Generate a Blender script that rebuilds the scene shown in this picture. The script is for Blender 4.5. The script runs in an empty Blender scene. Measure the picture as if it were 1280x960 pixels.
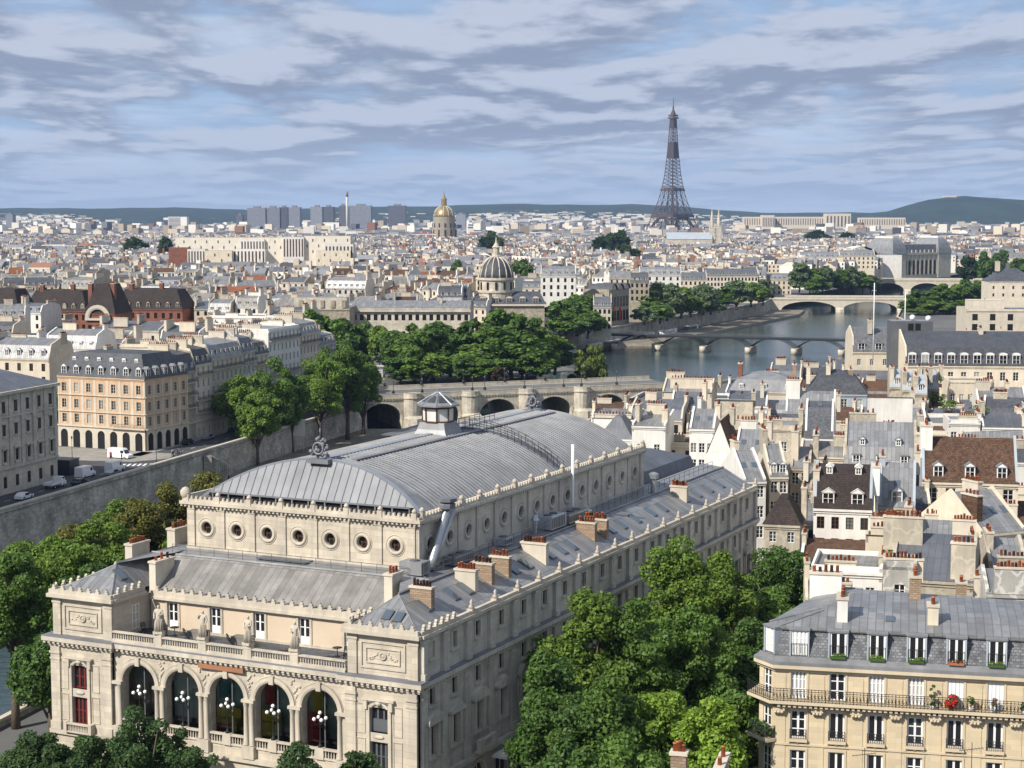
import bpy, bmesh, math, random
import numpy as np
from math import radians as R_, sin, cos, pi, tan, atan, sqrt
random.seed(7); np.random.seed(7)
S = bpy.context.scene
COL = S.collection

# ------------------------------------------------------------------ camera, world, sun, exposure
F_PX, PITCH, EYE = 2195.0, R_(5.46), 55.0
cam_d = bpy.data.cameras.new("camera"); cam = bpy.data.objects.new("camera", cam_d); COL.objects.link(cam)
cam.location = (0, 0, EYE); cam.rotation_euler = (R_(90) - PITCH, 0, 0)
cam_d.sensor_width = 36.0; cam_d.lens = 36.0 * F_PX / 1280.0
cam_d.clip_start = 1.0; cam_d.clip_end = 60000.0
S.camera = cam
SUN_EL, SUN_AZ = R_(40), R_(-132)          # azimuth from +Y towards +X
sun_dir = (sin(SUN_AZ) * cos(SUN_EL), cos(SUN_AZ) * cos(SUN_EL), sin(SUN_EL))
sd = bpy.data.lights.new("sun", 'SUN'); sd.energy = 4.3; sd.angle = R_(0.55); sd.color = (1.0, .94, .85)
sun = bpy.data.objects.new("sun", sd); COL.objects.link(sun)
from mathutils import Vector, Matrix
sun.rotation_euler = Vector(sun_dir).to_track_quat('Z', 'Y').to_euler()
S.view_settings.view_transform = 'Standard'; S.view_settings.look = 'None'
S.view_settings.gamma = 1.0; S.view_settings.use_curve_mapping = False
S.view_settings.exposure = 0.5
S.render.engine = 'CYCLES'
S.cycles.use_denoising = True
try: S.cycles.denoiser = 'OPENIMAGEDENOISE'
except Exception: pass
S.cycles.max_bounces = 5; S.cycles.diffuse_bounces = 2; S.cycles.glossy_bounces = 2
S.cycles.transmission_bounces = 2; S.cycles.transparent_max_bounces = 6; S.cycles.volume_bounces = 0
S.cycles.caustics_reflective = False; S.cycles.caustics_refractive = False

W = bpy.data.worlds.new("World"); S.world = W; W.use_nodes = True
def build_world():
    nt = W.node_tree; nt.nodes.clear(); N = nt.nodes.new; L = nt.links.new
    out = N('ShaderNodeOutputWorld'); bg = N('ShaderNodeBackground'); bg.inputs[1].default_value = .1
    sky = N('ShaderNodeTexSky'); sky.sky_type = 'NISHITA'; sky.sun_disc = False
    sky.sun_elevation = SUN_EL; sky.sun_rotation = SUN_AZ % (2 * pi)
    sky.air_density = 1.2; sky.dust_density = .6; sky.ozone_density = 2.0
    tc = N('ShaderNodeTexCoord'); sep = N('ShaderNodeSeparateXYZ'); L(tc.outputs['Generated'], sep.inputs[0])
    def math_(op, a, b=None, clamp=False):
        m = N('ShaderNodeMath'); m.operation = op; m.use_clamp = clamp
        for i, x in enumerate((a, b)):
            if x is None: continue
            if isinstance(x, (int, float)): m.inputs[i].default_value = x
            else: L(x, m.inputs[i])
        return m.outputs[0]
    z = math_('MAXIMUM', sep.outputs[2], 0.0)
    # a bank of stratocumulus: level rolls that crowd together towards the horizon
    px = math_('DIVIDE', sep.outputs[0], math_('ADD', z, .13)); py = math_('MULTIPLY', math_('LOGARITHM', math_('ADD', z, .022), math.e), 2.9)
    side = math_('MULTIPLY', sep.outputs[1], 1.5)
    comb = N('ShaderNodeCombineXYZ'); L(px, comb.inputs[0]); L(py, comb.inputs[1]); L(side, comb.inputs[2])
    def noise(scale, detail, rough, dist=0.0, off=(0, 0, 0), stretch=(1, 1, 1)):
        mp = N('ShaderNodeMapping'); L(comb.outputs[0], mp.inputs[0])
        mp.inputs['Location'].default_value = off; mp.inputs['Scale'].default_value = stretch
        n = N('ShaderNodeTexNoise'); n.inputs['Scale'].default_value = scale; n.inputs['Detail'].default_value = detail
        n.inputs['Roughness'].default_value = rough; n.inputs['Distortion'].default_value = dist
        L(mp.outputs[0], n.inputs['Vector']); return n.outputs['Fac']
    def ramp(f, stops):
        r = N('ShaderNodeValToRGB'); r.color_ramp.interpolation = 'EASE'
        while len(r.color_ramp.elements) < len(stops): r.color_ramp.elements.new(.5)
        for e, (p, c) in zip(r.color_ramp.elements, stops): e.position = p; e.color = (c, c, c, 1) if not isinstance(c, tuple) else (*c, 1)
        L(f, r.inputs[0]); return r.outputs[0]
    def mix(f, a, b):
        m = N('ShaderNodeMix'); m.data_type = 'RGBA'
        if isinstance(f, (int, float)): m.inputs[0].default_value = f
        else: L(f, m.inputs[0])
        for i, x in ((6, a), (7, b)):
            if isinstance(x, tuple): m.inputs[i].default_value = (*x, 1)
            else: L(x, m.inputs[i])
        return m.outputs[2]
    def cover(dv):
        n1 = noise(1.15, 7, .52, .25, (CLOUD_OFF[0], CLOUD_OFF[1] + dv, 0), (1.7, .95, 1)); n2 = noise(3.4, 6, .55, .35, (7.3, 1.1 + dv * 1.15, 0), (1.35, 1.1, 1))
        return math_('ADD', math_('MULTIPLY', n1, .76), math_('MULTIPLY', n2, .24))
    cov = cover(0.0); up = cover(.20)
    lit = math_('ADD', math_('MULTIPLY', math_('SUBTRACT', cov, up), 5.0), .5, True)          # tops of the rolls catch the light
    n3 = noise(1.1, 6, .6, .3, (1.2, 9.1, 0), (.6, 1.3, 1))
    veil = ramp(n3, [(.40, 0.0), (.60, 1.0)])
    body = ramp(cov, [(.365, 0.0), (.50, .95)])
    horizon = ramp(z, [(0.0, 1.0), (.06, 0.0)])
    blue = mix(.9, sky.outputs[0], (2.3, 3.4, 5.3))
    base = mix(veil, blue, (3.9, 4.7, 5.9))
    cloud = mix(ramp(lit, [(.25, 0.0), (.80, 1.0)]), (2.0, 2.4, 3.3), (3.9, 4.3, 5.2))
    c = mix(body, base, cloud)
    c = mix(math_('MULTIPLY', horizon, .6), c, (3.9, 4.75, 5.9))
    L(c, bg.inputs[0]); L(bg.outputs[0], out.inputs[0])
CLOUD_OFF = (1.3, 2.2, 0)
build_world()

# ------------------------------------------------------------------ pixel helpers (only used to read places off the photograph)
def ray(px, py):
    X = px - 640.0; Y = 480.0 - py
    return np.array([X, F_PX * cos(PITCH) + Y * sin(PITCH), -F_PX * sin(PITCH) + Y * cos(PITCH)])
def G(px, py, z):
    d = ray(px, py); t = (z - EYE) / d[2]
    return (t * d[0], t * d[1], z)
def AT(px, y):                       # world x of a photo column at forward distance y (roughly level rays)
    return (px - 640.0) / 2205.0 * y
def ZAT(py, y):
    d = ray(640, py); return EYE + d[2] / d[1] * y

# ------------------------------------------------------------------ materials
MAT = {}
def mk(name, col, rough=.85, tint=.10, spec=.25, metallic=0.0, pat=None, grime=.0, gscale=.35, bump=0.0, isl=0.0, rnd=.0, transl=0.0, vein=0.0):
    """a procedural material: base colour, patchy noise, streaky grime, optional course / panel pattern on metre UVs"""
    m = bpy.data.materials.new(name); m.use_nodes = True; nt = m.node_tree; nt.nodes.clear()
    N = nt.nodes.new; L = nt.links.new
    out = N('ShaderNodeOutputMaterial'); p = N('ShaderNodeBsdfPrincipled'); L(p.outputs[0], out.inputs[0])
    p.inputs['Roughness'].default_value = rough; p.inputs['Metallic'].default_value = metallic
    p.inputs['Specular IOR Level'].default_value = spec
    tc = N('ShaderNodeTexCoord')
    def mixc(f, a, b, bt='MIX'):
        x = N('ShaderNodeMix'); x.data_type = 'RGBA'; x.blend_type = bt
        if isinstance(f, (int, float)): x.inputs[0].default_value = f
        else: L(f, x.inputs[0])
        for i, v in ((6, a), (7, b)):
            if isinstance(v, tuple): x.inputs[i].default_value = (*v, 1)
            else: L(v, x.inputs[i])
        return x.outputs[2]
    def mth(op, a, b):
        x = N('ShaderNodeMath'); x.operation = op
        for i, v in enumerate((a, b)):
            if isinstance(v, (int, float)): x.inputs[i].default_value = v
            else: L(v, x.inputs[i])
        return x.outputs[0]
    def rng(f, lo, hi, flo=.3, fhi=.7):
        r = N('ShaderNodeMapRange'); L(f, r.inputs[0]); r.inputs[1].default_value = flo; r.inputs[2].default_value = fhi
        r.inputs[3].default_value = lo; r.inputs[4].default_value = hi; return r.outputs[0]
    c = tuple(col)
    height = None
    if pat:
        kind, w, h, mort, jit = pat[:5]; off = pat[5] if len(pat) > 5 else .5; dk = pat[6] if len(pat) > 6 else .62
        b = N('ShaderNodeTexBrick'); b.offset = off; b.squash = 1.0
        L(tc.outputs['UV'], b.inputs['Vector'])
        b.inputs['Color1'].default_value = (*[x * (1 - jit) for x in col], 1); b.inputs['Color2'].default_value = (*[min(1, x * (1 + jit)) for x in col], 1)
        b.inputs['Mortar'].default_value = (*[min(1, x * dk) for x in col], 1)
        b.inputs['Scale'].default_value = 1.0; b.inputs['Mortar Size'].default_value = mort; b.inputs['Mortar Smooth'].default_value = .2
        b.inputs['Bias'].default_value = 0.0; b.inputs['Brick Width'].default_value = w; b.inputs['Row Height'].default_value = h
        c = b.outputs['Color']; height = b.outputs['Fac']
    if tint:
        n = N('ShaderNodeTexNoise'); n.inputs['Scale'].default_value = gscale; n.inputs['Detail'].default_value = 6; n.inputs['Roughness'].default_value = .65
        L(tc.outputs['Object'], n.inputs['Vector'])
        v = rng(n.outputs['Fac'], 1 - tint * 1.6, 1 + tint)
        g = N('ShaderNodeCombineXYZ'); [L(v, g.inputs[i]) for i in range(3)]
        c = mixc(1.0, c, g.outputs[0], 'MULTIPLY')
    if grime:
        mp = N('ShaderNodeMapping'); mp.inputs['Scale'].default_value = (1.3, 1.3, .16); L(tc.outputs['Object'], mp.inputs[0])
        n = N('ShaderNodeTexNoise'); n.inputs['Scale'].default_value = 1.1; n.inputs['Detail'].default_value = 5; L(mp.outputs[0], n.inputs['Vector'])
        f = rng(n.outputs['Fac'], 0, grime, .42, .75)
        c = mixc(f, c, tuple(x * .45 for x in (col[0], col[0] * .95, col[0] * .88)))
    if vein:                                             # old cracks patched with paler plaster
        n = N('ShaderNodeTexNoise'); n.inputs['Scale'].default_value = .5; n.inputs['Detail'].default_value = 3; L(tc.outputs['Object'], n.inputs['Vector'])
        va = N('ShaderNodeVectorMath'); va.operation = 'MULTIPLY_ADD'; va.inputs[1].default_value = (2.5, 2.5, 2.5); L(n.outputs['Color'], va.inputs[0]); L(tc.outputs['Object'], va.inputs[2])
        vo = N('ShaderNodeTexVoronoi'); vo.feature = 'DISTANCE_TO_EDGE'; vo.inputs['Scale'].default_value = .42; L(va.outputs[0], vo.inputs['Vector'])
        c = mixc(rng(vo.outputs['Distance'], vein, 0, .03, .07), c, tuple(min(.75, x * 1.7) for x in col))
    if rnd:
        oi = N('ShaderNodeObjectInfo'); v = rng(oi.outputs['Random'], 1 - rnd, 1 + rnd, 0, 1)
        g = N('ShaderNodeCombineXYZ'); [L(v, g.inputs[i]) for i in range(3)]
        c = mixc(1.0, c, g.outputs[0], 'MULTIPLY')
    if isl:
        ge = N('ShaderNodeNewGeometry'); v = rng(ge.outputs['Random Per Island'], 1 - isl, 1 + isl, 0, 1)
        v2 = mth('MULTIPLY', v, 1.0); g = N('ShaderNodeCombineXYZ'); [L(v2, g.inputs[i]) for i in range(3)]
        c = mixc(1.0, c, g.outputs[0], 'MULTIPLY')
    if isinstance(c, tuple): p.inputs['Base Color'].default_value = (*c, 1)
    else: L(c, p.inputs['Base Color'])
    if bump:
        bn = N('ShaderNodeBump'); bn.inputs['Strength'].default_value = bump; bn.inputs['Distance'].default_value = .05
        if height is None:
            n = N('ShaderNodeTexNoise'); n.inputs['Scale'].default_value = 6; n.inputs['Detail'].default_value = 4; L(tc.outputs['Object'], n.inputs['Vector']); height = n.outputs['Fac']
        L(height, bn.inputs['Height']); L(bn.outputs[0], p.inputs['Normal'])
    if transl:
        t = N('ShaderNodeBsdfTranslucent'); mx = N('ShaderNodeMixShader'); mx.inputs[0].default_value = transl
        if isinstance(c, tuple): t.inputs[0].default_value = (*c, 1)
        else: L(c, t.inputs[0])
        L(p.outputs[0], mx.inputs[1]); L(t.outputs[0], mx.inputs[2]); L(mx.outputs[0], out.inputs[0])
    MAT[name] = m
    return m

mk('stone', (.54, .475, .375), tint=.13, grime=.36, pat=('c', 1.5, .55, .016, .10, .5, .72), rough=.9)
mk('stone_carved', (.54, .48, .385), tint=.16, grime=.42, rough=.9, bump=.25)
mk('stone_side', (.55, .51, .43), tint=.14, grime=.42, pat=('c', 1.4, .5, .012, .07, .5, .8), rough=.9)
mk('stone_peach', (.60, .485, .36), tint=.05, grime=.08, rough=.9)
mk('stone_gold', (.59, .485, .325), tint=.06, grime=.12, pat=('c', 1.3, .42, .010, .07, .5, .85), rough=.9)
mk('stone_gold_carved', (.59, .49, .34), tint=.08, grime=.2, rough=.9)
mk('stone_grey', (.55, .505, .41), tint=.16, grime=.4, pat=('c', 1.2, .5, .012, .08, .5, .75), rough=.92)
mk('stone_old', (.38, .33, .25), tint=.22, grime=.5, pat=('c', 1.0, .42, .02, .16, .5, .7), rough=.95, gscale=.8)
mk('quay_stone', (.44, .41, .345), tint=.3, grime=.5, pat=('c', 1.1, .45, .02, .2, .5, .7), rough=.95, gscale=.25)
mk('stone_bridge', (.55, .495, .40), tint=.18, grime=.4, pat=('c', 1.2, .5, .015, .1, .5, .8), rough=.92)
mk('white_render', (.74, .715, .66), tint=.08, grime=.28, rnd=.10)
mk('pale_white', (.72, .66, .55), tint=.06, grime=.2)
mk('cream_render', (.67, .585, .45), tint=.1, grime=.3, rnd=.10)
mk('beige_render', (.44, .39, .305), tint=.16, grime=.42, rnd=.14, vein=.22)
mk('grey_render', (.40, .385, .35), tint=.14, grime=.35, rnd=.12, vein=.6)
mk('pale_stone', (.58, .52, .42), tint=.1, grime=.22, rnd=.1)
mk('brick_red', (.25, .10, .065), tint=.15, grime=.2, pat=('c', .5, .2, .02, .15), rough=.9)
mk('brick_tan', (.38, .27, .18), tint=.2, grime=.2, pat=('c', .45, .18, .03, .2), rough=.9)
mk('orange_wall', (.55, .375, .235), tint=.08, grime=.15, pat=('c', .5, .2, .02, .10, .5, .9), rough=.9)
mk('zinc', (.245, .247, .25), rough=.48, tint=.14, spec=.5, metallic=.25, grime=.30, pat=('c', .62, 2.6, .035, .20, 0.0, .60), bump=.45, rnd=.08)
mk('zinc_plain', (.26, .264, .27), rough=.5, tint=.2, spec=.5, metallic=.25, grime=.32)
mk('zinc_strip', (.255, .26, .27), rough=.48, tint=.2, spec=.5, metallic=.25, grime=.3, isl=.13, gscale=.5)
mk('zinc_vault', (.36, .395, .45), rough=.46, tint=.16, spec=.5, metallic=.25, grime=.12, pat=('c', 2.2, .62, .03, .10, .5, .8), gscale=.25)
mk('zinc_front', (.185, .192, .205), rough=.55, tint=.14, spec=.4, metallic=.2, grime=.15, isl=.07)
mk('zinc_old', (.24, .228, .21), rough=.6, tint=.2, spec=.4, metallic=.15, grime=.3, pat=('c', .66, 4.2, .03, .22, 0.0, .62), gscale=.5)
mk('zinc_blue', (.12, .128, .145), rough=.5, tint=.16, spec=.5, metallic=.2, pat=('c', .7, 2.4, .03, .12, 0.0, .65), rnd=.1)
mk('lead', (.20, .205, .225), rough=.6, tint=.2, spec=.3, metallic=.2)
mk('slate', (.075, .08, .092), rough=.6, tint=.2, spec=.35, pat=('c', .35, .28, .03, .35, .5, .7), rnd=.15)
mk('slate_light', (.17, .175, .185), rough=.6, tint=.3, spec=.3, pat=('c', .32, .22, .04, .40, .5, .6), gscale=1.5)
mk('tile_brown', (.115, .066, .043), rough=.85, tint=.25, pat=('c', .3, .3, .05, .4, .5, .6), gscale=1.2, rnd=.15)
mk('tile_dark', (.05, .038, .034), rough=.8, tint=.2, pat=('c', .3, .3, .05, .35, .5, .6))
mk('tile_red', (.30, .115, .06), rough=.85, tint=.2, pat=('c', .3, .3, .05, .3, .5, .6), rnd=.15)
mk('terracotta', (.40, .125, .055), rough=.8, tint=.2, isl=.35)
mk('pot_dark', (.09, .05, .04), rough=.8, tint=.2, isl=.3)
mk('white_paint', (.78, .78, .76), rough=.5, tint=.03)
mk('white_globe', (.88, .87, .84), rough=.25, tint=0)
mk('grey_paint', (.42, .44, .46), rough=.5, tint=.05)
mk('blue_grey', (.37, .41, .45), rough=.6, tint=.08, grime=.12)
mk('steel', (.45, .47, .49), rough=.35, tint=.08, metallic=.7, spec=.5)
mk('iron', (.022, .024, .027), rough=.55, tint=.1)
mk('iron_grey', (.13, .14, .15), rough=.5, tint=.1, metallic=.3)
mk('verdigris', (.22, .38, .31), rough=.7, tint=.15, rnd=.1)
mk('red_wood', (.17, .028, .022), rough=.5, tint=.1)
mk('brown_wood', (.10, .055, .035), rough=.6, tint=.15)
mk('banner', (.33, .15, .08), rough=.7, tint=.1)
mk('dark', (.012, .012, .013), rough=.7, tint=0)
mk('black_metal', (.016, .016, .018), rough=.45, tint=0)
mk('canvas', (.20, .185, .165), rough=.9, tint=.1)
mk('yellow', (.80, .58, .03), rough=.6, tint=.05)
mk('red', (.62, .03, .03), rough=.6, tint=.05)
mk('teal', (.03, .36, .40), rough=.6, tint=.1)
mk('int_green', (.42, .50, .42), rough=.8, tint=.1)
mk('asphalt', (.075, .075, .078), rough=.9, tint=.2, gscale=.15)
mk('asphalt_light', (.15, .148, .14), rough=.9, tint=.15, gscale=.2)
mk('paving', (.30, .28, .245), rough=.9, tint=.15, pat=('c', 1.0, .6, .02, .1), gscale=.2)
mk('cobbles', (.22, .195, .15), rough=.95, tint=.25, gscale=.2, pat=('c', .8, .5, .03, .2))
mk('earth', (.17, .14, .10), rough=.95, tint=.3, gscale=.2)
mk('city_ground', (.13, .13, .125), rough=.95, tint=.2, gscale=.02)
mk('road_paint', (.72, .72, .70), rough=.7, tint=.1)
mk('bark', (.12, .095, .07), rough=.95, tint=.3, gscale=2.5, bump=.4)
mk('hill_green', (.018, .036, .022), rough=1, tint=.4, gscale=.006)
mk('gold', (.34, .25, .11), rough=.4, tint=.2, metallic=.5, spec=.5)
mk('eiffel_brown', (.085, .058, .05), rough=.7, tint=.05)
mk('eiffel_net', (.055, .045, .05), rough=.8, tint=.05)
mk('tower_grey', (.24, .25, .28), rough=.6, tint=.1, pat=('c', 3.5, 3.0, .25, .12, 0.0, .55), rnd=.2)
mk('tower_dark', (.11, .115, .14), rough=.5, tint=.1, pat=('c', 3.5, 3.0, .25, .12, 0.0, .5), rnd=.2)
mk('skin', (.48, .30, .22), rough=.6, tint=0)
mk('flower_red', (.55, .012, .02), rough=.7, tint=.2, isl=.3)
mk('flower_pink', (.5, .10, .16), rough=.7, tint=.2, isl=.3)
mk('cloth_dark', (.03, .033, .04), rough=.9, tint=.1, rnd=.5)
mk('cloth_blue', (.06, .09, .17), rough=.9, tint=.1, rnd=.4)
mk('cloth_pale', (.55, .53, .5), rough=.9, tint=.1, rnd=.3)
mk('far_white', (.76, .715, .63), tint=.04, isl=.16)
mk('far_cream', (.60, .52, .41), tint=.04, isl=.16)
mk('far_tan', (.36, .30, .23), tint=.04, isl=.2)
mk('far_grey', (.19, .194, .205), tint=.04, isl=.25)
mk('far_slate', (.085, .088, .10), tint=.04, isl=.3)
mk('far_rust', (.27, .14, .09), tint=.04, isl=.25)
def leafmat(name, col, tr=.38, isl=.42):
    mk(name, col, rough=.55, tint=0, spec=.25, isl=isl, transl=tr, rnd=.10)
leafmat('leaf_plane', (0.146, 0.232, 0.037))
leafmat('leaf_deep', (0.079, 0.146, 0.031))
leafmat('leaf_bright', (.20, .31, .04))
leafmat('leaf_olive', (.145, .145, .032))
leafmat('leaf_small', (0.066, 0.120, 0.037))
leafmat('leaf_mid', (0.108, 0.189, 0.035))
leafmat('leaf_silver', (0.152, 0.207, 0.099))
leafmat('leaf_willow', (0.178, 0.232, 0.055))
leafmat('leaf_far', (0.038, 0.073, 0.024))
leafmat('leaf_rust', (.10, .07, .035))

def special_mats():
    # window glass: dark, glossy; half the panes have pale curtains behind them
    m = bpy.data.materials.new('glass'); m.use_nodes = True; nt = m.node_tree; p = nt.nodes['Principled BSDF']
    p.inputs['Roughness'].default_value = .08; p.inputs['Specular IOR Level'].default_value = .6
    oi = nt.nodes.new('ShaderNodeObjectInfo'); r = nt.nodes.new('ShaderNodeValToRGB'); r.color_ramp.interpolation = 'CONSTANT'
    e = r.color_ramp.elements; e[0].position = 0; e[0].color = (.010, .011, .012, 1); e[1].position = .55; e[1].color = (.03, .034, .038, 1)
    x = e.new(.80); x.color = (.15, .15, .14, 1); x = e.new(.92); x.color = (.34, .33, .30, 1)
    nt.links.new(oi.outputs['Random'], r.inputs[0]); nt.links.new(r.outputs[0], p.inputs['Base Color']); MAT['glass'] = m
    m = bpy.data.materials.new('glass_dark'); m.use_nodes = True; p = m.node_tree.nodes['Principled BSDF']
    p.inputs['Roughness'].default_value = .1; p.inputs['Base Color'].default_value = (.016, .016, .018, 1); MAT['glass_dark'] = m
    m = bpy.data.materials.new('glass_sky'); m.use_nodes = True; p = m.node_tree.nodes['Principled BSDF']
    p.inputs['Roughness'].default_value = .06; p.inputs['Base Color'].default_value = (.07, .10, .13, 1); p.inputs['Specular IOR Level'].default_value = .9; MAT['glass_sky'] = m
    # big panes one sees through
    m = bpy.data.materials.new('glass_clear'); m.use_nodes = True; nt = m.node_tree; nt.nodes.clear()
    o = nt.nodes.new('ShaderNodeOutputMaterial'); mx = nt.nodes.new('ShaderNodeMixShader'); t = nt.nodes.new('ShaderNodeBsdfTransparent'); g = nt.nodes.new('ShaderNodeBsdfGlossy')
    t.inputs[0].default_value = (.86, .93, .90, 1); g.inputs['Roughness'].default_value = .03
    fr = nt.nodes.new('ShaderNodeFresnel'); fr.inputs[0].default_value = 1.6
    nt.links.new(fr.outputs[0], mx.inputs[0]); nt.links.new(t.outputs[0], mx.inputs[1]); nt.links.new(g.outputs[0], mx.inputs[2]); nt.links.new(mx.outputs[0], o.inputs[0]); MAT['glass_clear'] = m
    # river
    m = bpy.data.materials.new('river'); m.use_nodes = True; nt = m.node_tree; p = nt.nodes['Principled BSDF']
    p.inputs['Base Color'].default_value = (.016, .040, .040, 1); p.inputs['Roughness'].default_value = .12; p.inputs['Specular IOR Level'].default_value = .5
    tc = nt.nodes.new('ShaderNodeTexCoord'); mp = nt.nodes.new('ShaderNodeMapping'); mp.inputs['Scale'].default_value = (.16, .40, 1); mp.inputs['Rotation'].default_value = (0, 0, .25)
    n = nt.nodes.new('ShaderNodeTexNoise'); n.inputs['Scale'].default_value = 1.0; n.inputs['Detail'].default_value = 5; n.inputs['Roughness'].default_value = .6
    b = nt.nodes.new('ShaderNodeBump'); b.inputs['Strength'].default_value = .5; b.inputs['Distance'].default_value = .35
    nt.links.new(tc.outputs['Object'], mp.inputs[0]); nt.links.new(mp.outputs[0], n.inputs['Vector']); nt.links.new(n.outputs['Fac'], b.inputs['Height']); nt.links.new(b.outputs[0], p.inputs['Normal']); MAT['river'] = m
special_mats()

# ------------------------------------------------------------------ mesh builder
class MB:
    def __init__(s): s.v = []; s.f = []; s.m = []; s.sm = []; s.mats = []; s.T = None
    def mi(s, m):
        if m not in s.mats: s.mats.append(m)
        return s.mats.index(m)
    def add(s, vs, fs, m, smooth=False):
        b = len(s.v)
        if s.T is not None: vs = [tuple(s.T @ Vector(p)) for p in vs]
        s.v += [tuple(p) for p in vs]; k = s.mi(m)
        for f in fs: s.f.append(tuple(b + i for i in f)); s.m.append(k); s.sm.append(smooth)
        return s
    def poly(s, pts, m): return s.add(pts, [tuple(range(len(pts)))], m)
    def box(s, x0, y0, z0, x1, y1, z1, m, top=None, skip=''):
        if x1 < x0: x0, x1 = x1, x0
        if y1 < y0: y0, y1 = y1, y0
        if z1 < z0: z0, z1 = z1, z0
        vs = [(x0, y0, z0), (x1, y0, z0), (x1, y1, z0), (x0, y1, z0), (x0, y0, z1), (x1, y0, z1), (x1, y1, z1), (x0, y1, z1)]
        fs = {'b': (0, 3, 2, 1), 't': (4, 5, 6, 7), 'f': (0, 1, 5, 4), 'r': (1, 2, 6, 5), 'k': (2, 3, 7, 6), 'l': (3, 0, 4, 7)}
        s.add(vs, [f for k, f in fs.items() if k not in skip and not (k == 't' and top)], m)
        if top: s.add([(x0, y0, z1), (x1, y0, z1), (x1, y1, z1), (x0, y1, z1)], [(0, 1, 2, 3)], top)
        return s
    def prism(s, poly, z0, z1, m, top=None, bottom=True):
        n = len(poly); vs = [(x, y, z0) for x, y in poly] + [(x, y, z1) for x, y in poly]
        s.add(vs, [(i, (i + 1) % n, n + (i + 1) % n, n + i) for i in range(n)] + ([tuple(range(n - 1, -1, -1))] if bottom else []), m)
        s.add(vs[n:], [tuple(range(n))], top or m); return s
    def loft(s, rings, m, closed=True, cap=(False, False), smooth=False):
        n = len(rings[0]); vs = [p for r in rings for p in r]; fs = []
        for k in range(len(rings) - 1):
            for i in range(n if closed else n - 1):
                j = (i + 1) % n; fs.append((k * n + i, k * n + j, (k + 1) * n + j, (k + 1) * n + i))
        if cap[0]: fs.append(tuple(range(n - 1, -1, -1)))
        if cap[1]: fs.append(tuple(range((len(rings) - 1) * n, len(rings) * n)))
        return s.add(vs, fs, m, smooth)
    def lathe(s, prof, n, c=(0, 0, 0), m='stone', smooth=True, cap=True, rot=0.0):
        rings = [[(c[0] + r * cos(rot + 2 * pi * i / n), c[1] + r * sin(rot + 2 * pi * i / n), c[2] + z) for i in range(n)] for r, z in prof]
        return s.loft(rings, m, True, (cap, cap), smooth)
    def tube(s, pts, r, m, n=6, smooth=True, cap=True):
        pts = [Vector([float(q) for q in p]) for p in pts]; rs = r if isinstance(r, (list, tuple)) else [r] * len(pts); rings = []
        for i, p in enumerate(pts):
            d = (pts[min(i + 1, len(pts) - 1)] - pts[max(i - 1, 0)]).normalized()
            a = d.cross(Vector((0, 0, 1)) if abs(d.z) < .95 else Vector((1, 0, 0))).normalized(); b = a.cross(d)
            rings.append([tuple(p + float(rs[i]) * (cos(2 * pi * k / n) * a + sin(2 * pi * k / n) * b)) for k in range(n)])
        return s.loft(rings, m, True, (cap, cap), smooth)
    def beam(s, p0, p1, w, m, n=4): return s.tube([p0, p1], w * .7, m, n, False)
    def sphere(s, c, r, m, n=8, k=6, sz=1.0):
        return s.lathe([(max(.001, r * sin(pi * i / k)), -r * sz * cos(pi * i / k)) for i in range(k + 1)], n, c, m)
    def blob(s, c, r, m, seed=0, amp=.25):
        rnd = random.Random(seed); n, k = 7, 5; rings = []
        for i in range(k + 1):
            rr = max(.01, sin(pi * i / k)); rings.append([(c[0] + r[0] * rr * cos(2 * pi * j / n) * (1 + amp * (rnd.random() - .5)), c[1] + r[1] * rr * sin(2 * pi * j / n) * (1 + amp * (rnd.random() - .5)), c[2] - r[2] * cos(pi * i / k)) for j in range(n)])
        return s.loft(rings, m, True, (True, True), True)
    def wall(s, x0, x1, z0, z1, y, holes, m, dep=.25, rev=None):
        """front wall in the plane y, facing -y, with rectangular holes (hx0,hx1,hz0,hz1) and their reveals"""
        xs = sorted({x0, x1, *[h[0] for h in holes], *[h[1] for h in holes]}); zs = sorted({z0, z1, *[h[2] for h in holes], *[h[3] for h in holes]})
        for i in range(len(xs) - 1):
            for j in range(len(zs) - 1):
                cx, cz = (xs[i] + xs[i + 1]) / 2, (zs[j] + zs[j + 1]) / 2
                if any(h[0] < cx < h[1] and h[2] < cz < h[3] for h in holes): continue
                s.poly([(xs[i], y, zs[j]), (xs[i + 1], y, zs[j]), (xs[i + 1], y, zs[j + 1]), (xs[i], y, zs[j + 1])], m)
        r = rev or m
        for a, b, c, d in [h[:4] for h in holes]:
            s.poly([(a, y, c), (a, y, d), (a, y + dep, d), (a, y + dep, c)], r); s.poly([(b, y, d), (b, y, c), (b, y + dep, c), (b, y + dep, d)], r)
            s.poly([(a, y, d), (b, y, d), (b, y + dep, d), (a, y + dep, d)], r); s.poly([(a, y + dep, c), (b, y + dep, c), (b, y, c), (a, y, c)], r)
        return s
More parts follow.
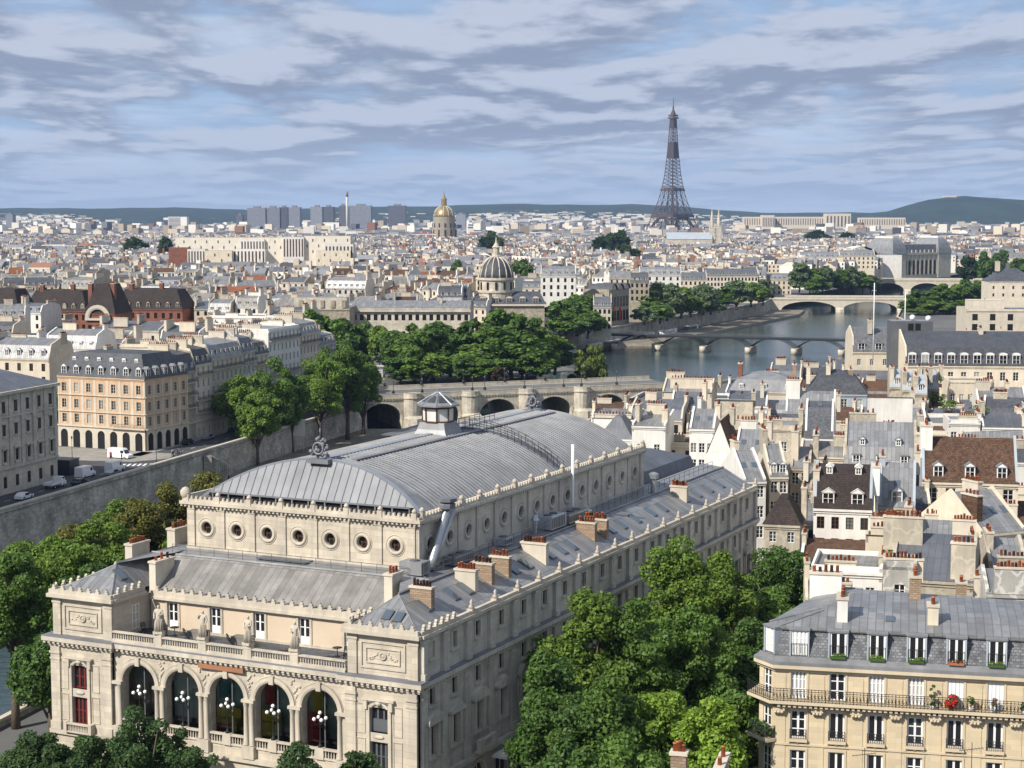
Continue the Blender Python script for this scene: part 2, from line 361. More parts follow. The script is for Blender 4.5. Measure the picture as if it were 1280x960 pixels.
    def mesh(s, name):
        me = bpy.data.meshes.new(name); me.from_pydata(s.v, [], s.f)
        for m in s.mats: me.materials.append(MAT[m])
        me.polygons.foreach_set('material_index', s.m); me.polygons.foreach_set('use_smooth', s.sm)
        # metre UVs: u runs level along each face, v up its slope
        nl = len(me.loops)
        if nl:
            co = np.empty(len(me.vertices) * 3); me.vertices.foreach_get('co', co); co = co.reshape(-1, 3)
            vi = np.empty(nl, int); me.loops.foreach_get('vertex_index', vi)
            lt = np.empty(len(me.polygons), int); me.polygons.foreach_get('loop_total', lt)
            nm = np.empty(len(me.polygons) * 3); me.polygons.foreach_get('normal', nm); nm = np.repeat(nm.reshape(-1, 3), lt, axis=0)
            flat = np.abs(nm[:, 2]) > .985
            u = np.stack([-nm[:, 1], nm[:, 0], np.zeros(nl)], 1); u[flat] = (1, 0, 0)
            u /= np.maximum(np.linalg.norm(u, axis=1, keepdims=True), 1e-9); v = np.cross(nm, u); v[flat] = (0, 1, 0)
            P = co[vi]; uv = np.stack([(P * u).sum(1), (P * v).sum(1)], 1)
            me.uv_layers.new(name='UVMap').data.foreach_set('uv', uv.ravel())
        me.update(); return me
    def build(s, name, parent=None, **kw): return obj(name, s.mesh(name), parent, **kw)

def obj(name, me, parent=None, loc=None, rz=None):
    o = bpy.data.objects.new(name, me); COL.objects.link(o)
    if parent is not None: o.parent = parent
    if loc is not None: o.location = loc
    if rz is not None: o.rotation_euler = (0, 0, rz)
    return o
def tag(o, label=None, cat=None, group=None, kind=None):
    if label: o['label'] = label
    if cat: o['category'] = cat
    if group: o['group'] = group
    if kind: o['kind'] = kind
    return o
def thing(name, label, cat, loc=(0, 0, 0), rz=0.0, group=None):
    o = bpy.data.objects.new(name, None); COL.objects.link(o); o.location = loc; o.rotation_euler = (0, 0, rz)
    o.empty_display_size = .5
    return tag(o, label, cat, group)
def dup(root, loc, rz=0.0, label=None, group=None, sc=None):
    def cp(o, par):
        c = o.copy(); COL.objects.link(c)
        if par is not None: c.parent = par
        for ch in list(o.children): cp(ch, c)
        return c
    r = cp(root, None); r.location = loc; r.rotation_euler = (0, 0, rz)
    if sc: r.scale = (sc, sc, sc) if isinstance(sc, (int, float)) else sc
    if label: r['label'] = label
    if group: r['group'] = group
    return r
# ------------------------------------------------------------------ shared parts
CACHE = {}
def frame_mesh(w, h, m, leaves=2, rows=3, t=.07, dep=.06):
    k = ('frame', w, h, m, leaves, rows, t)
    if k not in CACHE:
        b = MB()
        for x in (-w / 2, w / 2 - t): b.box(x, 0, 0, x + t, dep, h, m)
        for z in (0, h - t): b.box(-w / 2 + t, 0, z, w / 2 - t, dep, z + t, m)
        for i in range(1, leaves):
            x = -w / 2 + w * i / leaves; b.box(x - t * .7, -.01, t, x + t * .7, dep, h - t, m)
        for j in range(1, rows):
            z = h * j / rows; b.box(-w / 2 + t, .012, z - t * .32, w / 2 - t, dep, z + t * .32, m)
        CACHE[k] = b.mesh('window')
    return CACHE[k]
def pane_mesh(w, h, m='glass', y=.045):
    k = ('pane', w, h, m)
    if k not in CACHE: CACHE[k] = MB().box(-w / 2, y, 0, w / 2, y + .02, h, m).mesh('pane')
    return CACHE[k]
ROT = {'f': 0.0, 'r': pi / 2, 'k': pi, 'l': -pi / 2}
def window(par, x, y, z, w, h, m='white_paint', face='f', leaves=2, rows=3, pane='glass', name='window', t=.07, sub=True, label=None):
    """a casement standing in an opening; face says which way it looks (f -y, r +x, k +y, l -x)"""
    if sub:
        o = obj(name, frame_mesh(w, h, m, leaves, rows, t), par, (x, y, z), ROT[face]); obj('pane', pane_mesh(w, h, pane), o)
    else:
        k = ('win1', w, h, m, leaves, rows, t, pane)
        if k not in CACHE:
            b = MB(); b.box(-w / 2, .045, 0, w / 2, .06, h, pane)
            for xx in (-w / 2, w / 2 - t): b.box(xx, 0, 0, xx + t, .04, h, m)
            for zz in (0, h - t): b.box(-w / 2 + t, 0, zz, w / 2 - t, .04, zz + t, m)
            for i in range(1, leaves):
                xx = -w / 2 + w * i / leaves; b.box(xx - t * .7, -.01, t, xx + t * .7, .04, h - t, m)
            for j in range(1, rows):
                zz = h * j / rows; b.box(-w / 2 + t, .012, zz - t * .32, w / 2 - t, .04, zz + t * .32, m)
            CACHE[k] = b.mesh('window')
        o = obj(name, CACHE[k], par, (x, y, z), ROT[face])
    if label: o['label'] = label
    return o
def face_T(face, x, y):
    """matrix that turns a 'front facing' build (facing -y at y=0) to stand at x,y looking the given way"""
    return Matrix.Translation((x, y, 0)) @ Matrix.Rotation(ROT[face], 4, 'Z')
def baluster_prof(h):
    return [(.07, 0), (.07, .08 * h), (.045, .14 * h), (.085, .38 * h), (.05, .68 * h), (.045, .85 * h), (.07, .92 * h), (.07, h)]
def balustrade(b, x0, x1, z, m, h=1.0, y=0.0, th=.28, step=.24, peds=()):
    """stone balustrade along x on the plinth height z"""
    b.box(x0, y, z, x1, y + th, z + .16 * h, m); b.box(x0, y - .04, z + .84 * h, x1, y + th + .04, z + h, m)
    n = max(1, int((x1 - x0) / step))
    for i in range(n):
        x = x0 + (x1 - x0) * (i + .5) / n
        if any(abs(x - p) < .42 for p in peds): continue
        b.lathe([(r, zz) for r, zz in baluster_prof(.68 * h)], 6, (x, y + th / 2, z + .16 * h), m, cap=False)
    for p in peds: b.box(p - .4, y - .07, z, p + .4, y + th + .07, z + h + .06, m)
def chimney(par, x, y, z, lx, ly, h, wall='cream_render', n=5, pot='terracotta', label=None, cap='pale_stone', seed=0, poth=.55, pots=True):
    """stack with a cap slab and a row of clay pots; origin at the base, long side along the larger of lx, ly"""
    r = random.Random(seed * 7 + n); b = MB()
    b.box(-lx / 2, -ly / 2, -1.2, lx / 2, ly / 2, h, wall, skip='bt'); b.box(-lx / 2 - .09, -ly / 2 - .09, h, lx / 2 + .09, ly / 2 + .09, h + .18, cap)
    L = max(lx, ly) - .25
    if pots:
        for i in range(n):
            q = -L / 2 + L * (i + .5) / n; hh = poth * r.uniform(.7, 1.25); c = (q, 0, h + .18) if lx >= ly else (0, q, h + .18)
            b.lathe([(.15, 0), (.12, hh * .9), (.15, hh * .92), (.15, hh)], 6, c, pot if r.random() < .85 else ('pot_dark' if pot == 'terracotta' else 'terracotta'))
    return b.build('chimney', par, loc=(x, y, z))
def antefixes(b, p0, p1, z, step, m, s=.5):
    """a row of little leaf-shaped crests between two points"""
    p0, p1 = Vector(p0), Vector(p1); L = (p1 - p0).length; n = max(1, round(L / step)); d = (p1 - p0) / L
    pr = [(0.0, 0.0), (.36, 0.0), (.40, .32), (.22, .50), (.30, .74), (.12, .80), (0.0, 1.05)]
    for i in range(n):
        c = p0 + d * float(L * (i + .5) / n); t = .12
        out = [(q, h) for q, h in pr] + [(-q, h) for q, h in reversed(pr[1:-1])]
        fr = [(c.x + d.x * q * s - d.y * t, c.y + d.y * q * s + d.x * t, z + h * s) for q, h in out]; bk = [(c.x + d.x * q * s + d.y * t, c.y + d.y * q * s - d.x * t, z + h * s) for q, h in out]
        k = len(out); b.add(fr + bk, [tuple(range(k - 1, -1, -1)), tuple(range(k, 2 * k))] + [(i2, (i2 + 1) % k, k + (i2 + 1) % k, k + i2) for i2 in range(k)], m)
def railing(b, pts, h=1.0, m='iron', step=1.2, r=.025, mids=2):
    for i in range(len(pts) - 1):
        a, c = Vector(pts[i]), Vector(pts[i + 1]); L = (c - a).length; n = max(1, round(L / step))
        for k in range(mids): b.beam(a + Vector((0, 0, h * (k + 1) / mids)), c + Vector((0, 0, h * (k + 1) / mids)), r * 2, m)
        for k in range(n + 1): p = a + (c - a) * k / n; b.beam(p, p + Vector((0, 0, h)), r * 2, m)
def skylight(par, p, n, w=.9, h=1.2, name='skylight'):
    """roof window lying on a slope at p with outward normal n"""
    n = Vector(n).normalized(); u = Vector((-n.y, n.x, 0)); u = u.normalized() if u.length > 1e-4 else Vector((1, 0, 0)); v = n.cross(u)
    b = MB(); b.T = Matrix(((u.x, v.x, n.x, 0), (u.y, v.y, n.y, 0), (u.z, v.z, n.z, 0), (0, 0, 0, 1)))
    b.box(-w / 2, -h / 2, -.1, w / 2, h / 2, .09, 'iron_grey'); b.box(-w / 2 + .09, -h / 2 + .09, .09, w / 2 - .09, h / 2 - .09, .105, 'glass_sky')
    return b.build(name, par, loc=p)
def ring_hole(b, cx, cz, half, r, y, m, dep=.4, n=28, rev=None):
    """square patch with a round hole, in the plane y facing -y"""
    pts = [(cx + r * cos(2 * pi * i / n), y, cz + r * sin(2 * pi * i / n)) for i in range(n)]; sq = []
    for i in range(n):
        a = 2 * pi * i / n; c, s = cos(a), sin(a); k = half / max(abs(c), abs(s)); sq.append((cx + k * c, y, cz + k * s))
    # exact corners
    for q in range(4):
        a = pi / 4 + q * pi / 2; i = round(a / (2 * pi) * n) % n; sq[i] = (cx + half * (1 if cos(a) > 0 else -1), y, cz + half * (1 if sin(a) > 0 else -1))
    b.add(sq + pts, [(i, (i + 1) % n, n + (i + 1) % n, n + i) for i in range(n)], m)
    bk = [(x, y + dep, z) for x, _, z in pts]; b.add(pts + bk, [(i, (i + 1) % n, n + (i + 1) % n, n + i) for i in range(n)], rev or m)
def ring_mould(b, cx, cz, r0, r1, y, pr, m, n=28):
    rs = [(r0, 0), (r0, pr), ((r0 + r1) / 2, pr * 1.35), (r1, pr), (r1, 0)]
    b.loft([[(cx + r * cos(2 * pi * i / n), y - p, cz + r * sin(2 * pi * i / n)) for i in range(n)] for r, p in rs], m, True, (False, False), True)
def arch_wall(b, cx, half, zspring, r, z0, z1, x0, x1, y, m, dep=.9, rev=None, n=16):
    """wall strip x0..x1 facing -y with one round-headed opening from z0 up"""
    rev = rev or m
    b.poly([(x0, y, z0), (cx - r, y, z0), (cx - r, y, zspring), (x0, y, zspring)], m); b.poly([(cx + r, y, z0), (x1, y, z0), (x1, y, zspring), (cx + r, y, zspring)], m)
    pts = [(cx - r * cos(pi * i / n), zspring + r * sin(pi * i / n)) for i in range(n + 1)]
    b.poly([(x0, y, zspring), (cx - r, y, zspring), (cx - r, y, z1), (x0, y, z1)], m); b.poly([(cx + r, y, zspring), (x1, y, zspring), (x1, y, z1), (cx + r, y, z1)], m)
    for i in range(n):
        (xa, za), (xb, zb) = pts[i], pts[i + 1]
        b.poly([(xa, y, za), (xb, y, zb), (xb, y, z1), (xa, y, z1)], m); b.poly([(xb, y, zb), (xa, y, za), (xa, y + dep, za), (xb, y + dep, zb)], rev)
    b.poly([(cx - r, y, z0), (cx - r, y + dep, z0), (cx - r, y + dep, zspring), (cx - r, y, zspring)], rev); b.poly([(cx + r, y + dep, z0), (cx + r, y, z0), (cx + r, y, zspring), (cx + r, y + dep, zspring)], rev)
def archivolt(b, cx, zs, r0, r1, y, pr, m, n=18, a0=0.0, a1=pi):
    rings = []
    for i in range(n + 1):
        a = a0 + (a1 - a0) * i / n; rings.append([(cx - rr * cos(a), y - p, zs + rr * sin(a)) for rr, p in ((r0, 0), (r0, pr * .6), (r0 + (r1 - r0) * .35, pr), (r1, pr), (r1, 0))])
    b.loft(rings, m, False)
def arched_pane(w, h, m, y=.0, n=12, name='pane'):
    r = w / 2; b = MB(); pts = [(-r, y, 0), (r, y, 0)] + [(r * cos(pi * i / n), y, h - r + r * sin(pi * i / n)) for i in range(n + 1)]
    b.poly(pts, m); return b.mesh(name)

# ------------------------------------------------------------------ figures (one continuous skinned body each)
def skin_body(name, joints, edges, mats, parent=None, sub=1):
    me = bpy.data.meshes.new(name); me.from_pydata([j[:3] for j in joints], edges, []); me.update()
    o = bpy.data.objects.new(name, me); COL.objects.link(o)
    if parent is not None: o.parent = parent
    sk = o.modifiers.new('skin', 'SKIN'); ss = o.modifiers.new('sub', 'SUBSURF'); ss.levels = sub; ss.render_levels = sub
    bm = bmesh.new(); bm.from_mesh(me); lay = bm.verts.layers.skin.verify(); bm.verts.ensure_lookup_table()
    for v, j in zip(bm.verts, joints): v[lay].radius = (j[3], j[4] if len(j) > 4 else j[3]); v[lay].use_root = (v.index == 0)
    bm.to_mesh(me); bm.free(); me.materials.append(MAT[mats])
    dg = bpy.context.evaluated_depsgraph_get(); ev = o.evaluated_get(dg); m2 = bpy.data.meshes.new_from_object(ev)
    o.modifiers.clear(); o.data = m2; m2.name = name
    if not m2.materials: m2.materials.append(MAT[mats])
    for p in m2.polygons: p.use_smooth = True
    return o
def statue(loc, rz, label, pose, m='stone_carved'):
    """draped standing figure, about 2.3 m, on a low plinth"""
    h = 2.35; q = 1 if pose % 2 == 0 else -1
    J = [(0, 0, 1.15, .27, .22), (0, 0, .75, .30, .24), (.02 * q, -.02, .35, .33, .27), (.03 * q, 0, .04, .36, .30),
         (0, .01, 1.5, .27, .2), (0, 0, 1.78, .26, .17), (0, 0, 1.95, .085), (.01, -.03, 2.12, .145, .15), (.01, -.03, 2.27, .12),
         (.30 * q, 0, 1.80, .11), (.40 * q, -.05, 1.50, .085), (.22 * q, -.30, 1.42, .065), (.10 * q, -.36, 1.52, .055),
         (-.30 * q, 0, 1.80, .11), (-.42 * q, .02, 1.48, .085), (-.36 * q, -.14, 1.16, .065), (-.34 * q, -.2, 1.05, .055)]
    if pose == 1: J[11] = (.30 * q, -.25, 1.75, .065); J[12] = (.18 * q, -.24, 1.98, .055)
    if pose == 2: J[14] = (-.46 * q, -.04, 1.5, .085); J[15] = (-.22 * q, -.3, 1.32, .065); J[16] = (-.06 * q, -.32, 1.30, .055)
    if pose == 3: J[15] = (-.5 * q, -.08, 1.1, .06); J[16] = (-.52 * q, -.1, .85, .08)
    E = [(0, 1), (1, 2), (2, 3), (0, 4), (4, 5), (5, 6), (6, 7), (7, 8), (5, 9), (9, 10), (10, 11), (11, 12), (5, 13), (13, 14), (14, 15), (15, 16)]
    t = thing('statue', label, 'statue', loc, rz); o = skin_body('figure', J, E, m, t, 2); o.location = (0, 0, .22)
    MB().box(-.42, -.36, 0, .42, .36, .22, m).build('plinth', t)
    # a few falling folds of the robe
    b = MB(); rr = random.Random(pose)
    for k in range(9):
        a = -pi + pi * k / 8; b.tube([(.30 * cos(a) + .02, .22 * sin(a), 1.28), (.34 * cos(a), .27 * sin(a), .8), (.39 * cos(a) + rr.uniform(-.03, .03), .32 * sin(a), .24)], [.03, .05, .055], m, 5)
    b.build('robe_folds', t)
    return t
def person(loc, rz, label, top='cloth_blue', legs='cloth_dark', group=None, hair='dark', stride=.16, h=1.72):
    """a small standing or walking figure"""
    k = h / 1.72; s = stride
    J = [(0, 0, .95, .16, .11), (0, 0, 1.2, .15, .1), (0, 0, 1.40, .17, .1), (0, 0, 1.50, .05), (0, -.02, 1.62, .085, .1), (0, -.02, 1.72, .07),
         (.09, -s * .4, .50, .075), (.09, -s, .06, .05), (.09, -s - .14, .03, .04), (-.09, s * .3, .50, .075), (-.09, s, .08, .05), (-.09, s - .13, .03, .04),
         (.20, 0, 1.38, .06), (.24, s * .5, 1.12, .045), (.23, s * .4 - .12, .90, .035), (-.20, 0, 1.38, .06), (-.24, -s * .4, 1.12, .045), (-.23, -s * .6 - .08, .90, .035)]
    J = [tuple(c * k for c in j) for j in J]
    E = [(0, 1), (1, 2), (2, 3), (3, 4), (4, 5), (0, 6), (6, 7), (7, 8), (0, 9), (9, 10), (10, 11), (2, 12), (12, 13), (13, 14), (2, 15), (15, 16), (16, 17)]
    o = skin_body('person', J, E, 'skin', None, 1); me = o.data
    me.materials.append(MAT[top]); me.materials.append(MAT[legs]); me.materials.append(MAT[hair])
    for p in me.polygons:
        c = p.center / k
        p.material_index = 3 if (c.z > 1.60 and c.y > -.04) or c.z > 1.7 else (0 if c.z > 1.47 else (2 if c.z < .98 and abs(c.x) < .2 else (0 if c.z < .93 else 1)))
    o.location = loc; o.rotation_euler = (0, 0, rz)
    return tag(o, label, 'person', group)
# ------------------------------------------------------------------ the theatre in the front
TH_RZ = -R_(25.9)
TH_O = (-24.21, 145.98)
def th_w(x, y, z=0.0):
    return (TH_O[0] + x * cos(TH_RZ) - y * sin(TH_RZ), TH_O[1] + x * sin(TH_RZ) + y * cos(TH_RZ), z)
def build_theatre():
    T = thing('theatre', 'long cream stone theatre with five tall arches, oculi and a curved zinc vault', 'theatre', (*TH_O, 0), TH_RZ)
    HW, PV, LN = 18.7, 11.9, 86.0; ST, SC, SS = 'stone', 'stone_carved', 'stone_side'
    ZC, ZA, ZP = 17.9, 21.3, 22.0
    arches = [k * 4.63 for k in range(-2, 3)]
    # --- central front wall with the five arches
    b = MB()
    for i, cx in enumerate(arches):
        x0 = -PV if i == 0 else cx - 2.315; x1 = PV if i == 4 else cx + 2.315
        arch_wall(b, cx, 2.3, 14.35, 1.75, 10.2, 17.0, x0, x1, 0, ST, .95)
        arch_wall(b, cx, 2.3, 6.2, 1.7, 0, 9.0, x0, x1, 0, ST, 1.2)
    b.box(-PV, .0, 9.0, PV, 1.0, 10.2, ST, skip='k')
    b.box(-PV, -.35, 8.95, PV, -.002, 9.35, SC)
    b.build('front_wall', T)
    b = MB()
    for cx in arches:
        archivolt(b, cx, 14.35, 1.77, 2.22, 0, .16, SC); archivolt(b, cx, 14.35, 2.24, 2.31, 0, .07, SC)
        b.box(cx - .22, -.3, 16.0, cx + .22, -.02, 16.72, SC)
    b.build('archivolt', T)
    for px in [-PV + .35] + [a + 2.315 for a in arches[:-1]] + [PV - .35]:
        b = MB()                                        # pillar: a coupled column on each face of the pier
        for dx in (-.30, .30):
            if abs(px) > 11 and dx * px > 0: continue
            b.lathe([(.26, 0), (.26, .12), (.21, .2), (.18, 3.3), (.19, 3.35), (.26, 3.75), (.28, 3.8)], 10, (px + dx, -.16, 10.45), SC)
        b.box(px - .62, -.42, 14.2, px + .62, -.001, 14.45, SC); b.box(px - .6, -.45, 9.35, px + .6, -.001, 10.45, SC)
        b.box(px - .5, -.10, 10.45, px + .5, -.002, 14.2, SC); b.build('pillar', T)
    for cx in arches[:-1]:                              # carved spandrels
        b = MB(); r = random.Random(int(cx * 10)); px = cx + 2.315
        for k in range(11):
            z = 14.9 + k * .17; w = .12 + .045 * k; b.blob((px + r.uniform(-w, w), -.03, z), (.13, .1, .13), SC, k)
        b.build('spandrel_relief', T)
    # --- pavilions
    for s in (-1, 1):
        xc = s * (HW + PV) / 2; x0, x1 = xc - (HW - PV) / 2, xc + (HW - PV) / 2; y = -.3
        b = MB(); wc = xc - .2
        b.wall(x0, x1, 9.3, 17.0, y, [(wc - .85, wc + .85, 9.95, 12.55), (wc - .85, wc + .85, 13.25, 15.35)], ST, .45, SC)
        b.box(x0, y, 0, x1, 0, 9.0, ST, skip='k'); b.box(x0 - .2, y - .25, 8.95, x1 + .2, -.05, 9.35, SC)
        for p in (x0 + .55, x1 - .55):                  # corner pilasters
            b.box(p - .5, y - .16, 9.35, p + .5, y - .002, 16.95, ST); b.box(p - .58, y - .26, 16.25, p + .58, y - .004, 16.45, SC); b.box(p - .58, y - .28, 9.352, p + .58, y - .004, 10.1, SC); b.box(p - .56, y - .22, 15.7, p + .56, y - .004, 15.85, SC)
        for q in (-1, 1):                               # sunk panels beside the window
            for z0, z1 in ((10.3, 12.7), (13.1, 15.6)):
                px = wc + q * 1.72
                for (a, c, d, e) in ((px - .42, px + .42, z1 - .07, z1), (px - .42, px + .42, z0, z0 + .07), (px - .42, px - .36, z0 + .07, z1 - .07), (px + .36, px + .42, z0 + .07, z1 - .07)): b.box(a, y - .06, d, c, y - .001, e, ST)
        b.build('pavilion_wall', T)
        b = MB()                                        # window surround and hood
        for q in (-1, 1):
            b.box(wc + q * .86, y - .14, 9.9, wc + q * 1.16, y - .001, 15.5, SC); b.box(wc + q * 1.02, y - .3, 15.2, wc + q * 1.34, y - .003, 15.95, SC)
        b.box(wc - 1.5, y - .36, 15.95, wc + 1.5, y - .003, 16.12, SC); b.box(wc - 1.4, y - .22, 15.8, wc + 1.4, y - .006, 15.949, SC)
        archivolt(b, wc, 14.75, .86, 1.12, y, .15, SC, 10, pi * .2, pi * .8); b.blob((wc, y - .18, 15.75), (.3, .16, .24), SC, 3)
        b.box(wc - .85, y - .03, 12.5, wc + .85, y + .4, 13.25, SC); b.blob((wc, y - .06, 12.9), (.5, .08, .18), SC, 4)
        b.build('window_surround', T)
        fm = 'red_wood' if s < 0 else 'iron_grey'
        for (z, h) in ((9.95, 2.55), (13.25, 2.1)):
            window(T, wc, y + .3, z, 1.7, h, fm, leaves=3 if z > 12 else 4, rows=2, pane='glass_dark', t=.12, label=('dark red wooden window of the pavilion' if s < 0 else 'grey shuttered window of the pavilion'))
        b = MB()
        if s > 0: b.box(wc - .8, y + .26, 13.3, wc + .8, y + .29, 14.3, 'iron_grey')
        for k in range(12): b.lathe(baluster_prof(.62), 6, (wc - 1.0 + k * .18, y - .42, 9.45), SC, cap=False)
        b.box(wc - 1.2, y - .56, 10.07, wc + 1.2, y - .25, 10.2, SC); b.box(wc - 1.2, y - .56, 9.35, wc + 1.2, y - .25, 9.45, SC)
        for q in (-1, 1): b.box(wc + q * 1.2, y - .58, 9.35, wc + q * 1.55, y - .003, 10.25, SC)
        b.build('balconette', T)
        # attic storey of the pavilion
        b = MB(); yi = 6.0
        b.box(x0 + .1, .05, ZC, x1 - .1, yi, ZA, ST, skip='bt')
        for p in (x0 + .55, x1 - .55): b.box(p - .42, -.1, ZC, p + .42, .049, ZA - .15, ST); b.box(p - .5, -.16, 20.75, p + .5, .048, 20.95, SC)
        for (a, c, d, e) in ((-2.1, 2.1, 20.55, 20.7), (-2.1, 2.1, 18.45, 18.6), (-2.1, -1.95, 18.6, 20.55), (1.95, 2.1, 18.6, 20.55), (-1.6, 1.6, 20.12, 20.2), (-1.6, 1.6, 18.9, 18.98), (-1.6, -1.52, 18.98, 20.12), (1.52, 1.6, 18.98, 20.12)): b.box(xc + a, -.06, d, xc + c, .047, e, SC)
        b.build('pavilion_attic', T)
        b = MB(); r = random.Random(s + 5)              # garland relief with a round shield
        ring_mould(b, xc, 19.55, .2, .34, .05, .1, SC, 14); b.blob((xc, .03, 19.55), (.2, .09, .2), SC)
        for k in range(26):
            q = r.choice((-1, 1)); d = .4 + .95 * r.random(); b.blob((xc + q * d, .03, 19.5 + .25 * sin(d * 4) + r.uniform(-.14, .14)), (.10, .07, .05), SC, k)
        b.build('garland_relief', T)
        if s < 0: window(T, PV * s - .1 + .03, 3.2, 18.35, 1.0, 2.2, 'white_paint', 'r', 2, 3, 'glass_dark')
        # parapet of the pavilion with its crest
        b = MB(); b.box(x0 - .22, -.55, ZA, x1 + .22, -.1, ZA + .32, SC); b.box(x0 - .05, -.40, ZA + .32, x1 + .05, -.08, ZP, SC)
        yb = 4.3 if s < 0 else 4.3
        ix = x1 if s < 0 else x0; b.box(ix - .05, -.1, ZA, ix + .32 if s < 0 else ix - .32, yb, ZA + .3, SC); b.box(ix - .1, -.08, ZA + .3, ix + .16 if s < 0 else ix - .16, yb, ZP, SC)
        antefixes(b, (x0, -.25, 0), (x1, -.25, 0), ZP, .95, SC, .5); antefixes(b, (ix + .05 * s, .3, 0), (ix + .05 * s, yb, 0), ZP, .95, SC, .5)
        b.build('parapet_crest', T)
    # --- main cornice with modillions
    b = MB(); xe = HW + .0
    for (x0, x1, y0) in ((-HW - .6, -PV + .45, -.9), (-PV + .45, PV - .45, -.6), (PV - .45, HW + .6, -.9)):
        b.box(x0, y0, 17.42, x1, y0 + 1.3, 17.8, SC); b.box(x0, y0 + .02, 17.8, x1, y0 + 1.3, ZC - .01, 'lead'); b.box(x0 + .35, y0 + .4, 16.95, x1 - .35, y0 + 1.2, 17.2, SC)
        n = int((x1 - x0) / .52)
        for k in range(n): xx = x0 + (x1 - x0) * (k + .5) / n; b.box(xx - .13, y0 + .08, 17.2, xx + .13, y0 + .6, 17.42, SC)
    for s in (-1, 1):
        X0, X1 = (HW, HW + .6) if s > 0 else (-HW - .6, -HW)
        b.box(X0 - .05, .41, 17.42, X1 - .002, LN, 17.8, SS); b.box(X0 - .05, .41, 17.8, X1 - .02, LN, ZC - .01, 'lead'); b.box(X0 - .05 if s > 0 else X0 + .3, .45, 17.0, X0 + .3 if s > 0 else X1 + .05, LN, 17.2, SS)
        if s > 0:
            for k in range(int(LN / .55)): b.box(X0, .6 + k * .55, 17.2, X0 + .45, .84 + k * .55, 17.42, SS)
    b.build('cornice', T)
    # --- terrace behind the balustrade, and the set-back attic wall
    yr = 5.2
    MB().box(-PV - .1, -.2, 17.6, PV + .1, yr, ZC + .1, 'slate').build('terrace_floor', T)
    b = MB(); peds = [-6.945, -2.315, 2.315, 6.945]; b.box(-PV, -.32, ZC - .01, PV, .12, 18.06, SC); balustrade(b, -PV, PV, 18.06, SC, .80, -.24, .3, .25, peds); [b.box(p - .42, -.33, 18.8, p + .42, .15, 19.12, SC) for p in peds]; b.build('terrace_balustrade', T)
    doors = [k * 4.63 - .15 for k in range(-2, 3)]
    b = MB(); b.wall(-PV + .1, PV - .1, ZC, 20.9, yr, [(d - .56, d + .56, ZC + .12, ZC + 2.62) for d in doors], 'stone_peach', .25, SC)
    b.build('attic_wall', T)
    b = MB()
    for d in doors:
        for q in (-1, 1): b.box(d + q * .57, yr - .09, ZC + .05, d + q * .80, yr - .001, ZC + 2.75, ST)
        b.box(d - .8, yr - .1, ZC + 2.75, d + .8, yr - .001, ZC + 2.95, ST)
    b.box(-PV + .1, yr - .06, ZC + .03, PV - .1, yr - .002, ZC + .35, ST, skip='b'); b.build('door_surround', T)
    for d in doors:
        o = obj('door', frame_mesh(1.12, 2.5, 'white_paint', 2, 3, .11), T, (d, yr + .14, ZC + .12)); obj('pane', pane_mesh(1.12, 2.5, 'glass_dark'), o)
        MB().box(-.52, .0, .04, .52, .04, .86, 'white_paint').build('lower_panel', o)
    b = MB(); b.box(-PV + .25, yr - .4, 20.75, PV - .25, yr + .05, 21.0, SC); b.box(-PV + .25, yr - .25, 21.0, PV - .25, yr + .1, 21.5, SC); antefixes(b, (-PV + .4, yr - .08, 0), (PV - .4, yr - .08, 0), 21.5, .95, SC, .5); b.build('attic_crest', T)
    # --- loggia behind the arches
    b = MB(); b.box(-PV, 1.0, 9.9, PV, 5.5, 10.2, 'earth'); b.box(-PV, 5.3, 10.2, PV, 5.5, 16.9, 'int_green'); b.box(-PV, 1.0, 16.7, PV, 5.5, 16.95, 'int_green', skip='t')
    for a in arches: b.box(a - 1.2, 5.2, 10.2, a - .2, 5.29, 13.4, 'dark'); b.box(a - 1.3, 5.15, 13.4, a - .1, 5.28, 13.6, 'white_paint'); b.box(a - 1.35, 5.1, 10.2, a - 1.21, 5.28, 14.2, 'white_paint')
    b.build('loggia', T)
    pm = arched_pane(3.5, 5.9, 'glass_clear')
    for a in arches:
        o = obj('arch_window', MB().box(-.06, -.04, 0, .06, .04, 5.85, 'iron_grey').box(-1.75, -.04, 0, 1.75, .04, .1, 'iron_grey').mesh('arch_window'), T, (a, .8, 10.2)); obj('pane', pm, o)
    b = MB()
    for a in arches: balustrade(b, a - 1.74, a + 1.74, 10.2, SC, .95, -.12, .26, .25, [a])
    b.build('arch_balustrade', T)
    MB().box(-2.7, -.36, 16.66, 1.9, -.31, 17.06, 'banner').build('banner', T)['label'] = 'rust orange strip under the cornice'
    # --- side walls
    bays = [2.0, 5.9] + [10.2 + 4.52 * k for k in range(17)]
    b = MB(); b.T = face_T('r', HW, 0); holes = []
    for y in bays: holes += [(y - .46, y + .46, 19.35, 20.75), (y - .46, y + .46, 15.45, 16.95), (y - .62, y + .62, 11.2, 13.75)]
    b.wall(.05, LN, 9.3, ZA, 0, holes, SS, .35)
    b2x = 0.0
    for i, y in enumerate(bays):
        x0 = 0.05 if i == 0 else (bays[i - 1] + y) / 2; x1 = LN if i == len(bays) - 1 else (bays[i + 1] + y) / 2
        arch_wall(b, y, 2, 7.0, 1.35, 0, 9.3, x0, x1, 0, SS, .6)
    b.build('side_wall', T)
    b = MB(); b.T = face_T('r', HW, 0)
    b.box(.3, -.42, 8.95, LN, -.002, 9.4, SS); b.box(.3, -.12, 10.85, LN, -.001, 11.05, SS)
    edges = [.55] + [(bays[i] + bays[i + 1]) / 2 for i in range(len(bays) - 1)] + [LN - .5]
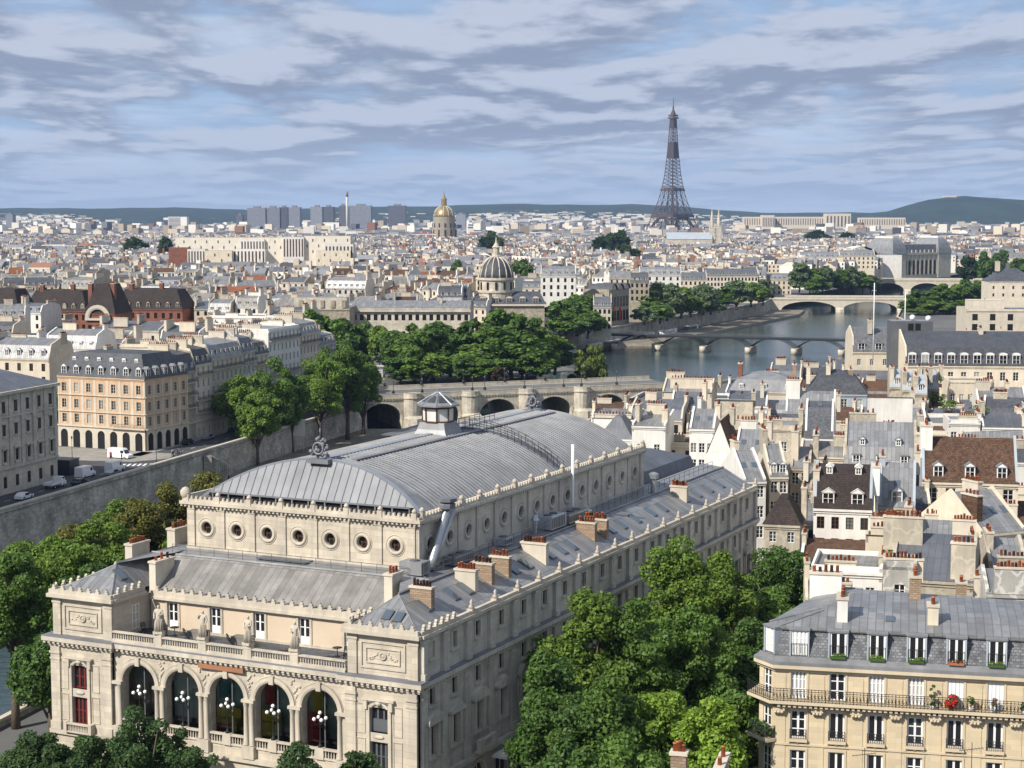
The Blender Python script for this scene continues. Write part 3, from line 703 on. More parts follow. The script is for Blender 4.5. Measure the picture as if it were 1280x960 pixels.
    for e in edges:
        b.box(e - .42, -.2, 9.402, e + .42, -.001, 17.0, SS); b.box(e - .5, -.28, 16.35, e + .5, -.003, 16.6, SS); b.box(e - .5, -.3, 9.404, e + .5, -.003, 10.2, SS)
        b.box(e - .36, -.3, ZC, e + .36, -.001, ZA - .1, SS); b.box(e - .42, -.42, ZC, e + .42, -.003, ZC + .5, SS); b.box(e - .42, -.38, 20.9, e + .42, -.003, 21.15, SS)
    b.build('pilaster', T)
    for i, y in enumerate(bays):
        b = MB(); b.T = face_T('r', HW, 0)
        for z0, z1, w in ((19.35, 20.75, .46), (15.45, 16.95, .46)):
            for q in (-1, 1): b.box(y + q * w, -.07, z0, y + q * (w + .16), -.001, z1, SS)
            b.box(y - w - .16, -.08, z1, y + w + .16, -.001, z1 + .14, SS); b.box(y - w - .22, -.2, z0 - .16, y + w + .22, -.001, z0, SS)
        for q in (-1, 1): b.box(y + q * .63, -.3, 11.06, y + q * .95, -.001, 14.0, SS); b.box(y + q * .98, -.16, 11.06, y + q * 1.2, -.001, 13.8, SS)
        b.box(y - 1.25, -.5, 14.0, y + 1.25, -.001, 14.2, SS); b.box(y - .62, -.2, 13.75, y + .62, -.001, 14.0, SS)
        if i % 2: b.loft([[(y - 1.3, d, 14.2), (y, d, 15.05), (y + 1.3, d, 14.2)] for d in (-.001, -.5)], SS, True, (True, True)); b.box(y - .02, -.53, 14.2, y + .02, -.5, 14.9, SS)
        else: b.loft([[(y - 1.3 * cos(pi * k / 8), d, 14.2 + .8 * sin(pi * k / 8)) for k in range(9)] for d in (-.001, -.5)], SS, True, (True, True))
        b.box(y - .8, -.18, 10.9, y + .8, -.002, 11.2, SS)
        if i == 2: b.box(y - 1.3, -1.0, 9.5, y + 1.3, -.42, 9.75, SS); balustrade(b, y - 1.3, y + 1.3, 9.75, SS, .95, -1.0, .25, .26, [y - 1.1, y + 1.1])
        archivolt(b, y, 7.0, 1.37, 1.7, 0, .12, SS, 12)
        b.build('window_surround', T)
        window(T, HW - .22, y, 19.35, .92, 1.4, 'brown_wood', 'r', 2, 2, 'glass_dark', t=.09); window(T, HW - .22, y, 15.45, .92, 1.5, 'brown_wood', 'r', 2, 2, 'glass_dark', t=.09)
        window(T, HW - .24, y, 11.2, 1.24, 2.55, 'brown_wood', 'r', 2, 3, 'glass_dark', t=.1)
        o = obj('arched_window', arched_pane(2.7, 3.6, 'glass_dark'), T, (HW - .4, y, 4.75), ROT['r'])
        b = MB(); archivolt(b, 0, 2.25, 1.2, 1.35, 0, .06, 'red_wood', 10)
        for q in (-.45, .45): b.box(q - .05, -.06, 0, q + .05, -.01, 3.2, 'white_paint')
        b.build('frame', o)
    b = MB(); b.T = face_T('l', -HW, LN); b.wall(0, LN - .05, 0, ZA, 0, [], SS); b.build('river_side_wall', T)
    MB().box(-HW, LN - .5, 0, HW, LN, ZA, SS).build('rear_wall', T)
    # side parapets with finials
    for s in (-1, 1):
        b = MB(); X = s * HW
        b.box(X - .1 * s, .0 if s > 0 else -.02, ZA, X + .4 * s, LN, ZA + .28, SC); b.box(X - .15 * s, .02, ZA + .28, X + .2 * s, LN, ZP - .12, SC)
        antefixes(b, (X + .05 * s, .1, 0), (X + .05 * s, 6.3, 0), ZP - .12, 1.0, SC, .5); b.build('side_parapet', T)
        for k in range(18):
            y = 9.0 + 4.52 * k; MB().box(-.32, -.3, -.2, .22, .3, .1, SC).lathe([(.2, .1), (.26, .3), (.1, .5), (.17, .66), (.02, .9)], 7, (-.02, 0, 0), SC).build('finial', T, loc=(X + .05 * s, y, ZP - .1))
    # --- wing roofs
    zr, xr, xi = 23.9, 14.6, 12.3; ze = ZP - .25; xo = HW - .25
    for s in (-1, 1):
        b = MB(); ya = 3.9; yb = LN - .4; m = 'zinc'
        A = (s * xo, .15, ze); Bp = (s * (PV + .3), .15, ze); Cc = (s * xr, ya, zr - .1)
        def P(pts): b.poly(pts if s > 0 else pts[::-1], m)
        P([Bp, A, Cc]); P([A, (s * xo, yb, ze), (s * xr, yb, zr), Cc]); P([(s * (PV + .3), yr + .6, ze), Bp, Cc, (s * xr, 9.0, zr)][::1])
        P([(s * xr, 9.0, zr), Cc, (s * xr, yb, zr), (s * xi, yb, zr + .35), (s * xi, 9.0, zr + .15)]) if False else None
        b.build('wing_roof', T)
        b = MB(); b.poly([(s * xr, ya, zr), (s * xr, yb, zr), (s * (xi - .4), yb, zr + .3), (s * (xi - .4), 9.0, zr + .3)][::(1 if s > 0 else -1)], 'zinc_plain')
        b.beam((s * xr, ya, zr + .02), (s * xr, yb, zr + .05), .14, 'zinc_plain'); b.beam(A, Cc, .1, 'zinc_plain'); b.beam(Bp, Cc, .1, 'zinc_plain'); b.build('roof_flat', T)
    b = MB(); yf = 9.1; b.poly([(-PV - .4, yr + .05, 21.25), (PV + .4, yr + .05, 21.25), (xr, yf, zr + .1), (-xr, yf, zr + .1)], 'zinc_old'); b.build('front_roof', T)
    b = MB(); b.poly([(-xr, yf, zr + .1), (xr, yf, zr + .1), (xi, 11.5, zr + .4), (-xi, 11.5, zr + .4)], 'zinc_plain'); b.beam((-xr, yf, zr + .12), (xr, yf, zr + .12), .16, 'zinc_plain'); b.build('front_roof_flat', T)
    b = MB(); railing(b, [(-12.5, yf + .3, zr + .1), (12.4, yf + .3, zr + .1)], .9, 'iron_grey', 1.6, .02); railing(b, [(13.9, 9.5, zr + .2), (13.9, 36, zr + .2)], .9, 'iron_grey', 1.8, .02); railing(b, [(14.4, 46, zr + .2), (14.4, 82, zr + .2)], .95, 'iron_grey', 1.6, .02); b.box(-3.5, yf + .7, zr + .3, 1.8, yf + 1.9, zr + .42, 'iron_grey'); b.build('roof_railing', T)
    # skylights on the slopes
    sl = Vector((zr - ze, 0, xo - xr)).normalized(); zs = lambda x: ze + (xo - x) / (xo - xr) * (zr - ze)
    for y in (4.9, 9.6, 12.2, 21.6, 24.4, 29.5, 32.2, 34.6, 44.5, 47.5, 51.5, 56.0, 59.5, 66.5, 70.5, 74.5, 78.5): skylight(T, (16.5, y, zs(16.5) + .03), sl, 1.0, 1.5)
    for x, y in ((14.9, 1.55), (16.0, 1.45)): skylight(T, (x, y, ze + (y - .15) / 3.75 * (zr - ze) + .05), (0, -(zr - ze), 3.75), .8, 1.1)
    skylight(T, (-13.6, 3.2, 23.1), Vector((1.7, -.1, 2.2)), .9, 1.3)
    for i, (y, n) in enumerate(((5.2, 6), (13.2, 6), (16.4, 5), (19.8, 5), (27.2, 8), (39.5, 6), (41.8, 8), (66.0, 7))):
        chimney(T, 16.1, y, 23.0, 2.0 if n < 8 else 2.6, .62, 1.25, ('brick_tan', 'pale_stone', 'brick_tan')[i % 3], n, 'pot_dark' if i in (0, 2) else 'terracotta', seed=i, cap='pale_stone')
    for x, y, lx, ly, z, n in ((-16.2, 9.0, .8, 2.6, 23.2, 6), (-15.2, 14.0, .9, 2.4, 23.9, 5), (-11.6, 6.6, .7, 2.8, 22.4, 3), (12.2, 7.2, .8, 1.8, 23.2, 3), (-15.2, 18.5, .9, 2.4, 23.9, 5)):
        chimney(T, x, y, z, lx, ly, 1.5, 'pale_stone', n, seed=int(x * 10))
    # --- upper block with oculi
    UX, Y0, Y1, Z0, Z1 = 12.25, 11.4, 64.6, 24.0, 28.2
    def oculi(face, n, L, first, step, m, frontage):
        b = MB(); b.T = frontage; hs = 1.25; cs = [first + step * k for k in range(n)]
        b.wall(0, L, Z0, Z1, 0, [(c - hs, c + hs, 26.25 - hs, 26.25 + hs) for c in cs], m, .001)
        for c in cs: ring_hole(b, c, 26.25, hs, .54, 0, m, .4)
        b.build('upper_wall', T)
        b = MB(); b.T = frontage
        for c in cs: ring_mould(b, c, 26.25, .56, .84, 0, .08, SC if face == 'f' else SS); ring_mould(b, c, 26.25,   .90, .98, 0, .04, SC if face == 'f' else SS)
        for k in range(n + 1):
            e = min(max(first - step / 2 + step * k, .38), L - .38); b.box(e - .36, -.14, Z0 + .35, e + .36, -.001, Z1, m); b.box(e - .42, -.2, Z1 - .25, e + .42, -.003, Z1 - .05, m)
        b.box(0, -.2, Z0, L, -.002, Z0 + .45, m); b.build('upper_pilaster', T)
        for c in cs:
            b = MB(); nn = 20; b.add([(0, .02, 0)] + [(.55 * cos(2 * pi * i / nn), .02, .55 * sin(2 * pi * i / nn)) for i in range(nn)], [(0, 1 + i, 1 + (i + 1) % nn) for i in range(nn)], 'glass_dark')
            o = b.build('oculus_window', T, loc=tuple(frontage @ Vector((c, .3, 26.25))), rz=ROT[face])
            f = MB(); [f.box(-.03 + q, -.05, -.5, .03 + q, .0, .5, 'brown_wood') for q in (-.22, .22)]; f.box(-.52, -.06, -.03, .52, -.051, .03, 'brown_wood'); f.build('muntin', o)
    oculi('f', 7, 2 * UX, 2 * UX / 2 - 3 * 3.34, 3.34, ST, face_T('f', -UX, Y0)); oculi('r', 14, Y1 - Y0, 2.2, 3.71, SS, face_T('r', UX, Y0))
    b = MB(); b.T = face_T('l', -UX, Y1); b.wall(0, Y1 - Y0, Z0, Z1, 0, [], SS); b.T = face_T('k', UX, Y1); b.wall(0, 2 * UX, Z0 - 3, Z1, 0, [], SS); b.build('upper_wall', T)
    b = MB()
    b.box(-UX - .5, Y0 - .5, 28.42, UX + .5, Y0 + .3, 28.7, SC); b.box(-UX - .1, Y0 - .15, 28.15, UX + .1, Y0 + .3, 28.3, SC)
    for k in range(58): xx = -UX - .35 + k * (2 * UX + .7) / 57; b.box(xx - .1, Y0 - .4, 28.2, xx + .1, Y0 - .1, 28.42, SC)
    for s in (-1, 1):
        b.box(s * (UX - .3), Y0 + .3, 28.42, s * (UX + .5), Y1, 28.7, SS); b.box(s * (UX - .3), Y0 + .3, 28.15, s * (UX + .1), Y1, 28.3, SS)
        if s > 0:
            for k in range(120): b.box(UX + .1, Y0 + .4 + k * .44, 28.2, UX + .4, Y0 + .6 + k * .44, 28.42, SS)
    b.build('upper_cornice', T)
    b = MB(); zc = 28.7; b.box(-UX - .3, Y0 - .3, zc, UX + .3, Y0 - .05, zc + .22, SC); antefixes(b, (-UX, Y0 - .18, 0), (UX, Y0 - .18, 0), zc + .22, .5, SC, .34)
    for k in range(8): x = -UX + .2 + k * (2 * UX - .4) / 7; b.box(x - .25, Y0 - .38, zc, x + .25, Y0 + .02, zc + .6, SC); b.lathe([(.2, .6), (.25, .8), (.05, 1.0)], 7, (x, Y0 - .18, zc), SC)
    b.blob((-UX - .05, Y0 - .1, zc + .7), (.5, .5, .6), SC, 3); b.build('upper_crest', T)
    b = MB(); b.box(UX + .05, Y0 - .05, zc, UX + .3, Y1, zc + .22, SS); antefixes(b, (UX + .17, Y0, 0), (UX + .17, Y1, 0), zc + .22, .55, SC, .32); b.box(-UX - .3, Y0 - .05, zc, -UX - .05, Y1, zc + .5, SS); b.build('upper_side_crest', T)
    for k in range(15): MB().box(-.2, -.28, 0, .2, .28, .62, SC).lathe([(.22, .62), (.24, .85), (.08, 1.05)], 7, (0, 0, 0), SC).build('finial', T, loc=(UX + .17, Y0 + .5 + k * 3.71, zc))
    # --- the vault
    CH, SG = 11.7, 3.95; RR = (CH ** 2 + SG ** 2) / (2 * SG); zt = 32.75; a0 = math.asin(CH / RR); NS = 30
    arc = [(RR * sin(-a0 + 2 * a0 * i / NS), zt - RR + RR * cos(-a0 + 2 * a0 * i / NS)) for i in range(NS + 1)]
    yfr = lambda z: 13.0 + (z - 28.8) * .62
    b = MB(); ye = 62.5
    i0 = next(i for i, (x, z) in enumerate(arc) if yfr(z) > 15.0)          # the flanks in front of the first whole strip
    for lo, hi in ((0, NS // 2), (NS // 2, NS)): b.loft([[(x, yfr(z), z) for x, z in arc[lo:hi + 1]][::-1], [(x, 15.54, z) for x, z in arc[lo:hi + 1]][::-1]], 'zinc_strip', False)
    y, k = 15.54, 0
    while y < ye:                                       # each sheet of zinc laid by itself
        cuts = sorted({0, NS, *[(3 + k % 3 * 2 + 6 * q) for q in range(5) if 3 + k % 3 * 2 + 6 * q < NS]}); y2 = min(ye, y + .66); k += 1
        for lo, hi in zip(cuts, cuts[1:]): b.loft([[(x, y, z) for x, z in arc[lo:hi + 1]][::-1], [(x, y2, z) for x, z in arc[lo:hi + 1]][::-1]], 'zinc_strip', False, (False, False), True)
        y += .66
    y = 16.2
    while y < ye:                                       # standing seams as little ribs
        b.loft([[(x * (1 + .045 / RR) , y - .035, z + .0), (x * 1.0015, y - .02, z + .07), (x * 1.0015, y + .02, z + .07), (x, y + .035, z)] for x, z in arc], 'zinc_plain', False); y += .66
    b.build('vault_roof', T)
    b = MB()
    for w, d in ((.34, .10),): b.loft([[(x * 1.0, yfr(z) - .05, z - .15), (x * 1.004, yfr(z) - .05, z + .13), (x * 1.004, yfr(z) + w, z + .13), (x, yfr(z) + w, z - .05)] for x, z in arc], 'steel', False)
    b.box(-.35, yfr(zt), zt - .03, .35, ye, zt + .12, 'steel'); b.build('vault_rim', T)
    b = MB(); fa = [(x, yfr(z) + .02, z) for x, z in arc if z > 28.85]; cz = 29.35
    pts = [p for p in fa if p[2] >= cz]; b.poly([(pts[0][0], yfr(cz), cz)] + pts + [(pts[-1][0], yfr(cz), cz)], 'zinc_front') if False else None
    for i in range(NS):
        (xa, za), (xb, zb) = arc[i], arc[i + 1]
        if max(za, zb) <= cz: continue
        b.poly([(xa, yfr(cz), cz), (xb, yfr(cz), cz), (xb, yfr(max(zb, cz)), max(zb, cz)), (xa, yfr(max(za, cz)), max(za, cz))], 'zinc_front')
    x = -10.6
    while x <= 10.7:
        z = zt - RR + sqrt(RR * RR - x * x); b.beam((x, yfr(cz) - .03, cz), (x, yfr(z) - .03, z), .06, 'lead'); x += .82
    b.box(-10.6, 12.9, cz - .06, 10.6, 13.35, cz + .02, 'zinc_front'); b.build('vault_end', T)
    b = MB(); b.box(-11.0, 13.2, 28.3, 11.0, 13.3, cz - .06, 'dark'); [b.box(x, 12.95, 28.4, x + .12, 13.19, cz - .06, 'zinc_plain') for x in np.arange(-10.5, 10.6, 1.75)]
    b.box(-UX, Y0, 28.3, UX, 13.4, 28.45, 'zinc_plain'); b.box(11.5, Y0, 28.3, UX, ye, 28.62, 'zinc_plain'); b.box(-UX, Y0, 28.3, -11.5, ye, 28.62, 'zinc_plain'); b.build('vault_gutter', T)
    b = MB()
    for i in range(NS): (xa, za), (xb, zb) = arc[i], arc[i + 1]; b.poly([(xb, ye, 28.3), (xa, ye, 28.3), (xa, ye, za), (xb, ye, zb)], 'zinc_front')
    b.build('vault_back', T)
    b = MB(); yw = 43.0                                  # stair across the vault with its handrails, and the ridge walk
    st = [(x, z) for x, z in arc if x >= -.3]
    for yy in (yw - .5, yw + .5): railing(b, [(x, yy, z) for x, z in st], 1.0, 'iron', .9, .022)
    b.loft([[(x, yw - .5, z + .1), (x, yw + .5, z + .1)] for x, z in st], 'iron_grey', False)
    xs, zs2 = arc[18]; b.box(xs - .3, 17, zs2 + .02, xs + .3, 61, zs2 + .14, 'lead'); railing(b, [(.5, 40.5, zt + .1), (.5, 50, zt + .1)], 1.0, 'iron', 1.2, .022); b.build('roof_walk', T)
    # lantern
    Ln = MB(); cy = 38.0; Ln.loft([[(sx * w, cy + sy * w, z) for sx, sy in ((-1, -1), (1, -1), (1, 1), (-1, 1))] for w, z in ((2.2, 32.2), (1.9, 32.6), (1.6, 33.2), (1.42, 33.9))], 'zinc_plain', True, (False, True)); Lo = Ln.build('lantern', T)
    Ln = MB(); Ln.lathe([(1.66, 33.9), (1.66, 34.05)], 8, (0, cy, 0), 'brown_wood', False, True, pi / 8); Ln.lathe([(1.58, 34.05), (1.62, 35.3)], 8, (0, cy, 0), 'white_render', False, False, pi / 8); Ln.lathe([(1.68, 35.3), (1.72, 35.55)], 8, (0, cy, 0), 'brown_wood', False, True, pi / 8)
    for k in range(8): a = pi / 8 + k * pi / 4; Ln.beam((1.62 * cos(a), cy + 1.62 * sin(a), 34.0), (1.65 * cos(a), cy + 1.65 * sin(a), 35.5), .14, 'brown_wood')
    Ln.build('drum', Lo)
    Ln = MB(); Ln.lathe([(2.2, 35.55), (2.2, 35.7), (1.2, 36.3), (.12, 36.9), (.1, 37.25)], 8, (0, cy, 0), 'zinc_plain', False, True, pi / 8)
    for k in range(8): a = pi / 8 + k * pi / 4; Ln.beam((2.18 * cos(a), cy + 2.18 * sin(a), 35.74), (.1 * cos(a), cy + .1 * sin(a), 36.95), .11, 'steel')
    for k in range(8): a = k * pi / 4 + pi / 4; Ln.poly([(1.7 * cos(a - .28), cy + 1.7 * sin(a - .28), 36.06), (1.7 * cos(a + .28), cy + 1.7 * sin(a + .28), 36.06), (.75 * cos(a + .2), cy + .75 * sin(a + .2), 36.62), (.75 * cos(a - .2), cy + .75 * sin(a - .2), 36.62)], 'slate')
    Ln.build('cap', Lo)
    for y in (15.2, 61.0):                               # lead ornaments at both ends of the ridge
        b = MB(); r = random.Random(int(y)); b.box(-1.1, y - .5, zt - .3, 1.1, y + .7, zt + .1, 'lead')
        for k in range(34): a = r.uniform(0, 2 * pi); z = r.random(); w = 1.15 * (1 - z * .75); b.blob((w * r.uniform(-1, 1), y + .3 * sin(a), zt + .3 + 1.7 * z), (.2, .16, .2), 'lead', k)
        b.lathe([(.12, 0), (.05, .6), (.12, .75), (.02, 1.1)], 6, (0, y, zt + 1.9), 'lead'); ring_mould(b, 0, zt + 1.1, .45, .62, y - .3, .12, 'lead', 14); b.build('ridge_ornament', T)
    # rear roof beyond the block
    b = MB(); b.loft([[(-12, 66, 22), (12, 66, 22), (12, 85, 22), (-12, 85, 22)], [(-11, 67.3, 25.4), (11, 67.3, 25.4), (11, 83.5, 25.4), (-11, 83.5, 25.4)], [(-8, 73, 26.8), (8, 73, 26.8), (8, 78, 26.8), (-8, 78, 26.8)]], 'zinc_blue', True, (False, True)); b.build('rear_roof', T)
    for k in range(4): skylight(T, (-6 + k * 4.2, 66.62, 23.8), (0, -3.4, 1.3), 1.1, 1.7)
    MB().box(-14.6, 64.7, 21, 14.6, LN - .5, 22.05, 'zinc_plain').build('rear_flat', T)
    # air plant on the north flat
    for q, mm in (((12.6, 35.0, zr + .2, 14.3, 38.5, zr + 1.5), 'grey_paint'), ((12.7, 39.0, zr + .2, 14.4, 44.0, zr + 1.1), 'steel'), ((12.6, 25.5, zr + .2, 13.8, 27.2, zr + .9), 'grey_paint'), ((12.8, 15, zr + .25, 14.0, 18.6, zr + 1.0), 'zinc_plain'), ((11.4, 9.6, zr + .3, 13.6, 11.2, zr + 1.4), 'zinc_plain')):
        b = MB(); b.box(*q, mm); n = int((q[4] - q[1]) / .4); [b.box(q[3] - .001, q[1] + (k + .2) * .4, q[2] + .15, q[3] + .03, q[1] + (k + .75) * .4, q[5] - .15, 'iron_grey') for k in range(n)]; [b.lathe([(.42, 0), (.42, .1), (.36, .12)], 10, ((q[0] + q[3]) / 2, q[1] + .8 + 1.4 * k, q[5]), 'iron_grey', False) for k in range(int((q[4] - q[1]) / 1.4))]; b.build('air_unit', T)
    b = MB(); b.tube([(12.95, 12.3, 24.2), (13.0, 12.8, 25.2), (13.0, 15.3, 28.6), (13.0, 15.4, 29.3)], .38, 'steel', 10); b.tube([(12.8, 12.9, 24.2), (13.0, 14.4, 26.2), (13.1, 16.6, 29.0)], .22, 'steel', 8); b.lathe([(.75, 0), (.8, .35), (.5, .6), (.9, .62), (.9, .9), (.1, .95)], 8, (13.0, 15.5, 29.2), 'lead', False); b.build('duct', T)
    b = MB(); b.tube([(13.6, 46.3, 24.3), (12.9, 43.6, 24.6), (12.8, 43.4, 25.2), (12.8, 43.4, 31.6)], .17, 'white_paint', 8); b.build('flue', T)
    b = MB(); b.lathe([(.35, 0), (.35, 1.6), (.6, 1.7), (.6, 2.2), (.2, 2.4)], 8, (14.3, 62.5, zr), 'steel', False); b.lathe([(.25, 0), (.25, 1.5), (.5, 1.5), (.1, 2.0)], 8, (13.4, 33, zr), 'steel', False); b.tube([(13.2, 33.8, zr), (13.2, 33.8, zr + 2.0)], .12, 'steel'); b.build('vent_pipe', T)
    return T
THEATRE = build_theatre()

poses = ['leftmost statue on the theatre terrace, head bowed and arm held forward', 'second statue on the theatre terrace, one hand raised to its chin', 'third statue on the theatre terrace, both hands joined at the waist', 'statue nearest the right pavilion of the theatre terrace, one arm hanging']
for i, x in enumerate((-6.945, -2.315, 2.315, 6.945)): statue(th_w(x, -.09, 19.12), TH_RZ + (.25, 0, -.2, .1)[i], poses[i], i)
def candelabra():
    t = thing('candelabra_lamp', 'black candelabra lamp with five white globes before the first theatre arch', 'lamp', th_w(-9.26, .01, 11.21), TH_RZ, 'globe candelabra on the theatre balustrade')
    MB().lathe([(.2, 0), (.22, .12), (.1, .25), (.06, .5), (.05, 1.9), (.09, 2.0), (.05, 2.1), (.05, 2.75)], 8, (0, 0, 0), 'iron').build('post', t)
    b = MB(); pos = []
    for k in range(4):
        a = pi / 4 + k * pi / 2; p = (.5 * cos(a), .5 * sin(a), 2.42); b.tube([(0, 0, 2.0), (.3 * cos(a), .3 * sin(a), 1.95), (.5 * cos(a), .5 * sin(a), 2.1), (*p[:2], 2.27)], .025, 'iron', 5); pos.append(p)
    b.build('arm', t); pos.append((0, 0, 2.92)); g = MB().sphere((0, 0, 0), .165, 'white_globe', 10, 8).mesh('globe')
    for p in pos: obj('globe', g, t, p)
    return t
cl = candelabra()
for i, w in enumerate(('second', 'third (middle)', 'fourth', 'fifth')): dup(cl, th_w(-4.63 + 4.63 * i, .01, 11.21), TH_RZ, 'black candelabra lamp with five white globes before the %s theatre arch' % w)
# furniture seen through the arches and on the terrace
def bench(x, y, z, l, m, label, cat='bench', h=.85, d=.8):
    t = thing('bar_counter' if cat == 'counter' else 'sofa_bench', label, cat, th_w(x, y, z), TH_RZ)
    MB().box(-l / 2, 0, 0, l / 2, d, h * .55, m).build('base' if cat == 'counter' else 'seat', t); MB().box(-l / 2 - .05, d * .7, h * .55, l / 2 + .05, d, h, m).build('top' if cat == 'counter' else 'backrest', t)
bench(-2.9, 3.2, 10.2, 3.2, 'yellow', 'yellow bench inside the second theatre arch', h=2.0); bench(1.4, 3.4, 10.2, 2.6, 'yellow', 'yellow bench inside the middle theatre arch', h=2.2)
bench(-3.1, 1.9, 10.2, 2.6, 'red', 'red sofa bench in front of a yellow one inside the second theatre arch'); bench(5.6, 3.4, 10.2, 3.0, 'red', 'tall red bench inside the fourth theatre arch', h=2.4)
bench(10.6, 2.2, 10.2, 2.0, 'yellow', 'low yellow bench inside the fifth theatre arch', h=1.2)
for x, m, z, l in ((-3.6, 'teal', 3.4, 'teal hanging drape inside the second theatre arch'), (4.2, 'teal', 3.2, 'teal hanging drape inside the fourth theatre arch'), (1.2, 'red', 3.8, 'dark red hanging drape inside the middle theatre arch'), (6.1, 'yellow', 3.6, 'yellow hanging drape inside the fourth theatre arch')):
    b = MB(); n = 10; b.loft([[(-.5 + k / n, .12 * sin(k * 2.1), zz) for k in range(n + 1)] for zz in (0, z)], m, False); o = b.build('hanging_drape', None, loc=th_w(x, 4.6, 12.6), rz=TH_RZ); tag(o, l, 'drape')
def terrace_set(x, y, label_t, covered):
    t = thing('cafe_table', label_t, 'table', th_w(x, y, 18.1), TH_RZ)
    if covered:
        MB().box(-.8, -.5, .68, .8, .5, .76, 'canvas').build('tabletop', t); MB().box(-.78, -.48, .06, .78, .48, .66, 'canvas').build('cover', t)
        for q in (-1, 1): MB().box(q * .7 - .05, -.4, 0, q * .7 + .05, .4, .06, 'black_metal').build('leg', t)
    else:
        MB().lathe([(.42, .70), (.42, .74)], 12, (0, 0, 0), 'black_metal').build('tabletop', t); MB().lathe([(.25, 0), (.04, .06), (.035, .7)], 8, (0, 0, 0), 'black_metal').build('leg', t)
def folded_chair(x, y, rz, label):
    t = thing('folding_chair', label, 'chair', th_w(x, y, 18.02), TH_RZ + rz, 'black folding chairs on the theatre terrace')
    MB().box(-.22, -.2, .42, .22, .2, .46, 'black_metal').build('seat', t); b = MB()
    for k in range(4): b.box(-.22, .2, .58 + k * .12, .22, .23, .65 + k * .12, 'black_metal')
    b.build('backrest', t)
    for sx in (-1, 1):
        MB().beam((sx * .2, -.25, 0), (sx * .2, .22, .98), .045, 'black_metal').build('leg', t); MB().beam((sx * .17, .25, 0), (sx * .17, -.2, .44), .045, 'black_metal').build('leg', t)
terrace_set(-7.9, 3.4, 'small round black table on the terrace by the second door', False)
terrace_set(-5.2, 3.1, 'canvas-covered table on the terrace between the first and second statue', True); terrace_set(-.6, 3.1, 'canvas-covered table on the terrace between the second and third statue', True)
terrace_set(8.9, 3.4, 'small round black table near the right pavilion of the terrace', False)
for x, y, r, l in ((-10.9, 2.9, 1.2, 'black folding chair on the terrace beside the left pavilion wall'), (-9.2, 2.8, 2.2, 'black folding chair on the terrace just left of the first statue'), (-8.6, 2.9, .4, 'black folding chair right behind the first statue on the terrace'),
                   (-6.3, 2.9, 2.6, 'black folding chair at the left end of the first covered table'), (-4.1, 3.0, .7, 'black folding chair at the right end of the first covered table'), (-1.7, 2.9, 2.5, 'black folding chair at the left end of the second covered table'),
                   (.6, 3.0, .8, 'black folding chair at the right end of the second covered table'), (9.9, 3.2, .3, 'black folding chair by the right pavilion of the terrace')): folded_chair(x, y, r, l)
# glass canopy over the side pavement
cp = thing('side_canopy', 'white flat canopy over the pavement beside the theatre wall', 'canopy', th_w(18.7, 15.6, 8.3), TH_RZ)
MB().box(.45, -3.6, 0, 4.4, 3.6, .22, 'white_render').build('roof', cp); MB().box(.6, -3.2, -8.3, .8, -3.0, 0, 'iron').box(.6, 3.0, -8.3, .8, 3.2, 0, 'iron').box(4.1, -3.2, -8.3, 4.3, -3.0, 0, 'iron').box(4.1, 3.0, -8.3, 4.3, 3.2, 0, 'iron').build('post', cp)
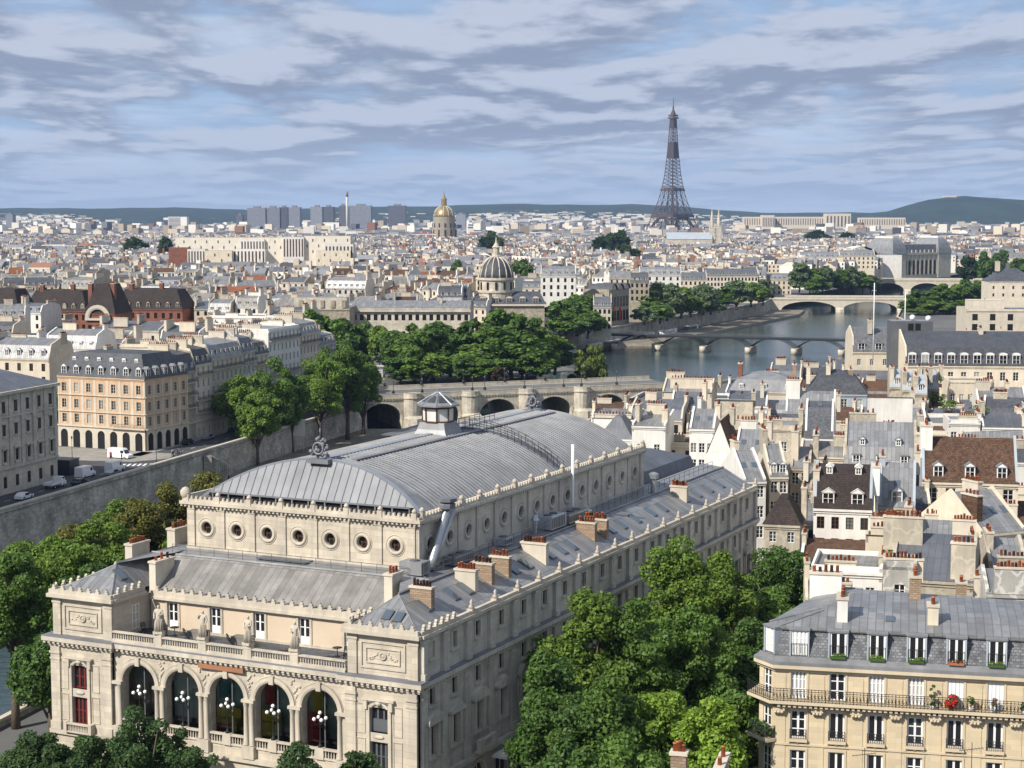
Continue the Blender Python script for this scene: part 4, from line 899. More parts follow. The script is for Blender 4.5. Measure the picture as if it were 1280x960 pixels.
# ------------------------------------------------------------------ land, river, quays
R_PTS = [(0, -106), (189, -55), (540, 40), (650, 125), (866, 200), (950, 208), (1070, 238), (1160, 290), (1450, 470), (2600, 1250)]
L_PTS = [(0, -185), (324, -94), (408, -70.5), (540, -33), (600, 4), (630, 26), (637, 20), (642, 2), (700, 6), (800, 16), (850, 45), (1110, 160), (1180, 176), (1450, 300), (2600, 950)]
def at_y(P, y):
    for (ya, xa), (yb, xb) in zip(P, P[1:]):
        if ya <= y <= yb: return xa + (xb - xa) * (y - ya) / (yb - ya)
    return P[-1][1]
def build_land():
    b = MB()
    for P, far in ((R_PTS, 9000), (L_PTS, -9000)):
        for (ya, xa), (yb, xb) in zip(P, P[1:]):
            q = [(xa, ya, 0), (far, ya, 0), (far, yb, 0), (xb, yb, 0)]; b.poly(q if far > 0 else q[::-1], 'city_ground')
    b.poly([(-9000, 2600, 0), (9000, 2600, 0), (14000, 16000, 0), (-14000, 16000, 0)], 'city_ground'); b.poly([(-9000, -400, 0), (9000, -400, 0), (9000, 0, 0), (-9000, 0, 0)], 'city_ground')
    tag(b.build('ground'), kind='structure')
    b = MB(); b.poly([(-400, -400, -8), (1400, -400, -8), (1400, 2700, -8), (-400, 2700, -8)], 'river'); tag(b.build('river_water'), kind='structure')
    def wall(P, y0, y1, side, name, label, m='quay_stone', par=1.0):
        b = MB(); ys = sorted({y0, y1, *[y for y, _ in P if y0 < y < y1]})
        for ya, yb in zip(ys, ys[1:]):
            xa, xb = at_y(P, ya), at_y(P, yb); s = side
            b.loft([[(xa - s * .0, ya, -8.5), (xa + s * .35, ya, par), (xa + s * .85, ya, par), (xa + s * .85, ya, -1)], [(xb, yb, -8.5), (xb + s * .35, yb, par), (xb + s * .85, yb, par), (xb + s * .85, yb, -1)]][::(1 if side > 0 else -1)], m, False)
            b.loft([[(xa + s * .12, ya, par - .32), (xa + s * .12, ya, par - .02), (xa + s * .95, ya, par + .03), (xa + s * .95, ya, par - .3)], [(xb + s * .12, yb, par - .32), (xb + s * .12, yb, par - .02), (xb + s * .95, yb, par + .03), (xb + s * .95, yb, par - .3)]][::(1 if side > 0 else -1)], 'pale_stone', False)
        tag(b.build(name), label, 'wall')
    wall(L_PTS, 120, 410, -1, 'quay_wall', 'long grey stone quay wall with a pale coping below the road with the white vans')
    wall(L_PTS, 410, 508, -1, 'quay_wall', 'grey quay wall behind the tall riverside trees, running to the arched stone bridge')
    wall(L_PTS, 640, 1180, -1, 'quay_wall', 'quay wall beyond the footbridge, along the far bank with moored boats')
    wall(R_PTS, 120, 545, 1, 'quay_wall', 'near quay wall behind the tree trunks beside the theatre')
    wall(R_PTS, 560, 1180, 1, 'quay_wall', 'quay wall of the near bank below the rooftops by the footbridge')
    # lower quay of the island with steps, and the far bank's lower quay
    b = MB()
    for P, y0, y1, w, z in ((L_PTS, 413, 505, 17, -6.3), (L_PTS, 852, 1160, 22, -6.6)):
        ys = [y0 + (y1 - y0) * k / 12 for k in range(13)]
        for ya, yb in zip(ys, ys[1:]):
            xa, xb = at_y(P, ya), at_y(P, yb); b.poly([(xa - 2, ya, z), (xa + w, ya, z), (xb + w, yb, z), (xb - 2, yb, z)], 'cobbles'); b.poly([(xa + w, ya, -8.4), (xb + w, yb, -8.4), (xb + w, yb, z), (xa + w, ya, z)], 'stone_old')
        xa = at_y(P, y0); b.poly([(xa - 2, y0, -8.4), (xa + w, y0, -8.4), (xa + w, y0, z), (xa - 2, y0, z)], 'stone_old')
    tag(b.build('lower_quay'), kind='structure')
    b = MB()
    for k in range(16): y = 404 + k * 1.0; x = at_y(L_PTS, y); b.box(x + .1, y, -8.3, x + 1.9, y + 1.0, -.4 - k * .38, 'quay_stone')
    tag(b.build('quay_steps'), 'stone steps going down the quay wall to the lower quay', 'steps')
    # island point (lower garden)
    b = MB(); b.prism([(-32, 575), (6, 592), (24, 620), (31, 634), (27, 642), (5, 644), (-30, 640)], -8.4, -5.9, 'stone_old', 'earth'); tag(b.build('island_point'), kind='structure')
    # island road, pavements
    b = MB(); z = .02; ys = [180 + 10 * k for k in range(33)]
    for ya, yb in zip(ys, ys[1:]):
        xa, xb = at_y(L_PTS, ya), at_y(L_PTS, yb); b.poly([(xa - 12.6, ya, z), (xa - 2.8, ya, z), (xb - 2.8, yb, z), (xb - 12.6, yb, z)], 'asphalt')
    b.poly([(-150, 352, .016), (at_y(L_PTS, 352) - 12.4, 352, .016), (at_y(L_PTS, 399) - 12.4, 399, .016), (-150, 410, .016)], 'asphalt'); tag(b.build('road'), kind='structure')
    b = MB()
    for ya, yb in zip(ys, ys[1:]):
        xa, xb = at_y(L_PTS, ya), at_y(L_PTS, yb); b.loft([[(xa - 2.8, ya, 0), (xa - 2.8, ya, .14), (xa - .8, ya, .14)], [(xb - 2.8, yb, 0), (xb - 2.8, yb, .14), (xb - .8, yb, .14)]], 'asphalt_light', False)
        if not 350 < ya < 396: b.loft([[(xa - 12.6, ya, 0), (xa - 12.6, ya, .14), (xa - 16, ya, .14)], [(xb - 12.6, yb, 0), (xb - 12.6, yb, .14), (xb - 16, yb, .14)]][::-1], 'paving', False)
    b.prism([(-128, 400), (-84.5, 391), (-78, 396), (-78, 404), (-128, 425)], 0, .14, 'paving'); b.prism([(-115, 376), (-101, 372.5), (-101, 374.5), (-115, 378)], 0, .14, 'paving'); tag(b.build('pavement'), kind='structure')
    b = MB()
    for k in range(7): x = -86.5 + k * 1.15; b.poly([(x, 384.5 + k * .1, .028), (x + .6, 384.5 + k * .1, .028), (x + .6, 388 + k * .1, .028), (x, 388 + k * .1, .028)], 'road_paint')
    for k in range(30): y = 300 + k * 6; x = at_y(L_PTS, y) - 7.6; b.poly([(x, y, .028), (x + .16, y, .028), (x + .16 + .56, y + 2, .028), (x + .56, y + 2, .028)], 'road_paint') if not 378 < y < 392 else None
    tag(b.build('road_marking'), kind='structure')
    # ground by the theatre: square in front, street to its right, quay road to its left
    b = MB(); z = .012; b.poly([th_w(-44, -70, z), th_w(60, -70, z), th_w(60, 0, z), th_w(-44, 0, z)], 'asphalt_light'); b.poly([th_w(25, 0, z), th_w(36, 0, z), th_w(36, 100, z), th_w(25, 100, z)], 'asphalt'); b.poly([th_w(-34, 0, z), th_w(-24, 0, z), th_w(-24, 160, z), th_w(-34, 160, z)], 'asphalt'); tag(b.build('street'), kind='structure')
    b = MB()
    for x0, x1 in ((18.72, 24.5), (-24, -18.72)): b.prism([th_w(x0, -4)[:2], th_w(x1, -4)[:2], th_w(x1, 95)[:2], th_w(x0, 95)[:2]], 0, .14, 'paving')
    b.prism([th_w(-20, -16)[:2], th_w(20, -16)[:2], th_w(20, -.95)[:2], th_w(-20, -.95)[:2]], 0, .15, 'paving'); tag(b.build('footpath'), kind='structure')
build_land()

# ------------------------------------------------------------------ hills, far city
def hill_z(x, y):
    """far ridges; metres above the plain"""
    a = x / max(y, 1.0) * 2205 + 640          # bearing as a column of the photo
    ridge = 0.0
    def bump(c, w): return math.exp(-((a - c) / w) ** 2)
    ridge += 98 + 7 * sin(a * .011) + 4 * sin(a * .031 + 1) + 2.0 * sin(a * .09)
    if a > 330: ridge += 22 * min(1, (a - 330) / 150.0)
    if a > 800: ridge -= 40 * min(1, (a - 800) / 180.0)
    return ridge
def build_hills():
    b = MB(); n = 110; rings = []
    for fy, fz in ((7600, 0.0), (8100, .22), (8700, .52), (9300, .8), (9900, .96), (10600, 1.0), (12500, .9)):
        rings.append([((-900 + 3000 * i / n - 640) / 2205 * fy, fy, fz * hill_z((-900 + 3000 * i / n - 640), 2205) - (1 if fz == 0 else 0)) for i in range(n + 1)])
    b.loft(rings, 'hill_green', False, smooth=True); tag(b.build('hills'), kind='structure')
    b = MB(); rings = []; y0 = 8200
    prof = [(1010, 0), (1060, 20), (1110, 42), (1135, 68), (1160, 90), (1185, 104), (1205, 108), (1225, 104), (1250, 96), (1290, 92), (1330, 80), (1400, 40), (1500, 0)]
    xs = [a for a, _ in prof]
    for fy, fz in ((-700, 0), (-350, .55), (-100, .9), (0, 1), (500, .7), (1200, 0)):
        y = y0 + fy; rings.append([((a - 640) / 2205 * y0 * (1 + .0), y, fz * (h + 38 * (1 if h else 0)) + (3 * sin(a * .7) if 0 < fz else 0) - (1 if fz == 0 else 0)) for a, h in prof])
    b.loft(rings, 'hill_green', False, smooth=True); tag(b.build('fort_hill'), kind='structure')
    tag(MB().box(1180 / 2205 * 0 + (1186 - 640) / 2205 * 8200 - 30, 8180, 142, (1186 - 640) / 2205 * 8200 + 30, 8220, 150, 'far_cream').build('hilltop_fort'), 'tiny pale fort on the crest of the distant wooded hill', 'fort')
build_hills()
def build_far_city():
    r = random.Random(11); b = MB(); mats = ['far_white', 'far_cream', 'far_tan', 'far_grey', 'far_slate', 'far_rust']
    def blockb(x, y, w, d, h, z0, m, rz, roof):
        c, s = cos(rz), sin(rz); cs = [(x + c * px - s * py, y + s * px + c * py) for px, py in ((-w / 2, -d / 2), (w / 2, -d / 2), (w / 2, d / 2), (-w / 2, d / 2))]
        vs = [(*p, z0 - 1) for p in cs] + [(*p, z0 + h) for p in cs]; b.add(vs, [(i, (i + 1) % 4, 4 + (i + 1) % 4, 4 + i) for i in range(4)], m)
        if roof and h < 30:
            e = [(x + c * px - s * py, y + s * px + c * py, z0 + h + 3.2) for px, py in ((-w / 2, -d * .12), (w / 2, -d * .12), (w / 2, d * .12), (-w / 2, d * .12))]
            b.add(vs[4:] + e, [(0, 1, 5, 4), (2, 3, 7, 6), (4, 5, 6, 7)], roof); b.add(vs[4:] + e, [(1, 2, 6, 5), (3, 0, 4, 7)], m)
        else: b.add(vs[4:], [(0, 1, 2, 3)], 'far_grey')
    n = 0
    def field(x, y): return -.25 + .45 * sin(x * .0021 + 1.3) * cos(y * .0017) + .3 * sin(y * .0009 + x * .0006)
    for k in range(3100):                              # rows of adjoining houses along streets
        y0 = 1010 * (7.4 ** (r.random() ** 1.15)); a0 = r.uniform(-60, 1330); x0 = AT(a0, y0); big = y0 / 1500.0; rz = field(x0, y0) + r.choice((0, 0, 0, 1.57)); hh = r.gauss(17.5, 1.8); d = r.uniform(10, 13) * (1 + .2 * big); u = 0.0
        for j in range(r.randint(3, 8)):
            w = r.uniform(7, 17) * (1 + .15 * big); x, y = x0 + cos(rz) * (u + w / 2), y0 + sin(rz) * (u + w / 2); u += w; a = 640 + 2205 * x / y
            if not -40 < a < 1325 or y < 1000: continue
            if at_y(L_PTS, min(y, 2599)) - 12 < x < at_y(R_PTS, min(y, 2599)) + 12 and y < 2600: continue
            if FAR_SKIP(a, y): continue
            h = hh + r.uniform(-1.6, 1.6)
            if y > 3300 and r.random() < .07: h += r.uniform(5, 20)
            m = r.choices(mats, (30, 24, 13, 11, 5, 3))[0]; roof = r.choices((None, 'far_grey', 'far_slate', 'far_rust'), (14, 48, 32, 2.4))[0]
            blockb(x, y, w, d, h, 0, m, rz, roof); n += 1
            if y < 2300:                               # the top storeys' windows
                c, s = cos(rz), sin(rz); q = max(2, int(w / 2.8))
                for jj in range(2):
                    for i in range(q):
                        if r.random() < .1: continue
                        lx = -w / 2 + w * (i + .5) / q; zz = h - 1.1 - 3.1 * jj; e = .55; b.add([(x + c * X + s * (d / 2 + .04), y + s * X - c * (d / 2 + .04), Z) for X, Z in ((lx - e, zz - 1.7), (lx + e, zz - 1.7), (lx + e, zz), (lx - e, zz))], [(0, 1, 2, 3)], 'glass_dark')
            if y < 3200:                               # party-wall stacks
                for q in range(r.randint(1, 3)): blockb(x + r.uniform(-w, w) / 2, y + r.uniform(-d, d) / 3, r.uniform(.7, 1.2) if r.random() < .6 else r.uniform(2, 4), r.uniform(.8, 4), h + r.uniform(3.2, 5.4), 0, r.choice(('far_white', 'far_cream', 'far_rust', 'far_tan', 'far_cream')), rz, None)
    for k in range(420):                               # the same roofs carrying on beyond both edges of the view
        y = r.uniform(300, 1000); a = r.choice((r.uniform(1330, 1650), r.uniform(-420, -60))); x = AT(a, y)
        if a < 0 and y < 440: continue
        blockb(x, y, r.uniform(10, 20), 12, r.uniform(14, 19), 0, r.choice(mats[:4]), -.2, r.choice(('far_grey', 'far_slate')))
    for k in range(1500):                          # suburbs climbing the slopes
        a = r.choice((r.gauss(50, 40), r.gauss(640, 95), r.gauss(720, 60), r.uniform(0, 1280), r.gauss(1000, 110))); y = r.uniform(7650, 9000); x = AT(a, y); f = min(1, (y - 7600) / 2300) ** .8
        z = f * .85 * hill_z(a - 640, 2205) - 4
        if a < 330 and a > 105 and r.random() < .85: continue
        blockb(x, y, r.uniform(14, 45), 15, r.uniform(8, 20), z - 4, r.choice(('far_white', 'far_white', 'far_cream', 'far_grey')), 0, None)
    tag(b.build('distant_city'), kind='stuff')
def FAR_SKIP(a, y):
    if y < 1130 and a < 1000 or y < 1230 and a > 1115: return True
    if 1095 < a < 1300 and 1350 < y < 1720: return True
    if 950 < a < 1110 and 1060 < y < 1330: return True
    if 205 < a < 445 and 1180 < y < 1330: return True
    return False

# ------------------------------------------------------------------ trees
def leaf_cloud(puffs, n, size, seed, up=.35, droop=0.0):
    """leaf-sized quads spread over the shells of many small puffs"""
    g = np.random.default_rng(seed); P = np.array([p[:3] for p in puffs]); rr = np.array([p[3] for p in puffs]); w = rr ** 2; k = g.choice(len(puffs), n, p=w / w.sum())
    d = g.normal(size=(n, 3)); d[:, 2] += up; d /= np.linalg.norm(d, axis=1, keepdims=True)
    rad = rr[k] * g.uniform(.62, 1.08, n); c = P[k] + d * rad[:, None] * np.array([1, 1, .8])
    nrm = d * .8 + g.normal(size=(n, 3)) * .55 + np.array([0, 0, .35]); nrm /= np.linalg.norm(nrm, axis=1, keepdims=True)
    t = np.cross(nrm, g.normal(size=(n, 3))); t /= np.linalg.norm(t, axis=1, keepdims=True); bt = np.cross(nrm, t)
    if droop: t = t * .3 + np.array([0, 0, -1.0]) * droop; t /= np.linalg.norm(t, axis=1, keepdims=True); bt = np.cross(nrm, t); bt /= np.maximum(np.linalg.norm(bt, axis=1, keepdims=True), 1e-6)
    s = (size * g.uniform(.65, 1.35, n))[:, None]; a = t * s * .62; e = bt * s * .42
    q = np.stack([c - a, c + e * .9 - a * .1, c + a, c - e * .9 - a * .1], 1)
    return q.reshape(-1, 3)
def mesh_quads(name, v, mat):
    n = len(v) // 4; me = bpy.data.meshes.new(name); me.vertices.add(len(v)); me.vertices.foreach_set('co', v.astype(np.float32).ravel())
    me.loops.add(4 * n); me.loops.foreach_set('vertex_index', np.arange(4 * n, dtype=np.int32)); me.polygons.add(n); me.polygons.foreach_set('loop_start', np.arange(0, 4 * n, 4, dtype=np.int32))
    me.materials.append(MAT[mat]); me.update(calc_edges=True); return me
TREE_MESH = {}
def tree_meshes(kind, h, rx, leafm, n, size, seed, trunk_f=.3, npuff=46, shape='round'):
    key = (kind, round(h, 1), round(rx, 1), leafm, n, seed)
    if key in TREE_MESH: return TREE_MESH[key]
    r = random.Random(seed); z0 = h * trunk_f; rz = (h - z0) / 2; zc = z0 + rz; puffs = []
    for k in range(npuff):
        a = r.uniform(0, 2 * pi); u = r.uniform(-.85, 1); f = r.uniform(.55, .96) if k > npuff * .25 else r.uniform(.1, .55)
        lob = 1 + .16 * sin(2 * a + seed) + .12 * sin(3 * a + 2.1 * seed + u * 3)
        c = sqrt(max(0, 1 - u * u)); w = 1.0
        if shape == 'column': w = .75 + .25 * (1 - abs(u))
        if shape == 'egg': w = 1.08 - .25 * u
        pr = rx * r.uniform(.18, .34) * (1 if npuff < 60 else .9); puffs.append(((rx - pr * .5) * f * c * cos(a) * lob * w, (rx - pr * .5) * f * c * sin(a) * lob * w, zc + (rz - pr * .4) * f * u * (1 + .06 * sin(5 * a)), pr))
    me = mesh_quads('crown', leaf_cloud(puffs, n, size, seed), leafm)
    b = MB(); tr = .018 * h + .08; zb = z0 + rz * .3; lean = (r.uniform(-.3, .3), r.uniform(-.3, .3))
    b.tube([(0, 0, -.3), (lean[0] * .3, lean[1] * .3, z0 * .5), (lean[0], lean[1], zb)], [tr * 1.25, tr, tr * .75], 'bark', 8)
    for p in r.sample(puffs, min(len(puffs), 16)):
        zs = z0 * .75 + (zb - z0 * .75) * r.random(); b.tube([(lean[0], lean[1], zs), (p[0] * .45, p[1] * .45, zs + (p[2] - zs) * .55), (p[0] * .9, p[1] * .9, p[2])], [tr * .45, tr * .28, tr * .08], 'bark', 5)
    TREE_MESH[key] = (me, b.mesh('trunk')); return TREE_MESH[key]
TREES = []
def tree(x, y, h, rx, leafm, n, size, seed, label, z=0.0, group=None, **kw):
    me, tk = tree_meshes('t', h, rx, leafm, n, size, seed, **kw)
    t = thing('tree', label, 'tree', (x, y, z), (seed * 1.7) % 6.28, group); obj('trunk', tk, t); obj('crown', me, t); TREES.append((x, y)); return t
# street trees on the right of the theatre
for i, (px, y, top, rx, lm, lab) in enumerate([
    (692, 142, 806, 4.1, 'leaf_deep', 'dark green plane tree nearest the theatre corner'), (742, 152, 730, 5.0, 'leaf_plane', 'tall plane tree rising against the theatre side wall near its middle'),
    (850, 170, 670, 4.6, 'leaf_plane', 'tallest plane tree beside the theatre, reaching the wing roof edge'), (906, 182, 684, 4.8, 'leaf_plane', 'plane tree just right of the tallest one by the theatre'),
    (984, 202, 672, 5.4, 'leaf_deep', 'dark tree at the street end below the white house with the black roof'), (832, 135, 850, 4.3, 'leaf_bright', 'bright yellow-green tree in front of the darker plane trees'),
    (896, 131, 868, 3.6, 'leaf_bright', 'bright green tree beside the cream apartment building'), (934, 166, 770, 4.6, 'leaf_deep', 'dark tree behind the corner of the cream apartment building'),
    (800, 152, 748, 4.6, 'leaf_mid', 'mid green plane tree left of the tallest one beside the theatre'), (765, 131, 838, 4.4, 'leaf_mid', 'dark round tree left of the bright yellow-green one'),
    (728, 130, 876, 4.0, 'leaf_deep', 'dark tree low down near the white canopy'), (868, 158, 745, 4.6, 'leaf_mid', 'mid green tree in the middle of the street clump'),
    (955, 186, 728, 4.4, 'leaf_mid', 'tree below the far dark tree of the street'), (780, 118, 915, 4.0, 'leaf_mid', 'tree crown cut by the bottom of the picture left of the brick chimney'), (925, 138, 858, 3.6, 'leaf_mid', 'tree squeezed against the cream apartment building'), (715, 121, 925, 3.4, 'leaf_deep', 'tree crown at the bottom edge by the theatre corner')]):
    h = ZAT(top, y); tree(AT(px, y), y, h, rx, lm, 26000, .30, 100 + i, lab, trunk_f=.26, npuff=95, shape='egg')
# quay trees on the left of the theatre
for i, (x, y, h, lm, rx, lab) in enumerate([
    (-53.5, 185, 17.5, 'leaf_mid', 4.4, 'quay tree with a bare trunk at the left edge beside the river'), (-50.3, 194, 18.5, 'leaf_plane', 4.6, 'second quay tree with a bare trunk, beside the street lamp'),
    (-48, 205, 18.2, 'leaf_plane', 4.8, 'quay tree with olive green top left of the theatre'), (-46.2, 216, 18.6, 'leaf_olive', 4.8, 'yellowish olive quay tree left of the theatre'),
    (-43.5, 227, 18.8, 'leaf_olive', 4.6, 'yellowish quay tree just behind the theatre chimney'), (-41.5, 239, 18.5, 'leaf_olive', 4.8, 'olive tree half hidden behind the upper theatre block'),
    (-57.5, 206, 15.5, 'leaf_plane', 4.6, 'tree leaning over the river at the left edge'), (-44.5, 182, 17.0, 'leaf_deep', 4.2, 'dark tree close to the left theatre pavilion'),
    (-53, 218, 15.8, 'leaf_olive', 4.6, 'olive tree over the river edge below the quay wall'), (-50, 229, 15.5, 'leaf_plane', 4.6, 'tree over the river edge left of the olive ones'),
    (-41, 194, 16.5, 'leaf_mid', 4.2, 'tree between the quay and the left theatre wing'), (-47, 174, 12.5, 'leaf_deep', 3.8, 'dark tree at the foot of the left theatre pavilion'),
    (-60, 192, 13.5, 'leaf_mid', 4.2, 'low tree at the far left edge over the water'), (-39.5, 206, 16.0, 'leaf_plane', 4.0, 'tree hugging the left theatre wing'), (-37, 218, 16.5, 'leaf_mid', 4.0, 'tree beside the chimneys of the left theatre wing'),
    (-52, 211, 17.5, 'leaf_olive', 4.4, 'olive tree between the riverside tree and the taller quay trees'), (-49.5, 222, 17.5, 'leaf_plane', 4.4, 'green tree just below the quay wall left of the theatre chimneys'), (-55, 199, 16.5, 'leaf_plane', 4.4, 'tree filling the gap behind the two bare trunks')]):
    tree(x, y, h * 1.1, rx * 1.06, lm, 22000, .33, 200 + i, lab, trunk_f=.34, npuff=80)
# small trees on the square
for i, (px, y, top, rx, lab) in enumerate([(28, 148, 908, 2.9, 'small dark tree at the bottom left corner'), (98, 148, 908, 2.9, 'small dark tree on the square before the left pavilion'), (164, 140, 883, 3.3, 'taller dark tree before the first theatre arch'),
    (232, 137, 930, 2.8, 'low dark tree before the second theatre arch'), (366, 133, 922, 2.9, 'round dark tree before the fourth theatre arch'), (440, 131, 930, 2.9, 'round dark tree before the fifth theatre arch'), (60, 138, 925, 2.8, 'small dark tree at the bottom edge left of the pavilion'), (205, 143, 905, 2.4, 'dark tree tucked behind the taller one before the arches')]):
    tree(AT(px, y), y, ZAT(top, y), rx, 'leaf_small', 15000, .23, 300 + i, lab, trunk_f=.35, npuff=60)
# riverside trees on the island's lower quay
for i, (px, y, top, rx) in enumerate([(298, 440, 462, 5.2), (338, 446, 449, 6.0), (318, 431, 485, 4.8), (362, 455, 458, 5.0), (398, 470, 436, 6.2), (432, 480, 422, 6.4), (452, 492, 440, 5.6), (412, 488, 430, 6)]):
    tree(AT(px, y), y, ZAT(top, y) + 6.3, rx * 1.2, ('leaf_plane', 'leaf_mid')[i % 2], 17000, .5, 400 + i, ('light green poplar on the lower quay nearest the steps', 'tall green tree on the lower quay, second from the steps', 'lower tree in front of the first quay poplars', 'green tree at the middle of the lower quay row', 'large tree on the lower quay right of the white billboard', 'tallest tree of the lower quay by the arched bridge', 'tree on the lower quay touching the arched bridge', 'tree behind the tallest one on the lower quay')[i], z=-6.3, trunk_f=.2, npuff=64)
# trees farther off: a few crowns reused at different turns and sizes
FT = {}
def far_tree(px, y, top, rx, lm, label, z=0.0, group=None, n=2600, size=None, shape='round'):
    h = max(4.0, ZAT(top, y) - z); sz = size or max(.7, y * .0017); k = (len(FT) * 7) % 5
    t = thing('tree', label, 'tree', (AT(px, y), y, z), (px * .37) % 6.28, group); key = (lm, k, shape, round(sz, 1))
    if key not in FT: FT[key] = tree_meshes('f', 14.0, 5.0, lm, n, sz * .8, 500 + len(FT), trunk_f=.10, npuff=42, shape=shape)
    me, tk = FT[key]; a = obj('trunk', tk, t); c = obj('crown', me, t); s = (rx / 5.0, rx / 5.0, h / 14.0); a.scale = s; c.scale = s; return t
ISL = [(402, 600, 388, 6.5), (428, 612, 402, 6), (455, 618, 408, 5.5), (478, 600, 404, 6), (497, 590, 414, 6.5), (516, 582, 408, 7), (540, 588, 402, 7.5), (562, 600, 400, 6.5), (575, 585, 425, 6.5), (600, 600, 395, 7), (628, 596, 388, 8), (652, 600, 392, 8), (640, 582, 410, 8.5), (676, 606, 410, 7), (694, 612, 428, 6.5), (612, 572, 440, 6), (585, 572, 448, 5), (655, 580, 438, 7), (530, 572, 440, 6.5), (500, 575, 446, 5.5)]
for i, (px, y, top, rx) in enumerate(ISL):
    far_tree(px, y, top - 3, rx * 1.28, ('leaf_mid', 'leaf_deep', 'leaf_mid', 'leaf_plane', 'leaf_deep')[i % 5], 'round dark green tree of the wooded island point behind the arched bridge' if px > 480 else 'green tree on the island before the long museum front', group='trees of the island point' if px > 480 else 'trees before the long museum front', n=6500)
far_tree(624, 566, 458, 3.4, 'leaf_rust', 'small brownish tree behind the parapet of the arched bridge')
far_tree(597, 640, 402, 4.5, 'leaf_rust', 'brownish thin tree among the island trees')
for i, (px, y, top, rx) in enumerate([(700, 800, 372, 8), (722, 812, 363, 8.5), (745, 822, 367, 8), (735, 795, 385, 7.5), (708, 790, 392, 7)]): far_tree(px, y, top, rx * 1.2, 'leaf_mid', 'tall grey-green tree of the clump on the far quay left of the footbridge', group='trees left of the footbridge', n=3600)
for i, (px, y, top, rx) in enumerate([(812, 920, 362, 8), (835, 930, 352, 9), (852, 950, 356, 8), (880, 985, 351, 8.5), (900, 1010, 356, 8), (922, 1040, 350, 8.5), (940, 1070, 352, 8), (955, 1090, 348, 6), (826, 905, 380, 7), (806, 890, 384, 5.5), (865, 960, 372, 7), (890, 985, 376, 7)]):
    far_tree(px, y, top, rx * 1.2, ('leaf_mid', 'leaf_silver', 'leaf_plane', 'leaf_silver')[i % 4], 'tree of the long row on the far quay behind the footbridge', group='trees along the quay behind the footbridge', n=2600, shape='egg')
for i, (px, y, top, rx) in enumerate([(1000, 1230, 324, 7), (1014, 1235, 334, 7), (1030, 1240, 331, 7), (1050, 1250, 336, 6.5), (1064, 1255, 333, 7), (1080, 1260, 338, 7), (1090, 1262, 344, 6), (1022, 1225, 345, 7)]): far_tree(px, y, top, rx * 1.2, ('leaf_silver', 'leaf_mid')[i % 2], 'tree of the row between the two distant stone bridges', group='trees between the distant bridges', n=2400)
for i, (px, y, top, rx) in enumerate([(1142, 1010, 378, 8), (1160, 1000, 364, 9), (1178, 1015, 360, 8.5), (1196, 1020, 358, 8), (1213, 1030, 352, 8), (1226, 1035, 356, 8), (1170, 985, 380, 9), (1190, 990, 384, 9), (1210, 1000, 380, 9), (1150, 980, 390, 8)]): far_tree(px, y, top - 5, rx * 1.1, ('leaf_plane', 'leaf_deep', 'leaf_mid')[i % 3], 'tree of the clump on the near bank before the white pavilion', group='trees on the near bank by the white pavilion', n=6000, size=1.15)
for i, (px, y, top, rx, lab) in enumerate([(655, 1010, 322, 9, 'dark tree right of the striped dome'), (640, 1020, 328, 7, 'small dark tree touching the striped dome'), (702, 1020, 331, 7, 'dark tree among white houses behind the riverside row'), (718, 1015, 334, 6, 'low dark tree among white houses'), (612, 1850, 289, 14, 'dark tree right of the golden dome'), (758, 1750, 291, 16, 'dark tree clump before the iron tower, its larger half'), (775, 1760, 289, 12, 'dark tree clump before the iron tower, its smaller half'), (785, 1500, 304, 12, 'pale green tree below the iron tower'), (168, 1700, 296, 14, 'dark tree far off above the white roofs'), (205, 1640, 296, 8, 'narrow dark tree left of the big white block'), (196, 880, 349, 6, 'dark bushy tree on a roof court above the red brick mansion'), (250, 980, 352, 6, 'small tree among roofs before the big white block'), (80, 640, 405, 9, 'green tree below the red brick mansion'), (64, 644, 408, 6, 'tree left of the one below the red brick mansion'), (250, 640, 396, 5, 'tree beside the red brick mansion'), (1252, 1400, 311, 8, 'tall dark tree by the pale mansions'), (1232, 1400, 315, 8, 'slim dark tree by the long station'), (1212, 1405, 320, 8, 'round dark tree right of the long station'), (60, 440, 480, 5, 'tree between the dark palace and the orange house'), (1272, 1150, 322, 9, 'tree at the right edge behind the white pavilion'), (570, 1050, 322, 6, 'dark tree among the white roofs before the golden dome'), (690, 2000, 300, 10, 'dark far tree left of the iron tower'), (1060, 2700, 292, 14, 'dark trees before the pale colonnade'), (1020, 2700, 289, 20, 'dark trees under the pale colonnade wing')]):
    far_tree(px, y, top, rx, 'leaf_far' if y > 1400 else 'leaf_deep', lab, n=1800)
# weeping willow at the island's tip
def willow():
    t = thing('willow_tree', 'weeping willow hanging over the water at the island tip', 'tree', (27, 630, -5.9)); r = random.Random(5); pf = []
    for k in range(44): a = r.uniform(0, 6.28); d = r.uniform(1.5, 4.6); z = r.uniform(1.5, 12) * (1 if d < 3.4 else .8); pf.append((d * 1.35 * cos(a), d * 1.2 * sin(a), z * 1.15, 1.7))
    obj('crown', mesh_quads('crown', leaf_cloud(pf, 8000, .9, 9, droop=1.2), 'leaf_willow'), t); MB().tube([(0, 0, -.2), (.3, .1, 5), (.5, .3, 9)], [.5, .35, .2], 'bark', 7).build('trunk', t)
    b = MB(); [b.blob((x, y, .6), (2.2, 1.6, 1.1), 'leaf_plane', k) for k, (x, y) in enumerate(((-5, -1), (-8, 2), (3, 3)))]
willow()

